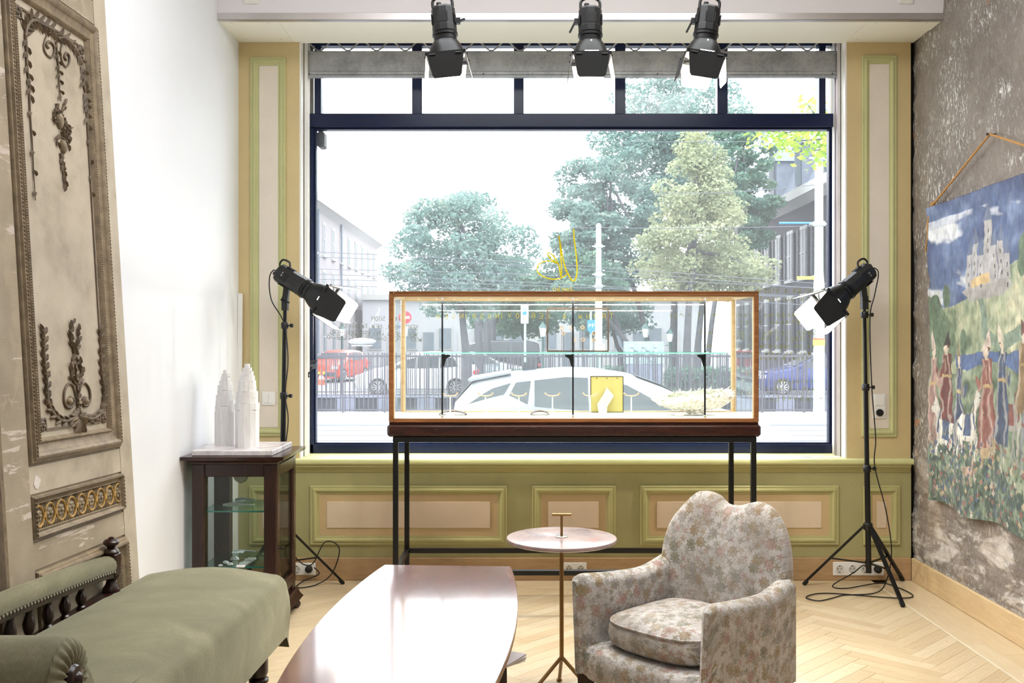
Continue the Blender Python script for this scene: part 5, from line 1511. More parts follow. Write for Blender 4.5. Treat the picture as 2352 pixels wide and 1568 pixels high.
# ------------------------------------------------------------------ studio lamps
def lamp_head(root, pos, axis, near, Lb=.155, Lbell=.085, Ld=.125, tilts=(0, .45, .35, .35), energy=40, slit=True, handle=True, S=1.0):
    """head with octagonal body, neck, bell reflector, square frame and four barn doors.
    axis: where the light goes; near: direction of the first door; tilts: near, far, side, side (outward angle)"""
    ez = Vector(axis).normalized(); ey = Vector(near); ey = (ey - ez * ey.dot(ez)).normalized(); ex = ey.cross(ez)
    R = Matrix((ex, ey, ez)).transposed().to_4x4(); T_ = Matrix.Translation(Vector(pos)) @ R @ Matrix.Scale(S, 4)
    def put(m, name, mat, parent=root, **k): return m.xform(T_).build(name, mat, parent, **k)
    t0 = -Lb
    body = put(MB().lathe([(.030, t0 - .004), (.043, t0), (.0475, t0 + .008), (.0475, -.030), (.0490, -.028), (.0490, -.004), (.0460, 0)], 10), 'lamp_body', 'black_plastic', angle=25)
    m = MB()
    for k in range(5):
        for s in (-1, 1):
            m.box(s * .045, s * .0488, -.018 + k * .009 - .002, -.018 + k * .009 + .002, t0 + .03, t0 + .07)
            m.box(-.018 + k * .009 - .002, -.018 + k * .009 + .002, s * .0455, s * .0482, t0 + .03, t0 + .07)
    put(m, 'vent_slots', 'matte_black', body, kind='stuff')
    put(MB().box(-.004, .004, .0465, .0480, t0 + .035, t0 + .043).box(.008, .018, .0440, .0470, t0 + .036, t0 + .041), 'maker_mark', 'socket_grey', body) if slit and handle and Lb > .12 else None
    put(MB().lathe([(.047, 0), (.051, .002), (.051, .012), (.046, .014), (.046, .030), (.048, .032)], 28), 'collar', 'black_metal')
    b = .032; rim = .078
    bell = [(.047, b), (.056, b + Lbell * .18), (.066, b + Lbell * .45), (.073, b + Lbell * .75), (rim, b + Lbell)]
    put(MB().lathe(bell + [(rim - .003, b + Lbell), (.069, b + Lbell * .75), (.060, b + Lbell * .45), (.044, b + Lbell * .2), (.020, b + .01)], 32, cap=False), 'bell_reflector', 'black_metal', angle=60)
    put(MB().lathe([(.073, b + Lbell * .93), (.067, b + Lbell * .72), (.058, b + Lbell * .44), (.042, b + Lbell * .22), (.004, b + .012)], 28, cap=False), 'reflector_lining', 'barn_white')
    bulb = put(MB().lathe([(.004, b), (.018, b + .012), (.022, b + .035), (.014, b + .055), (.003, b + .062)], 14), 'bulb', 'bulb_and_glint')
    tf = b + Lbell; hs = .080
    m = MB()
    for s in (-1, 1):
        m.box(-hs, hs, s * (hs - .006), s * hs, tf - .002, tf + .012); m.box(s * (hs - .006), s * hs, -hs, hs, tf - .002, tf + .012)
    put(m, 'door_frame', 'black_metal')
    if slit:  # glowing slivers imitate bulb light leaking out at rim and bell
        sw = .028 if S == 1 else .009
        put(MB().box(-sw, sw, rim * .985, rim * 1.0, tf - .005, tf - .001), 'lamp_glint', 'bulb_and_glint')
        if S == 1: put(MB().box(-.002, .002, .0560, .0572, b + .011, b + .017), 'lamp_glint', 'bulb_and_glint')
    for k in range(4):
        tl = tilts[k]; wd = .074 if k < 2 else .062
        rz = Matrix.Rotation((0, PI, PI / 2, -PI / 2)[k], 4, 'Z')
        base = Matrix.Translation((0, hs, tf + .008)) @ Matrix.Rotation(-tl, 4, 'X')
        tip = wd * (.70 if k < 2 else .74)
        poly = [(-wd, 0), (wd, 0), (tip + .006, Ld - .010), (tip - .002, Ld), (-tip + .002, Ld), (-tip - .006, Ld - .010)]
        m = MB().prism(poly, lambda a, b_, d: (a, d, b_), .0008, .0022).xform(rz @ base)
        o = put(m, 'barn_door', 'matte_black')
        m = MB().prism([(x * .985, z * .985 + .001) for x, z in poly], lambda a, b_, d: (a, d, b_), -.0004, .0006).xform(rz @ base)
        put(m, 'door_lining', 'barn_white', o)
        m = MB()
        for s in (-1, 1): m.tube([(s * wd * .7 - .012, .003, .002), (s * wd * .7 + .012, .003, .002)], .004, 8)
        put(m.xform(rz @ base), 'hinge', 'black_metal', o)
    if handle:
        if S > 1:
            g_ = 1 if ex.z > 0 else -1
            m = MB().tube(smoothpath([(g_ * .020, 0, t0), (g_ * .038, 0, t0 - .016), (g_ * .062, 0, t0 - .012), (g_ * .068, 0, t0 + .022), (g_ * .046, 0, t0 + .040)], 5), .0050, 8)
        else:
            m = MB().tube(smoothpath([(-.040, 0, t0), (-.036, 0, t0 - .032), (0, 0, t0 - .046), (.036, 0, t0 - .032), (.040, 0, t0)], 4), .006, 8)
        put(m, 'handle', 'black_plastic')
    put(MB().lathe([(.010, 0), (.010, .016), (.004, .018)], 10, (-.015, .0, t0 - .004), axis=(0, 0, -1)), 'rear_knob', 'black_plastic')
    d = bpy.data.lights.new('lamp_light', 'SPOT'); d.energy = energy; d.color = (1, .93, .82); d.spot_size = math.radians(120); d.spot_blend = .4; d.shadow_soft_size = .02
    lo = bpy.data.objects.new('lamp_light', d); COL.objects.link(lo); lo.parent = root
    M3 = Matrix((ex, -ey, -ez)).transposed().to_4x4()
    lo.matrix_local = Matrix.Translation(T_ @ Vector((0, 0, b + .070)) - ORG[root.name]) @ M3
    return T_

def stand_lamp(cx, cy, top, r, ang0, collars, axis, near, label, hubz=.36, energy=40):
    root = thing('studio_light', label, 'studio lamp', (cx, cy, 0), 0, 'studio lights on stands')
    base = Vector((cx, cy, 0)); topv = Vector(top)
    ax_ = lambda z: base.lerp(topv, z / topv.z)
    zs = [.10] + [c for c in collars] + [top[2]]
    for i in range(len(zs) - 1):
        rr = .0155 - .0025 * i
        MB().tube([ax_(zs[i]), ax_(zs[i + 1])], rr, 14).build('pole_section', 'black_metal', root)
    for c in collars:
        p = ax_(c); col = MB().lathe([(.020, -.018), (.021, -.012), (.021, .014), (.017, .020)], 16, p).build('pole_collar', 'black_plastic', root)
        MB().lathe([(.004, 0), (.004, .016), (.011, .018), (.011, .034), (.008, .036)], 10, p + Vector((.014, 0, 0)), axis=(1, -.2, 0)).build('collar_knob', 'black_plastic', col)
    hub = ax_(hubz)
    MB().lathe([(.022, -.02), (.026, -.014), (.026, .014), (.020, .020)], 16, hub).build('leg_hub', 'black_plastic', root)
    MB().lathe([(.018, -.012), (.020, -.006), (.020, .010), (.017, .012)], 14, ax_(.155)).build('brace_hub', 'black_plastic', root)
    for k in range(3):
        a_ = math.radians(ang0 + 120 * k); dv = Vector((math.cos(a_), math.sin(a_), 0))
        foot = Vector((cx, cy, .008)) + dv * r
        lg = MB().bar(hub + dv * .022, foot, .020, .013).build('leg', 'black_metal', root)
        MB().lathe([(.0085, 0), (.0115, .005), (.0115, .030), (.009, .034)], 10, foot - Vector((0, 0, .006)), axis=(hub + dv * .022 - foot)).build('rubber_foot', 'matte_black', lg)
        mid = (hub + dv * .022).lerp(foot, .55)
        MB().bar(ax_(.155) + dv * .015, mid, .014, .007).build('brace', 'black_metal', root)
        MB().sphere(mid, .007, 8, 5).build('rivet', 'steel_satin', lg)
    # tilting bracket
    ez = Vector(axis).normalized()
    piv = topv + Vector((0, 0, .03))
    att = topv + Vector((0, 0, .163)) + ez * .135 - ez * .115
    MB().bar(topv - Vector((0, 0, .03)), topv + Vector((0, 0, .045)), .032, .042).bar(topv + Vector((0, 0, .02)), att, .030, .036).tube([topv + Vector((-.02, -.022, .03)), topv + Vector((.03, -.022, .012))], .005, 6).build('tilt_bracket', 'black_plastic', root)
    pos = topv + Vector((0, 0, .085)) + ez * .135 + Vector((0, 0, .078))
    lamp_head(root, pos, axis, near, Ld=.122, S=1.16, energy=energy, tilts=(.04, .50, .08, .42) if axis[0] > 0 else (.04, .50, .42, .08))
    return root, pos
sl1, p1 = stand_lamp(-1.322, 5.60, (-1.298, 5.60, 1.600), .355, 21, (.86 + .23, 1.485), (.84, -.16, -.50), (.1, -1, -.1),
                     'black studio lamp on a tripod behind the cabinet, aimed at the glass case')
sl2, p2 = stand_lamp(1.979, 5.58, (1.952, 5.58, 1.605), .355, 159, (.684, 1.139, 1.545), (-.76, -.22, -.60), (-.1, -1, -.1),
                     'black studio lamp on a tripod in the corner by the tapestry')
def cable(root, pts, n=7, r=.0033):
    return MB().tube(smoothpath(pts, n), r, 7).build('power_cable', 'matte_black', root)
rear1 = p1 - Vector((.84, -.16, -.50)).normalized() * .18
cable(sl1, [rear1, rear1 + Vector((-.03, 0, .01)), rear1 + Vector((-.05, -.01, -.04)), rear1 + Vector((-.035, -.02, -.16)), (-1.300, 5.575, 1.50), (-1.275, 5.572, 1.30), (-1.29, 5.57, 1.10), (-1.275, 5.575, .95), (-1.30, 5.57, .70), (-1.29, 5.56, .42),
            (-1.25, 5.60, .20), (-1.17, 5.68, .12), (-1.10, 5.74, .24), (-1.02, 5.75, .20), (-1.06, 5.74, .06), (-1.14, 5.68, .008), (-1.24, 5.62, .006), (-1.22, 5.72, .02), (-1.14, 5.76, .05), (-1.17, 5.775, .085)])
rear2 = p2 - Vector((-.76, -.22, -.60)).normalized() * .18
cable(sl2, [rear2, rear2 + Vector((.025, 0, .012)), rear2 + Vector((.045, -.01, -.02)), rear2 + Vector((.02, -.02, -.14)), (1.975, 5.555, 1.52), (1.985, 5.555, 1.15), (2.005, 5.55, .86), (2.0, 5.55, .70), (2.06, 5.54, .45), (2.09, 5.54, .22), (2.06, 5.55, .05), (1.98, 5.50, .006),
            (1.80, 5.46, .006), (1.72, 5.40, .006), (1.62, 5.34, .006), (1.58, 5.42, .006), (1.72, 5.50, .006), (2.05, 5.40, .006), (2.17, 5.44, .006), (2.16, 5.62, .006), (2.08, 5.70, .012), (1.86, 5.60, .008), (1.80, 5.66, .008), (1.93, 5.70, .07), (2.01, 5.765, .10), (2.037, 5.785, .082)], 6)

# ceiling spots
for px, Y, lean, lab in ((1027, 4.0, .085, 'black barn-door spotlight hanging from the ceiling, nearest the white wall'), (1356, 4.1, 0.0, 'black barn-door spotlight hanging upright in the middle of the ceiling row'),
                         (1614, 4.0, -.13, 'black barn-door spotlight hanging from the ceiling, nearest the tapestry wall')):
    ring = P(px, 134, Y)
    axis = Vector((lean, -.03, -.965)).normalized()
    pos = ring - axis * .102
    root = thing('ceiling_spotlight', lab, 'spotlight', (ring.x, ring.y, ring.z - .1), 0, 'barn-door spotlights under the ceiling')
    lamp_head(root, pos, axis, (0, -1, -.3), Lb=.105, Lbell=.066, Ld=.094, tilts=(-.10, .12, .14, .18), energy=34, slit=(px > 1100))
    back = pos - axis * .15
    MB().tube([back, (back.x, back.y, ZC)], .011, 10).build('drop_tube', 'black_metal', root)
    s = -1 if lean <= 0 else 1
    MB().box(back.x - .05, back.x + .05, back.y - .05, back.y + .05, ZC - .012, ZC, .003).build('ceiling_plate', 'black_metal', root)
    e0 = pos - axis * .05 + Vector((s * .050, 0, 0))
    m = MB().bar(e0, e0 + Vector((s * .016, 0, 0)), .022, .022).bar(e0 + Vector((s * .012, 0, .0)), e0 + Vector((s * .035, 0, -.045 if s < 0 else .008)), .010, .008)
    m.build('locking_lever', 'black_plastic', root)
    cable(root, [back + Vector((.03, 0, 0)), back + Vector((.045, 0, .05)), back + Vector((.02, .02, .25)), (back.x + .015, back.y + .02, ZC)])

# ------------------------------------------------------------------ roller grille over the window
gr = thing('roller_grille', 'galvanised roller grille rolled up, its bottom rail showing above the window', 'roller grille', (.33, 5.95, 2.97))
gx0, gx1 = OX0 + .012, OX1 - .012
za, zb = wz(178, 5.94), wz(118, 5.94)
prof = [(5.925, za), (5.960, za), (5.960, zb), (5.930, zb), (5.925, zb - .006), (5.925, zb - .016), (5.932, zb - .020), (5.932, za + .036), (5.925, za + .030), (5.925, za + .016), (5.929, za + .013), (5.925, za + .010)]
rail = sweep_x(prof, gx0, gx1).build('bottom_rail', 'galvanised', gr)
for px in (710, 1110, 1510, 1912):
    MB().sphere((wx(px, 5.925), 5.924, wz(169, 5.925)), .004, 8, 5).build('rivet', 'gap_dark', rail)
m = MB(); x0 = wx(924, 5.922); lettering(m, '342.5 NO 205', lambda a, b: (x0 + a, 5.9315, wz(160, 5.92) + b), .017, .0006, 1.15, .08); m.build('pencil_lettering', 'socket_grey' if False else 'marker_black', rail)
lam = 66 / F * 5.94; k = 0
x = wx(692, 5.94) + .02
zl, zh = zb + .006, zb + .062
while x + lam < gx1:
    pts = [(x + lam * t_, 5.945, (zl + zh) / 2 + (zh - zl) / 2 * math.cos(2 * PI * t_)) for t_ in np.linspace(0, 1, 17)]
    lk = MB().tube(pts, .0048, 6).build('wavy_link', 'steel_satin', gr)
    MB().box(x + lam / 2 - .014, x + lam / 2 + .014, 5.937, 5.953, zb, zl + .004, .002).build('link_clip', 'galvanised', lk)
    x += lam
MB().tube([(gx0, 5.99, SOFF + .15), (gx1, 5.99, SOFF + .15)], .06, 16).build('shutter_roll', 'galvanised', gr)

# ------------------------------------------------------------------ sockets, switches, odds and ends
def socket_plate(px0, px1, py0, py1, n, label, Y=YB - .018, kinds=None):
    x0, x1, z0, z1 = wx(px0, Y), wx(px1, Y), wz(py1, Y), wz(py0, Y)
    root = thing('wall_socket', label, 'socket', ((x0 + x1) / 2, Y, z0))
    MB().box(x0, x1, Y - .006, Y, z0, z1, .003).build('cover_plate', 'white_plastic', root)
    for i in range(n):
        cx_ = x0 + (x1 - x0) * (i + .5) / n; cz_ = (z0 + z1) / 2
        s = MB().lathe([(.0235, .006), (.0225, .0095), (.0215, .0105), (.0200, .0068), (.0005, .0066)], 24, (cx_, Y, cz_), axis=(0, -1, 0), cap=False).build('socket_well', 'socket_grey', root)
        MB().tube([(cx_ - .0095, Y - .0055, cz_), (cx_ - .0095, Y - .0078, cz_)], .0030, 8).tube([(cx_ + .0095, Y - .0055, cz_), (cx_ + .0095, Y - .0078, cz_)], .0030, 8) \
            .box(cx_ - .003, cx_ + .003, Y - .0085, Y - .006, cz_ - .020, cz_ - .016).box(cx_ - .003, cx_ + .003, Y - .0085, Y - .006, cz_ + .016, cz_ + .020).build('contact_hole', 'gap_dark', s)
    return root
socket_plate(1913, 2030, 1290, 1321, 4, 'white fourfold socket strip in the skirting behind the tripod by the tapestry')
socket_plate(668, 725, 1292, 1320, 2, 'white double socket in the skirting beside the dark cabinet')
socket_plate(1293, 1347, 1291, 1320, 2, 'white double socket in the skirting under the display table')
def plug(root, p):
    MB().lathe([(.020, 0), (.021, .012), (.019, .030), (.010, .040), (.005, .046)], 16, p, axis=(0, -1, 0)).build('plug', 'matte_black', root)
plug(sl2, (wx(2015, 5.8), 5.803, .070)); plug(sl1, (wx(710, 5.8), 5.803, .072))
def rocker(px0, px1, py0, py1, label, split):
    x0, x1, z0, z1 = wx(px0), wx(px1), wz(py1), wz(py0); Y = YB - .006
    root = thing('light_switch', label, 'light switch', ((x0 + x1) / 2, Y, z0))
    MB().box(x0, x1, Y - .008, Y, z0, z1, .003).build('cover_plate', 'white_plastic', root)
    if split:
        xm = (x0 + x1) / 2
        for a, b in ((x0 + .012, xm - .0005), (xm + .0005, x1 - .012)): 
            r_ = MB().box(a, b, Y - .012, Y - .008, z0 + .012, z1 - .012, .002).build('rocker', 'white_plastic', root)
            MB().box((a + b) / 2 - .003, (a + b) / 2 + .003, Y - .0123, Y - .0118, (z0 + z1) / 2 - .0006, (z0 + z1) / 2 + .0006).build('mark', 'socket_grey', r_)
    else:
        zm = (z0 + z1) / 2
        MB().box(x0 + .010, x1 - .010, Y - .012, Y - .008, zm + .004, z1 - .010, .002).build('rocker', 'white_plastic', root)
        MB().box(x0 + .010, x1 - .010, Y - .0095, Y - .008, z0 + .010, zm - .004, .001).build('dimmer_base', 'white_plastic', root)
        MB().lathe([(.021, .008), (.021, .018), (.019, .021)], 24, ((x0 + x1) / 2, Y, z0 + .036), axis=(0, -1, 0)).build('dimmer_knob', 'matte_black', root)
rocker(603, 634, 899, 930, 'white double light switch on the pilaster beside the white wall', True)
rocker(2003, 2033, 904, 961, 'white switch with round black dimmer knob on the tapestry-side pilaster', False)
# white batten in the corner
m = MB().bar((XL + .010, YB - .025, .72), (XL + .006 + .010, YB - .02, 1.675), .026, .010)
m.build('batten', 'white_plastic', None, 'thin white batten propped up in the corner beside the pilaster', 'batten')
# clamp on the reveal
cp = Vector((OX0 + .022, 5.98, wz(843, 5.98)))
cl = thing('window_clamp', 'small dark clamp on the white window reveal', 'clamp', cp)
MB().bar(cp + Vector((0, 0, 0)), cp + Vector((.028, .05, .006)), .020, .030).box(cp.x - .008, cp.x + .002, cp.y - .012, cp.y + .012, cp.z - .03, cp.z + .01).build('clamp_body', 'black_metal', cl)
MB().tube([cp + Vector((.018, .01, .0)), cp + Vector((.0, -.02, -.045)), cp + Vector((.006, -.02, -.06))], .006, 8).bar(cp + Vector((.005, .0, .030)), cp + Vector((.04, .03, .038)), .014, .012).build('clamp_lever', 'black_metal', cl)
# cards on the sill
for i, (px, w_, lab) in enumerate(((1852, .050, 'small white card on the sill, farthest from the corner'), (1877, .048, 'small white card in the middle of the sill cards'), (1913, .075, 'larger white card on the sill nearest the corner'))):
    x = wx(px, 5.9); MB().box(x - w_ / 2, x + w_ / 2, 5.87, 5.905, ZS, ZS + .002 + .001 * i).build('sill_card', 'paper_white' if i else 'paper_grey', None, lab, 'card', 'cards on the window sill')

# ------------------------------------------------------------------ tapestry: a woven country scene, generic
TW, TH = 400, 480
img = np.zeros((TH, TW, 3)); U, V = np.meshgrid((np.arange(TW) + .5) / TW, (np.arange(TH) + .5) / TH)   # V from the top
def C3(h): return np.array(lin(h))
def blend(mask, col): 
    global img
    mk = np.clip(mask, 0, 1)[..., None]; img = img * (1 - mk) + np.array(col) * mk
def tri(n, cols, ts):
    out = np.zeros(n.shape + (3,))
    for c in range(3): out[..., c] = np.interp(n, ts, [C3(h)[c] for h in cols])
    return out
n1 = fbm(U * 6, V * 12, 4, 1); n2 = fbm(U * 18, V * 22, 3, 5); n3 = fbm(U * 60, V * 70, 2, 9)
sky = tri(n1 * .7 + n2 * .3, ['#2f4c86', '#44659f', '#6f8cc0'], [.3, .5, .7]); img = sky.copy()
cloud = fbm(U * 4 + V * 3, V * 13 - U * 2, 4, 31); blend(np.clip((cloud - .56) * 14, 0, 1) * (V > .05), C3('#c3cbdc')); blend((cloud > .64) * .8 * (V > .08), C3('#dfe3ea'))
def window(u0, u1, v0, v1):
    i0, i1 = max(0, int((v0 - .02) * TH)), min(TH, int((v1 + .02) * TH) + 1); j0, j1 = max(0, int((u0 - .02) * TW)), min(TW, int((u1 + .02) * TW) + 1)
    return (slice(i0, i1), slice(j0, j1)) if i1 > i0 and j1 > j0 else None
def paint(w, mask, col, var):
    sh = (1 + (n3[w] - .5) * 2 * var + (n2[w] - .5) * var)[..., None]
    mk = mask.astype(float)[..., None]; img[w] = img[w] * (1 - mk) + np.array(C3(col)) * sh * mk
def poly(pts, col, var=.16, tex=None):
    p = np.array(pts, float); full = np.zeros(U.shape, bool)
    w = window(p[:, 0].min(), p[:, 0].max(), p[:, 1].min(), p[:, 1].max())
    if w is None: return full
    Uw = U[w] + (n2[w] - .5) * .006; Vw = V[w] + (n3[w] - .5) * .005; ins = np.zeros(Uw.shape, bool); j = len(p) - 1
    for i in range(len(p)):
        c_ = ((p[i, 1] > Vw) != (p[j, 1] > Vw)) & (Uw < (p[j, 0] - p[i, 0]) * (Vw - p[i, 1]) / (p[j, 1] - p[i, 1] + 1e-12) + p[i, 0])
        ins ^= c_; j = i
    paint(w, ins, col, var); full[w] = ins; return full
def ell(u, v, a, b, col, var=.16):
    w = window(u - a, u + a, v - b, v + b)
    if w is not None: paint(w, ((U[w] - u) / a) ** 2 + ((V[w] - v) / b) ** 2 < 1 + (n2[w] - .5) * .5, col, var)
mead = tri(n1 * .4 + n2 * .6, ['#6f8866', '#a9b58b', '#d8d5a8'], [.3, .5, .68])
hill = V > .30 + .05 * np.sin(U * 5 + 1) - .10 * np.clip(U - .55, 0, 1)
img = np.where(hill[..., None], mead, img)
poly([(0, .30), (.10, .33), (.2, .40), (.26, .50), (.12, .56), (0, .56)], '#6d8a68', .3); poly([(.72, .20), (.85, .24), (1, .18), (1, .45), (.8, .40)], '#cdb98c', .25)
for u, v, a, b in ((.06, .35, .05, .05), (.16, .31, .03, .04), (.10, .44, .07, .05), (.05, .52, .09, .05), (.75, .22, .03, .06), (.90, .20, .05, .07), (.30, .46, .03, .04)): ell(u, v, a, b, '#5c7c60', .35)
poly([(.30, .30), (.38, .28), (.62, .27), (.68, .30), (.60, .33), (.36, .335)], '#a7a4a0', .12)         # walls of a town on the hill
for u, w, t0_, b0 in ((.36, .022, .19, .30), (.41, .024, .16, .30), (.46, .02, .20, .29), (.505, .030, .10, .29), (.555, .022, .18, .29), (.60, .020, .17, .28), (.64, .018, .21, .28)):
    poly([(u - w, t0_), (u + w, t0_), (u + w, b0), (u - w, b0)], '#b3b0b2', .14)
    poly([(u - w * 1.2, t0_), (u, t0_ - .055), (u + w * 1.2, t0_)], '#5e7399', .1)
    for k in range(3): poly([(u - .004, t0_ + .025 + k * .03), (u + .004, t0_ + .025 + k * .03), (u + .004, t0_ + .038 + k * .03), (u - .004, t0_ + .038 + k * .03)], '#5c5a60')
poly([(.38, .27), (.52, .255), (.52, .285), (.38, .295)], '#d9b56e', .1)
poly([(.44, .33), (.47, .33), (.50, .42), (.58, .46), (.74, .41), (1, .30), (1, .34), (.76, .45), (.58, .50), (.47, .45)], '#7f9a85', .25)   # path and stream
poly([(.22, .50), (.50, .49), (.62, .50), (1, .44), (1, .56), (.6, .56), (.22, .54)], '#3f66a4', .14)
back_ = (V > .545 + .02 * np.sin(U * 9)); img = np.where(back_[..., None], tri(n2, ['#4e6a52', '#7d9474', '#9fae8c'], [.3, .5, .7]), img)
def figure(u, v, h, gown, cap, flip=1, w=.05):
    fold = .5 + .5 * np.sin((U - u) * 260 / (1 + 2.2 * np.clip((V - v + h) / h, 0, 1)) + n2 * 5)
    g0 = poly([(u - w * .45, v - h * .80), (u + w * .45, v - h * .80), (u + w * .42, v - h * .55), (u + w * .62, v - h * .30), (u + w * .95, v), (u - w * .9, v), (u - w * .66, v - h * .30), (u - w * .46, v - h * .55)], gown, .2)
    blend(g0 * (fold > .62) * .45, C3(gown) * .45); blend(g0 * (fold < .16) * .45, C3('#d8cdb8'))
    g1 = poly([(u + flip * w * .1, v - h * .76), (u + flip * w * .75, v - h * .60), (u + flip * w * 1.05, v - h * .66), (u + flip * w * 1.1, v - h * .60), (u + flip * w * .75, v - h * .50), (u, v - h * .62)], gown, .2)
    blend(g1 * (fold > .6) * .4, C3('#c9b98f'))
    poly([(u - w * .44, v - h * .57), (u + w * .44, v - h * .57), (u + w * .44, v - h * .54), (u - w * .44, v - h * .54)], '#c3a25c', .1)
    ell(u, v - h * .865, w * .24, h * .060, '#ddc6ad', .05); ell(u - flip * w * .06, v - h * .90, w * .27, h * .045, '#6a4a34', .2); ell(u + flip * w * .05, v - h * .855, w * .20, h * .048, '#e0cab2', .03)
    poly([(u - w * .12, v - h * .82), (u + w * .12, v - h * .82), (u + w * .16, v - h * .78), (u - w * .16, v - h * .78)], '#ddc6ad', .05)
    poly([(u - w * .36, v - h * .87), (u - flip * w * .30, v - h * 1.06), (u + w * .36, v - h * .89), (u + w * .1, v - h * .90)], cap, .2)
def mount(u, v, s, col, trim, flip=1):
    P_ = lambda *q: [(u + flip * s * a, v + s * b) for a, b in q]
    poly(P_((-.78, -.15), (-.60, -.36), (-.2, -.34), (.25, -.38), (.45, -.75), (.66, -1.02), (.78, -1.10), (.82, -.98), (1.05, -.72), (1.02, -.58), (.86, -.60), (.74, -.45), (.66, .05), (.45, .30), (-.1, .36), (-.55, .30), (-.78, .15)), col, .12)
    for o, k in ((-.70, -.08), (-.50, .06), (.22, -.04), (.42, .12)):
        poly(P_((o, .1), (o + .24, .1), (o + .20 + k, .60), (o + .17 + k, 1.12), (o + .26 + k, 1.2), (o + .02 + k, 1.2), (o + .06 + k, .60)), col, .12)
    poly(P_((-.78, -.2), (-.95, .0), (-.98, .7), (-.86, .9), (-.84, .3), (-.70, .05)), '#b7b0a0', .2)
    poly(P_((.36, -.70), (.48, -.78), (.66, -.02), (.56, .06)), trim, .2); poly(P_((-.76, -.02), (-.70, -.10), (-.30, .02), (-.32, .10)), trim, .2); poly(P_((.50, -.86), (.60, -.92), (.40, -.42), (.30, -.40)), '#7d6a50', .2)
    poly(P_((-.25, -.38), (.22, -.40), (.26, .18), (-.22, .22)), trim, .25); ell(u + flip * s * .90, v - s * .82, s * .03, s * .03, '#3a3030', .05)
figure(.045, .80, .36, '#b98a80', '#d8bdb2', 1, .070); figure(.15, .74, .30, '#7d3236', '#3a2f30', -1, .075); mount(.150, .765, .110, '#ded8ca', '#3f5a88', -1)
figure(.262, .80, .33, '#35507f', '#8a7a58', 1, .070); mount(.345, .725, .115, '#e0dacb', '#3f5a88', 1)
mount(.66, .68, .105, '#a39f98', '#8f4a42', 1); figure(.495, .785, .34, '#a65a4e', '#dcc2b4', -1, .080); figure(.595, .765, .34, '#38557f', '#d4c6ae', 1, .068)
figure(.76, .66, .25, '#a8834a', '#76443c', 1, .065); mount(.83, .69, .115, '#8d939a', '#9a4a40', 1); figure(.94, .77, .32, '#74485a', '#cdbd9c', -1, .07)
mead2 = V > .835 + .025 * np.sin(U * 7 + 2) + (n2 - .5) * .10 + (n3 - .5) * .06
img = np.where(mead2[..., None], tri(n2 * .5 + n3 * .5, ['#34504c', '#4f6a58', '#7f957a'], [.34, .5, .66]), img)
rt = random.Random(4)
def beast(u, v, s, col):
    P_ = lambda *q: [(u + s * a, v + s * b) for a, b in q]
    poly(P_((-1, -.2), (-.5, -.35), (.4, -.35), (.65, -.8), (.85, -1.0), (1.1, -.75), (.95, -.6), (.8, -.1), (.6, .2), (.7, .8), (.5, .8), (.35, .25), (-.5, .25), (-.6, .8), (-.8, .8), (-.8, .1)), col, .2)
beast(.50, .80, .055, '#bd9f70'); beast(.36, .86, .050, '#c2987a')
for k in range(260):
    u, v = rt.random(), rt.uniform(.76, 1.0); dx_ = rt.uniform(-.025, .025); poly([(u - .004, v), (u + .004, v), (u + dx_, v - rt.uniform(.02, .05))], rt.choice(['#6f8d70', '#34507a', '#93a583', '#2f4a48', '#a3ab86', '#4a6a8a']), .1)
for k in range(330):
    u, v = rt.random(), rt.uniform(.77, .995); c_ = rt.choice(['#a3604f', '#c9bda4', '#45618f', '#b98468', '#7f957a', '#3a547c', '#c2a87c', '#7a8f70', '#95534a'])
    a_ = rt.uniform(.004, .0085)
    for q in range(4): ell(u + a_ * .8 * math.cos(q * 1.57), v + a_ * .7 * math.sin(q * 1.57), a_ * .6, a_ * .5, c_, .1)
# threads of several tones everywhere, so that no field is flat
th = fbm(U * 120, V * 34, 2, 51); th2 = fbm(U * 46, V * 50, 3, 61)
img = img * (1 + (th - .5) * .55 + (th2 - .5) * .5)[..., None]
img = np.clip(img, 0, 1); gg = img.mean(-1, keepdims=True); img = gg * .30 + img * .70
img = img * .92 + C3('#a79f90') * .08
lum = img.mean(-1)
tap = thing('wall_tapestry', 'woven tapestry of riders, town and flowers hung by a rope on the rough wall', 'tapestry', (XR - .03, 4.84, .52))
T0, T1 = 5.535, 4.16
m = MB(); pts = []
blur = lum.copy()
for _ in range(3): blur = (blur + np.roll(blur, 1, 0) + np.roll(blur, -1, 0) + np.roll(blur, 1, 1) + np.roll(blur, -1, 1)) / 5
Yt = T0 + (T1 - T0) * U + .012 * np.sin(V * 9) * (1 - U) - .02 * V * (U - .5) * -1
top = 2.135 + .03 * U; bot = .515 + .012 * np.sin(U * 14) - .0 * U
Zt = top + (bot - top) * V
Xt = XR - .032 - .010 * np.sin(U * 17 + V * 2) * V - (fbm(U * 14, V * 16, 3, 3) - .5) * .022 - blur * .008 - .012 * np.clip(.04 - V, 0, 1) / .04
Pt = np.stack([Xt, Yt, Zt], -1).reshape(-1, 3)
Pb = Pt.copy(); Pb[:, 0] += .004
m.v = [tuple(p) for p in Pt] + [tuple(p) for p in Pb]; nT = TH * TW
ii = np.arange(TH - 1)[:, None] * TW + np.arange(TW - 1)[None, :]
ii = ii.ravel(); m.f = np.stack([ii, ii + 1, ii + TW + 1, ii + TW], 1).tolist()
bidx = list(range(TW)) + [r * TW + TW - 1 for r in range(1, TH)] + [(TH - 1) * TW + c_ for c_ in range(TW - 2, -1, -1)] + [r * TW for r in range(TH - 2, 0, -1)]
m.f += [(bidx[i], bidx[(i + 1) % len(bidx)], nT + bidx[(i + 1) % len(bidx)], nT + bidx[i]) for i in range(len(bidx))]
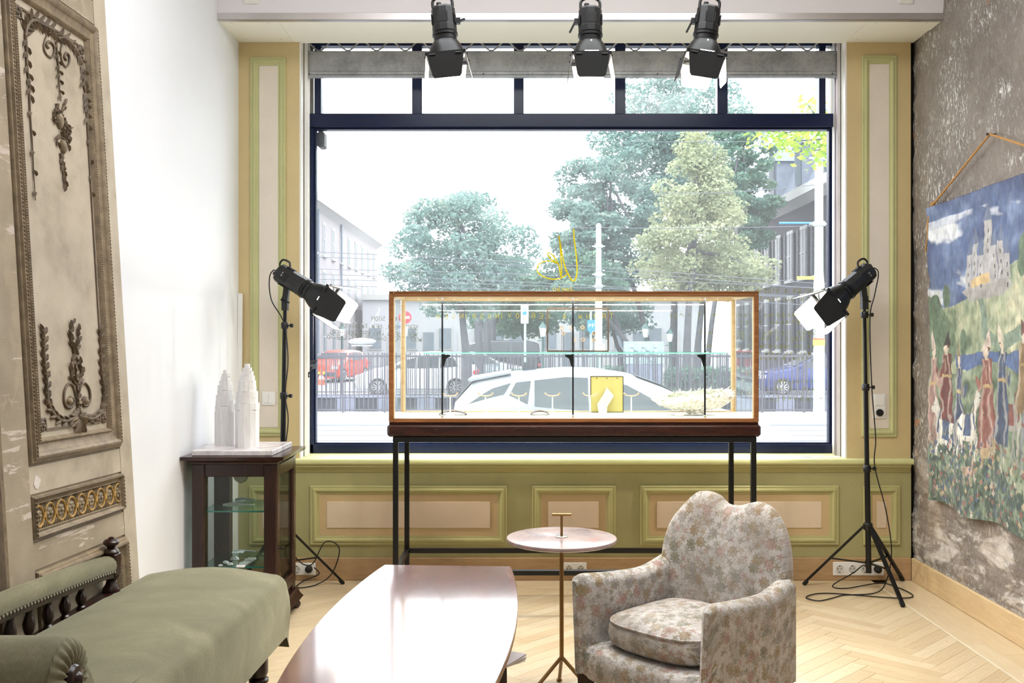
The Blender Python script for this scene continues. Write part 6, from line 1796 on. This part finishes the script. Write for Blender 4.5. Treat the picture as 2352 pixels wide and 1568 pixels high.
t = NT('woven_scene'); at = t.new('ShaderNodeAttribute', attribute_name='weave'); v_ = t.coord('Object', (1, 420, 420)); t.set(at.outputs['Color'], .85, Sheen_Weight=.1)
t.bump(t.noise(v_, 1, 2), .25, .003)
cloth = m.build('woven_cloth', 'woven_scene', tap, angle=180)
ca = cloth.data.color_attributes.new('weave', 'FLOAT_COLOR', 'POINT')
cols = np.ones((len(m.v), 4), np.float32); cols[:nT, :3] = img.reshape(-1, 3); cols[nT:2 * nT, :3] = img.reshape(-1, 3); ca.data.foreach_set('color', cols.ravel())
rd = MB().tube([(XR - .030, T0 + .022, 2.122), (XR - .030, T1 - .02, 2.152)], .008, 10).build('hanging_rod', 'rope_tan', tap)
nail = Vector((XR - .028, 4.836, 2.404))
MB().tube([(XR - .034, 5.475, 2.150), nail], .0055, 8).tube([nail, (XR - .034, 4.20, 2.175)], .0055, 8).build('hanging_rope', 'rope_tan', tap)
MB().tube(smoothpath([(XR - .036, 5.49, 2.145), (XR - .04, 5.535, 2.06), (XR - .035, 5.55, 1.98), (XR - .032, 5.575, 1.93), (XR - .03, 5.59, 1.90)], 4), .0045, 7).sphere((XR - .036, 5.478, 2.150), .014, 8, 6).build('rope_end', 'rope_tan', tap)
MB().lathe([(.003, -.03), (.003, .012), (.008, .013), (.008, .016)], 10, nail, axis=(-1, 0, 0)).build('nail', 'black_metal', tap)
# ------------------------------------------------------------------ the street outside
ZG = -.45
MB().box(-60, 60, 6.3, 21.3, ZG - .3, ZG).build('road', 'asphalt', kind='structure')
MB().box(-60, 60, 21.3, 21.6, ZG - .3, ZG + .012, .01).build('kerb', 'kerb_stone', kind='structure')
MB().box(-60, 60, 21.6, 25.4, ZG - .6, ZG + .01).build('pavement', 'paving', kind='structure')
MB().box(-90, 90, 27.5, 160, -1.2, -.62).build('far_road', 'asphalt', kind='structure')
MB().box(-60, 60, 25.4, 27.0, -1.2, -.95).build('water', 'quay_dark', kind='structure')
for y in (18.2, 19.1, 20.2):
    MB().box(-30, 30, y, y + .07, ZG, ZG + .006).build('tram_rail', 'kerb_stone', kind='structure')
def far(px, Y): return (px - VX) / F * Y
# fences: every bar a part
def fence(Y, z0, z1, x0, x1, step, label, r=.014):
    root = thing('railing', label, 'fence', ((x0 + x1) / 2, Y, z0))
    n = int((x1 - x0) / step)
    me = MB().tube([(0, 0, 0), (0, 0, z1 - z0 + .03)], r, 6).mesh('bar'); me.materials.append(M['fence_grey'])
    for i in range(n):
        o = bpy.data.objects.new('bar', me); COL.objects.link(o); o.parent = root
        o.location = Vector((x0 + (i + .5) * step, Y, z0)) - ORG[root.name]
    for z in (z0 + .05, z0 + .52 * 1.0 * (z1 - z0) * .0 + .42, z1 - .05):
        MB().box(x0, x1, Y - .018, Y + .018, z - .015, z + .015).build('rail', 'fence_grey', root)
    for i in range(0, n, 9):
        x = x0 + i * step; p_ = MB().box(x - .022, x + .022, Y - .022, Y + .022, z0 - .06, z1 + .02).build('post', 'fence_grey', root)
    return root
fence(25.0, ZG + .03, 1.035, -5.4, 8.2, .117, 'grey railing of thin upright bars along the pavement, nearer the shop')
fence(29.5, -.58, .93, -6.4, 9.7, .117, 'grey railing of thin bars behind the low quay wall', .012)
qw = MB().box(-14, 18, 27.0, 27.5, -1.1, -.19).build('wall_quay', 'quay_dark', kind='structure', origin=(0, 0, 0))
MB().box(-14, 18, 26.95, 27.55, -.19, -.13, .01).build('coping', 'quay_pale', qw)
x = -7.0
while x < 11:
    MB().box(x, x + .50, 26.93, 27.02, -.96, -.20, .01).build('pale_panel', 'quay_pale', qw); x += 1.08

# cars
def interp(p, s): return float(np.interp(s, [a for a, b in p], [b for a, b in p]))
def car(label, mat, loc, heading, L=4.1, W=.86, belt=.97, prof=None, wins=None, screen=None, rear=None, group='cars in the street', wheels=(.72, 3.30), flip=False):
    root = thing('car', label, 'car', loc, heading, group, world=False)
    prof = prof or [(0, .62), (.02, .85), (.10, 1.02), (.42, 1.36), (.8, 1.45), (1.4, 1.49), (1.8, 1.47), (2.25, 1.38), (2.95, 1.02), (3.3, .95), (3.8, .85), (4.02, .72), (4.1, .55)]
    k = L / 4.1
    top = lambda s: interp(prof, s / k)
    hw = lambda s: W * (1 - .16 * abs((s - L / 2) / (L / 2)) ** 5)
    wr = lambda s: hw(s) - max(0, top(s) - belt) * .38
    def hwid(s, h):
        t_ = top(s) - .06
        return hw(s) if h <= belt or t_ <= belt else hw(s) + (wr(s) - hw(s)) * min(1, (h - belt) / (t_ - belt))
    pts = []; NS = 60
    for i in range(NS):
        s = L * i / (NS - 1); t_ = top(s); w = hw(s)
        b = min(belt, t_ - .10)
        half = [(w * .86, .20), (w * .97, .28), (w * 1.0, .45), (w * 1.0, (.45 + b) / 2), (w * .985, b), (hwid(s, (b + t_ - .06) / 2) * (.98 if t_ <= belt + .1 else 1), (b + t_ - .06) / 2), (wr(s) * (.95 if t_ <= belt + .1 else 1), t_ - .06), (wr(s) * .90, t_ - .015), (wr(s) * .6, t_ + .008), (0, t_ + .015)]
        ring = half + [(-x, z) for x, z in half[::-1][1:]]
        for x, z in ring: pts.append((s - L / 2, x, z))
    m = MB().grid(pts, NS, len(ring)); m.f.append(tuple(range(len(ring)))); m.f.append(tuple((NS - 1) * len(ring) + i for i in range(len(ring))))
    m.build('body', mat, root, angle=40)
    wins = wins or [[(.62, 1.06), (1.22, 1.0), (1.22, 1.38), (.80, 1.36)], [(1.28, 1.0), (2.0, .99), (2.0, 1.38), (1.28, 1.40)], [(2.05, .99), (2.82, 1.0), (2.30, 1.31), (2.05, 1.37)]]
    for pl in wins:
        for sg in (1, -1):
            m = MB(); n = len(pl)
            m.v = [(s * k - L / 2, sg * (hwid(s * k, h) + .006), h) for s, h in pl] + [(s * k - L / 2, sg * (hwid(s * k, h) - .01), h) for s, h in pl]
            m.f = [tuple(range(n)), tuple(range(n, 2 * n))[::-1]] + [(i, (i + 1) % n, n + (i + 1) % n, n + i) for i in range(n)]
            o = m.build('side_window', 'pane_dark' if mat != 'car_silver' else 'car_window', root)
    for nm, (s0, s1) in (('windscreen', screen or (2.30, 2.88)), ('rear_window', rear or (.12, .40))):
        m = MB(); pts = []
        for i in range(6):
            s = (s0 + (s1 - s0) * i / 5) * k
            for j in range(7): x = (j / 6 * 2 - 1) * wr(s) * .84; pts.append((s - L / 2, x, top(s) + .028 - .012 * abs(j / 6 * 2 - 1)))
        m.grid(pts, 6, 7); m.build(nm, 'car_window' if mat in ('car_silver', 'car_white') else 'pane_dark', root)
    for s in wheels:
        for sg in (1, -1):
            wl = MB().lathe([(.20, -.01), (.31, 0), (.325, .04), (.325, .16), (.31, .19), (.20, .20)], 24, (s * k - L / 2, sg * (W - .17), .325), axis=(0, sg, 0)).build('wheel', 'tyre', root)
            m = MB()
            for q in range(10):
                a_ = 2 * PI * q / 10; c_ = Vector((s * k - L / 2, sg * (W + .035), .325)); d_ = Vector((math.cos(a_), 0, math.sin(a_)))
                m.bar(c_ + d_ * .03, c_ + d_ * .21, .035, .012, up=(0, 1, 0))
            m.tube([Vector((s * k - L / 2 + .205 * math.cos(2 * PI * q / 20), sg * (W + .033), .325 + .205 * math.sin(2 * PI * q / 20))) for q in range(20)], .014, 6, closed=True)
            m.build('rim', 'chrome', wl)
    for sg in (1, -1):
        MB().box(L / 2 - .30, L / 2 - .04, sg * (W * .62), sg * (W * .93), .62, .76, .03).build('headlamp', 'lamp_lens', root)
        MB().box(-L / 2 - .005, -L / 2 + .14, sg * (W * .62), sg * (W * .97), .78, .92, .02).build('tail_lamp', 'tail_red', root)
        MB().box(2.72 * k - L / 2 - .06, 2.72 * k - L / 2 + .08, sg * (W + .02), sg * (W + .17), .98, 1.10, .03).build('door_mirror', mat, root)
    MB().box(L / 2 - .06, L / 2 + .02, -W * .85, W * .85, .28, .50, .03).build('front_bumper', 'car_trim', root)
    MB().box(L / 2 + .005, L / 2 + .03, -.26, .26, .40, .51, .004).build('number_plate', 'plate_yellow', root)
    return root, top, k, L
c_loc = (1.25, 12.57, ZG)
root, top, k, L = car('silver hatchback parked on the street right outside the shop window', 'car_silver', c_loc, 0, 4.1, .84, 1.0,
    prof=[(0, .70), (.01, 1.03), (.06, 1.10), (.28, 1.34), (.32, 1.365), (.74, 1.435), (1.37, 1.487), (1.78, 1.485), (2.2, 1.42), (2.56, 1.29), (3.05, 1.06), (3.35, .98), (3.8, .86), (4.0, .72), (4.1, .52)],
    wins=[[(.24, 1.09), (.66, 1.20), (.74, 1.335), (.52, 1.27), (.40, 1.20)], [(.72, 1.19), (.94, 1.09), (.98, 1.36), (.80, 1.34)], [(1.02, 1.065), (1.66, 1.015), (1.66, 1.395), (1.40, 1.405), (1.02, 1.365)], [(1.74, 1.012), (2.64, 1.02), (2.40, 1.16), (2.12, 1.31), (1.74, 1.39)]], rear=(.06, .27), screen=(2.25, 3.0))
MB().prism([(-.04, 0), (.18, 0), (.14, .02), (.02, .10), (-.02, .11)], lambda a, b, d: (a + .92 - L / 2, d, b + 1.46), -.02, .02).build('roof_fin', 'car_trim', root)
MB().prism([(.24, 1.335), (.74, 1.43), (.74, 1.45), (.22, 1.36)], lambda a, b, d: (a - L / 2, d, b + .012), -.62, .62).build('roof_spoiler', 'car_silver', root)
m = MB()
for sg in (1, -1): m.tube([(s - L / 2, sg * .63 * (1.0 if s < 2.3 else 1.06), interp([(.5, 1.325), (.8, 1.375), (1.4, 1.43), (1.8, 1.425), (2.3, 1.31), (2.7, 1.10)], s)) for s in (.5, .8, 1.1, 1.4, 1.8, 2.3, 2.7)], .012, 6)
m.build('window_trim', 'lamp_lens', root)
def carline(pxa, pxb, Y, zg, Lreal): return ((far(pxa, Y) + far(pxb, Y)) / 2, Y, zg)
car('white car passing behind the railing beside the red one', 'car_white', (far(960, 36), 36, -.62), PI, 4.35, .88, .95, prof=[(0, .66), (.02, .9), (.12, 1.1), (.40, 1.44), (.9, 1.55), (1.6, 1.57), (2.1, 1.52), (2.9, 1.08), (3.5, .95), (3.95, .78), (4.1, .55)])
car('red car facing the shop beyond the railing', 'car_red', (far(776, 48), 48, -.62), math.radians(-104), 4.05, .87)
car('dark blue car standing behind the railing in front of the dark house', 'car_blue', (far(1868, 36), 36, -.62), PI, 4.4, .88, .96)
car('black van parked under the trees beyond the railing', 'car_black', (far(1120, 46), 46, -.62), PI, 4.9, .95, 1.15, prof=[(0, .8), (.02, 1.3), (.10, 1.85), (.5, 1.95), (2.2, 1.95), (2.7, 1.80), (3.3, 1.20), (3.8, 1.05), (4.05, .8), (4.1, .55)],
    wins=[[(.25, 1.2), (1.2, 1.2), (1.2, 1.78), (.30, 1.78)], [(1.28, 1.2), (2.1, 1.2), (2.1, 1.78), (1.28, 1.78)], [(2.18, 1.2), (3.05, 1.2), (2.62, 1.68), (2.18, 1.76)]], screen=(2.72, 3.25), rear=(.03, .09))
car('pale blue estate car parked behind the tree trunk', 'car_silver', (far(1105, 42), 42, -.62), 0, 4.2, .87, .95)
cn = thing('traffic_cone', 'orange and white traffic cone beside the red car', 'traffic cone', (far(738, 44), 44, -.62), world=False)
MB().lathe([(.16, .03), (.09, .36), (.06, .55), (.03, .75)], 14).build('cone_body', 'cone_orange', cn); MB().lathe([(.115, .25), (.085, .40)], 14, cap=False).xform(Matrix.Scale(1.03, 4)).build('white_band', 'sign_white', cn); MB().box(-.2, .2, -.2, .2, 0, .04, .01).build('cone_base', 'cone_orange', cn)
# roof box on the red car's neighbour
MB().sphere((far(832, 40), 40, 1.30), .28, 18, 10, (2.0, 1.3, .55)).box(far(832, 40) - .4, far(832, 40) + .4, 39.8, 40.2, 1.12, 1.16).build('roof_box', 'car_white', None, 'white streamlined roof box above the railing beside the red car', 'roof box')

# trees
def tree(label, px, py, Y, rx, rz, mat, n=5200, size=.17, trunk=None, shape='round', ground=-.62, group='street trees'):
    c = P(px, py, Y); RX = rx / F * Y; RZ = rz / F * Y; RY = RX * .9
    tx = far(trunk if trunk else px, Y)
    root = thing('tree', label, 'tree', (tx, Y, ground), 0, group)
    n = int(n * 1.9); size *= .72
    rr = np.random.default_rng(int(px * 7 + py))
    nb = 90; cen = []
    while len(cen) < nb:
        u = rr.uniform(-1, 1, 3)
        q = np.linalg.norm(u)
        if q > 1: continue
        wz_ = 1 if shape == 'round' else (.95 - .75 * max(0, u[2] * .5 + .5)) * 1.25
        cen.append((c.x + u[0] * RX * wz_ * (.9), c.y + u[1] * RY * wz_ * .9, c.z + u[2] * RZ * .93))
    cen = np.array(cen); pick = rr.integers(0, nb, n)
    rb_ = RX * (.21 if shape == 'round' else .20)
    off = rr.normal(0, 1, (n, 3)); off /= np.linalg.norm(off, axis=1)[:, None]; off *= (rb_ * rr.uniform(.35, 1.1, n) ** .6)[:, None]; off[:, 2] *= .6
    ctr = cen[pick] + off
    a = rr.normal(0, 1, (n, 3)); a[:, 2] *= .6; a /= np.linalg.norm(a, axis=1)[:, None]
    b = np.cross(a, rr.normal(0, 1, (n, 3))); b /= np.linalg.norm(b, axis=1)[:, None]
    s = (size * rr.uniform(.6, 1.25, n))[:, None]
    v = np.stack([ctr - a * s, ctr + b * s * .55, ctr + a * s, ctr - b * s * .55], 1).reshape(-1, 3)
    m = MB(); m.v = [tuple(q) for q in v]; m.f = [(4 * i, 4 * i + 1, 4 * i + 2, 4 * i + 3) for i in range(n)]
    m.build('crown', mat, root, smooth=False)
    tr = MB(); r0 = .10 + RX * .035
    pts = [(tx, Y, ground), (tx + .03, Y, ground + 1.2), (tx + (c.x - tx) * .3, Y, (ground + c.z) / 2), (c.x, Y, c.z), (c.x, Y, c.z + RZ * .6)]
    tr.tube(smoothpath(pts, 4), [r0 * (1 - .05 * i) if i < 17 else .03 for i in range(17)], 9)
    tk = tr.build('trunk', 'bark', root)
    m = MB()
    for i in range(9):
        z0 = c.z - RZ * .7 + i * RZ * .15; e_ = Vector(cen[rr.integers(0, nb)]); m.tube([(c.x + (tx - c.x) * .1, Y, z0), Vector((c.x, Y, z0)).lerp(e_, .6) + Vector((0, 0, .1)), e_], [r0 * .4, r0 * .25, .015], 6)
    m.build('boughs', 'bark', tk)
tree('bluish-green street tree with a leaning trunk left of the glass case centre', 1050, 585, 33, 180, 155, 'leaf_blue_green', 9000, .115, trunk=1070)
tree('small green tree low behind the glass case', 1170, 660, 51, 95, 85, 'leaf_green', 3600, .16, trunk=1110)
tree('low green tree behind the tram pole', 1330, 650, 47, 120, 75, 'leaf_green', 3800, .17, trunk=1460)
tree('tall bluish tree whose crown starts beside the open sky', 1405, 510, 52, 145, 200, 'leaf_blue_green', 9500, .17, trunk=1490)
tree('low dark green tree behind the parking sign', 1190, 725, 56, 120, 50, 'leaf_green', 3600, .17, trunk=1215)
tree('low bluish tree behind the relief slab', 1400, 728, 58, 110, 45, 'leaf_blue_green', 3200, .17, trunk=1425)
tree('broad bluish tree filling the gap behind the yellow lettering', 1345, 585, 49, 90, 125, 'leaf_blue_green', 5200, .165, trunk=1440)
tree('tallest bluish tree reaching up to the upper window lights', 1570, 330, 56, 210, 200, 'leaf_blue_green', 12500, .18, trunk=1545)
tree('yellowish cone-shaped tree in front of the bluish ones', 1600, 490, 36, 170, 215, 'leaf_yellow', 10500, .105, trunk=1575, shape='cone')
tree('dark green tree close to the shuttered house', 1705, 430, 47, 100, 190, 'leaf_green', 6500, .16, trunk=1625)
tree('spreading yellow-green tree low before the shuttered house', 1620, 625, 38, 170, 55, 'leaf_yellow', 5200, .13, trunk=1600)
for i, (px, Y) in enumerate(((1098, 40), (1117, 44), (1130, 48.5))):
    x = far(px, Y); MB().tube([(x, Y, -.62), (x + .05, Y, 1.0), (x - .05, Y, 3.4)], [.20, .17, .12], 9).build('slim_tree', 'bark', None, ('bare grey trunk nearest the leaning trunk behind the railing', 'second grey trunk behind the railing', 'third grey trunk behind the railing, farthest back')[i], 'tree', 'bare trunks under the trees')
# overhanging branch close by
ob = thing('overhanging_branch', 'bright green leafy branch hanging into the upper corner of the window view', 'branch', P(1830, 330, 15))
m = MB(); tips = []
for q in (((1990, 335), (1905, 325), (1840, 322), (1790, 312)), ((1985, 360), (1900, 345), (1860, 352)), ((1980, 310), (1900, 300), (1820, 298), (1735, 303)), ((1900, 300), (1880, 260), (1850, 235))):
    pp = smoothpath([P(a, b, 15) + Vector((0, random.uniform(-.2, .2), 0)) for a, b in q], 5); m.tube(pp, [.018 - .013 * i / len(pp) for i in range(len(pp))], 6); tips += pp[3:]
m.build('twigs', 'bark', ob)
m = MB()
for i in range(620):
    c = random.choice(tips) + Vector((random.gauss(0, .11), random.gauss(0, .22), random.gauss(-.05, .10)))
    a = Vector((random.gauss(0, 1), random.gauss(0, 1), random.gauss(0, .6))).normalized(); b = a.cross(Vector((random.gauss(0, 1), random.gauss(0, 1), random.gauss(0, 1)))).normalized(); s = random.uniform(.035, .06)
    m.add([c - a * s, c + b * s * .7, c + a * s * 1.2, c - b * s * .7], [(0, 1, 2, 3)])
m.build('leaves', 'leaf_bright', ob, smooth=False)
def hedge(px0, px1, Y, z0, z1, label, n=1600):
    x0, x1 = far(px0, Y), far(px1, Y); root = thing('hedge', label, 'hedge', ((x0 + x1) / 2, Y, z0))
    m = MB()
    for i in range(n):
        c = Vector((random.uniform(x0, x1), Y + random.uniform(-.4, .4), random.uniform(z0, z1) ** 1.0 + random.uniform(-.05, .08)))
        a = Vector((random.gauss(0, 1), random.gauss(0, 1), random.gauss(0, 1))).normalized(); b = a.orthogonal().normalized(); s = random.uniform(.05, .10)
        m.add([c - a * s, c + b * s * .6, c + a * s, c - b * s * .6], [(0, 1, 2, 3)])
    m.build('foliage', 'leaf_green', root, smooth=False); MB().box(x0 + .1, x1 - .1, Y - .25, Y + .25, z0, z1 - .12, .05).build('branches', 'bark', root)
hedge(1170, 1310, 34, -.6, .35, 'clipped green hedge behind the railing under the parking sign'); hedge(1390, 1440, 34, -.6, .40, 'narrow hedge piece beside the tram pole'); hedge(1528, 1740, 34, -.6, .40, 'long green hedge behind the railing beside the relief slab', 2200)

# houses
def house(name, label, x, y0, y1, h, mat, rows, pitch, side, shutters=False, deep=9.0, pane='pane_blue', first=1.2, ww=.9):
    root = thing('house', label, 'building', (x + side * deep / 2, (y0 + y1) / 2, -.62))
    xa, xb = (x, x + side * deep)
    MB().box(min(xa, xb), max(xa, xb), y0, y1, -.62, h).build('walls', mat, root)
    fx = x - side * .0
    MB().box(fx - side * .55, fx + side * .1, y0 - .3, y1 + .3, h - .45, h).prism([(0, h - .75), (0, h - .45), (-.5, h - .45), (-.2, h - .62)], lambda a, b, d: (fx + side * a, d, b), y0, y1).build('cornice', 'stone_trim', root)
    y = y0 + first
    while y < y1 - .8:
        for z0, z1 in rows:
            wn_ = MB().box(fx - side * .05, fx + side * .02, y - .08, y + ww + .08, z0 - .1, z1 + .16).build('window', 'stone_trim', root)
            MB().box(fx - side * .065, fx - side * .04, y, y + ww, z0, z1).build('pane', pane, wn_)
            MB().box(fx - side * .09, fx - side * .04, y + ww / 2 - .03, y + ww / 2 + .03, z0, z1).box(fx - side * .09, fx - side * .04, y, y + ww, (z0 + z1) / 2 - .03, (z0 + z1) / 2 + .03).build('glazing_bars', 'stone_trim', wn_)
            MB().box(fx - side * .16, fx - side * .0, y - .15, y + ww + .15, z0 - .2, z0 - .08).build('sill', 'stone_trim', wn_)
            if shutters:
                for ya in (y - .50, y + ww + .10):
                    sh_ = MB().box(fx - side * .10, fx - side * .05, ya, ya + .40, z0, z1).build('shutter', 'shutter_blue', root)
                    m = MB(); zz = z0 + .08
                    while zz < z1 - .1: m.box(fx - side * .125, fx - side * .10, ya + .05, ya + .35, zz, zz + .05); zz += .11
                    m.build('louvres', 'shutter_blue', sh_)
        y += pitch
    return root
hb = house('pale_house', 'long pale brick apartment building fading into the white sky', -12.0, 42, 86, 9.9, 'brick_pale', ((.6, 2.5), (3.8, 5.6), (6.7, 8.5)), 3.1, -1)
MB().box(-21, -12.0, 42, 86, 9.9, 10.3).build('roof_edge', 'stone_trim', hb); MB().prism([(-12.2, 10.3), (-16, 12.4), (-21, 12.4), (-21, 10.3)], lambda a, b, d: (a, d, b), 42, 86).build('roof', 'roof_slate', hb)
for y in (52, 60, 68): MB().tube([(-11.9, y, -.6), (-11.9, y, 9.4)], .08, 6).build('downpipe', 'roof_slate', hb)
hd_ = house('dark_house', 'dark brick house with louvred shutters beside the tram pole', 14.0, 35, 64, 8.65, 'brick_dark', ((.85, 3.45), (4.45, 6.75)), 2.37, 1, True, pane='pane_dark', ww=.92, first=1.1)
MB().prism([(14.3, 8.65), (16.1, 12.3), (22.9, 12.3), (22.9, 8.65)], lambda a, b, d: (a, d, b), 35, 64).build('roof', 'roof_slate', hd_)
for y in (40.3, 45, 49.8, 55):
    d_ = MB().box(14.4, 16.6, y, y + 1.7, 8.8, 11.2).prism([(y - .2, 11.2), (y + .85, 12.1), (y + 1.9, 11.2)], lambda a, b, d: (d, a, b), 14.3, 16.8).build('dormer', 'roof_slate', hd_)
    MB().box(14.35, 14.41, y + .35, y + 1.35, 9.2, 11.0).build('dormer_pane', 'pane_blue', d_)
rw = thing('row_house', 'low white row house with doors behind the trees', 'building', (3.5, 74, -.62))
MB().box(-11.4, 13.8, 74, 80, -.62, 4.6).build('walls', 'render_white', rw); MB().box(-11.4, 13.8, 73.7, 74, 4.3, 4.7).build('cornice', 'stone_trim', rw)
for i in range(9):
    x = -11 + i * 2.6
    w_ = MB().box(x, x + 1.1, 73.9, 74.0, .6, 2.3).build('window', 'stone_trim', rw); MB().box(x + .1, x + 1.0, 73.86, 73.92, .7, 2.2).build('pane', 'pane_grey', w_)
    d_ = MB().box(x + 1.5, x + 2.3, 73.9, 74.0, -.6, 1.9).build('door', 'pane_grey' if i % 2 else 'stone_trim', rw)
# tram poles, wires
def pole(px, Y, ytop, r, label, bands=()):
    x = far(px, Y); zt = EYE - (ytop - VY) / F * Y; root = thing('tram_pole', label, 'pole', (x, Y, -.55), 0, 'pale tram poles')
    MB().lathe([(r * 1.35, -.55), (r * 1.3, .6), (r * 1.25, 2.6), (r * 1.1, 2.75), (r, 2.9), (r * .9, zt), (r * .3, zt + .06)], 18, (x, Y, 0)).build('shaft', 'pole_green', root)
    for z in bands: MB().lathe([(r * 1.4, z - .05), (r * 1.4, z + .05)], 18, (x, Y, 0)).box(x - r * 2.2, x + r * 2.2, Y - .03, Y + .03, z - .02, z + .02).build('wire_clamp', 'pole_green', root)
    return root
pole(1375, 30, 517, .088, 'slim pale tram pole rising behind the glass case', (3.0, 3.35, 4.2))
tp = pole(1881, 22, 150, .095, 'pale tram pole in front of the dark house', (3.95, 5.4))
zb_ = EYE - (787 - VY) / F * 22
MB().lathe([(.128, zb_ - .06), (.128, zb_ + .06)], 18, (far(1881, 22), 22, 0), cap=False).build('yellow_band', 'plate_yellow', tp); MB().lathe([(.1275, zb_ + .06), (.1275, zb_ + .10)], 18, (far(1881, 22), 22, 0), cap=False).build('orange_band', 'cone_orange', tp)
MB().tube([(far(1790, 22), 22, 3.97), (far(1881, 22), 22, 3.97)], .022, 6).build('insulated_arm', 'sign_blue', tp)
zs_ = EYE - (638 - VY) / F * 21.8; MB().box(far(1830, 21.8), far(1870, 21.8), 21.78, 21.80, zs_ - .035, zs_ + .035).build('yellow_sign', 'plate_yellow', tp)
W_ = ((700, 577, 1200, 602, 1940, 655), (700, 589, 1240, 612, 1940, 668), (700, 617, 1200, 630, 1940, 664), (700, 628, 1250, 650, 1940, 690), (700, 640, 1200, 655, 1940, 684), (700, 655, 1250, 668, 1940, 705), (1340, 324, 1600, 326, 1940, 322), (1500, 446, 1700, 440, 1940, 418), (1260, 522, 1600, 524, 1940, 517))
WN = ('fourth from the top of the view', 'fifth from the top of the view', 'sixth from the top of the view', 'seventh from the top of the view', 'eighth from the top of the view', 'lowest, just above the glass case', 'topmost, crossing the tallest tree', 'second from the top, running to the pale pole', 'third from the top, running to the blue arm')
for i, q in enumerate(W_):
    MB().tube(smoothpath([P(q[0], q[1], 26), P(q[2], q[3], 26), P(q[4], q[5], 26)], 8), .0085, 5).build('overhead_wire', 'wire_dark', None, 'thin dark overhead tram wire, %s' % WN[i], 'wire', 'overhead tram wires')
# signs and lanterns
def sign_post(px, Y, zt, label): 
    root = thing('traffic_sign', label, 'sign', (far(px, Y), Y, -.6)); MB().tube([(far(px, Y), Y, -.6), (far(px, Y), Y, zt)], .035, 8).build('post', 'pole_green', root); return root
x, Y = far(931, 42), 42; z = EYE - (729 - VY) / F * Y
ne = sign_post(931, Y, z + .2, 'round red no-entry sign with a white bar and small plate below')
MB().lathe([(.27, 0), (.27, .02)], 28, (x, Y - .05, z), axis=(0, -1, 0)).build('disc', 'sign_red', ne); MB().box(x - .19, x + .19, Y - .08, Y - .07, z - .05, z + .05).build('white_bar', 'sign_white', ne); MB().box(x - .2, x + .1, Y - .06, Y - .05, z - .78, z - .38).build('lower_plate', 'sign_white', ne)
m = MB(); lettering(m, 'LET', lambda a, b: (x - .17 + a, Y - .065, z - .52 + b), .09, .008); lettering(m, 'OP', lambda a, b: (x - .17 + a, Y - .065, z - .70 + b), .09, .008); m.build('plate_lettering', 'wire_dark', ne)
x, Y = far(1205, 30), 30; z = EYE - (721 - VY) / F * Y
ps = sign_post(1206, Y, z, 'white parking sign plate with a blue P square beside the hedge')
MB().box(x - .115, x + .115, Y - .05, Y - .04, z - .28, z + .28).build('plate', 'sign_white', ps); MB().box(x - .062, x + .062, Y - .056, Y - .05, z - .03, z + .19).build('blue_square', 'sign_blue', ps)
m = MB(); lettering(m, 'P', lambda a, b: (x - .025 + a, Y - .060, z + .06 + b), .10, .008, jit=0); m.build('sign_letter', 'sign_white', ps)
m = MB()
for i in range(4): m.box(x - .08, x + .07 - .02 * (i % 2), Y - .053, Y - .05, z - .10 - i * .045, z - .085 - i * .045)
m.build('small_print', 'wire_dark', ps)
x, Y = far(1358, 33), 33; z = EYE - (750 - VY) / F * Y
pb = sign_post(1357, Y, z + .5, 'blue arrow-shaped double P parking sign beside the tram pole')
MB().prism([(-.13, .22), (.13, .22), (.13, -.12), (0, -.24), (-.13, -.12)], lambda a, b, d: (x + a, d, z + b), Y - .06, Y - .05).build('blue_plate', 'sign_blue', pb)
m = MB()
for o in (-.08, .03): lettering(m, 'P', lambda a, b: (x + o + a, Y - .064, z - .02 + b), .10, .008, jit=0)
m.build('sign_letters', 'sign_white', pb)
def lantern(px, Y, yt, label):
    x = far(px, Y); zt = EYE - (yt - VY) / F * Y; root = thing('street_lantern', label, 'street lamp', (x, Y, -.62), 0, 'old street lanterns')
    MB().lathe([(.12, -.62), (.10, .1), (.06, .2), (.05, zt - .55), (.08, zt - .5), (.04, zt - .45)], 12, (x, Y, 0)).build('column', 'lantern_green', root)
    MB().lathe([(.09, zt - .45), (.16, zt - .08)], 6, (x, Y, 0)).build('glass_body', 'lamp_lens', root); MB().lathe([(.20, zt - .08), (.10, zt + .06), (.03, zt + .14), (.02, zt + .2)], 6, (x, Y, 0)).build('roof_cap', 'lantern_green', root)
    MB().tube([(x - .22, Y, zt - .62), (x + .22, Y, zt - .62)], .02, 6).build('ladder_bar', 'lantern_green', root)
lantern(1247, 42, 748, 'old green street lantern near the parking sign'); lantern(1483, 42, 750, 'old green street lantern between the trunks above the relief slab'); lantern(1539, 46, 762, 'small old street lantern beside the thick trunk'); lantern(785, 52, 752, 'pale street lantern standing over the red car')
mo = thing('relief_monument', 'grey stone slab with bronze relief figures behind the railing', 'monument', (far(1479, 33), 33, -.6))
xa, xb = far(1434, 33), far(1525, 33); za_, zb2 = EYE - (836 - VY) / F * 33, EYE - (784 - VY) / F * 33
MB().box(xa, xb, 33, 33.3, za_, zb2, .01).build('slab', 'bronze_relief', mo); MB().box(xa + .1, xb - .1, 33.02, 33.28, -.6, za_).build('plinth', 'quay_pale', mo)
m = MB()
for i in range(7):
    x = xa + .25 + i * .13; z = zb2 - .18 - .10 * (i % 3); m.sphere((x, 32.98, z), .055, 8, 6).sphere((x, 32.99, z - .18), .09, 8, 6, (.8, .5, 1.5))
m.build('relief_figures', 'bronze_relief', mo)
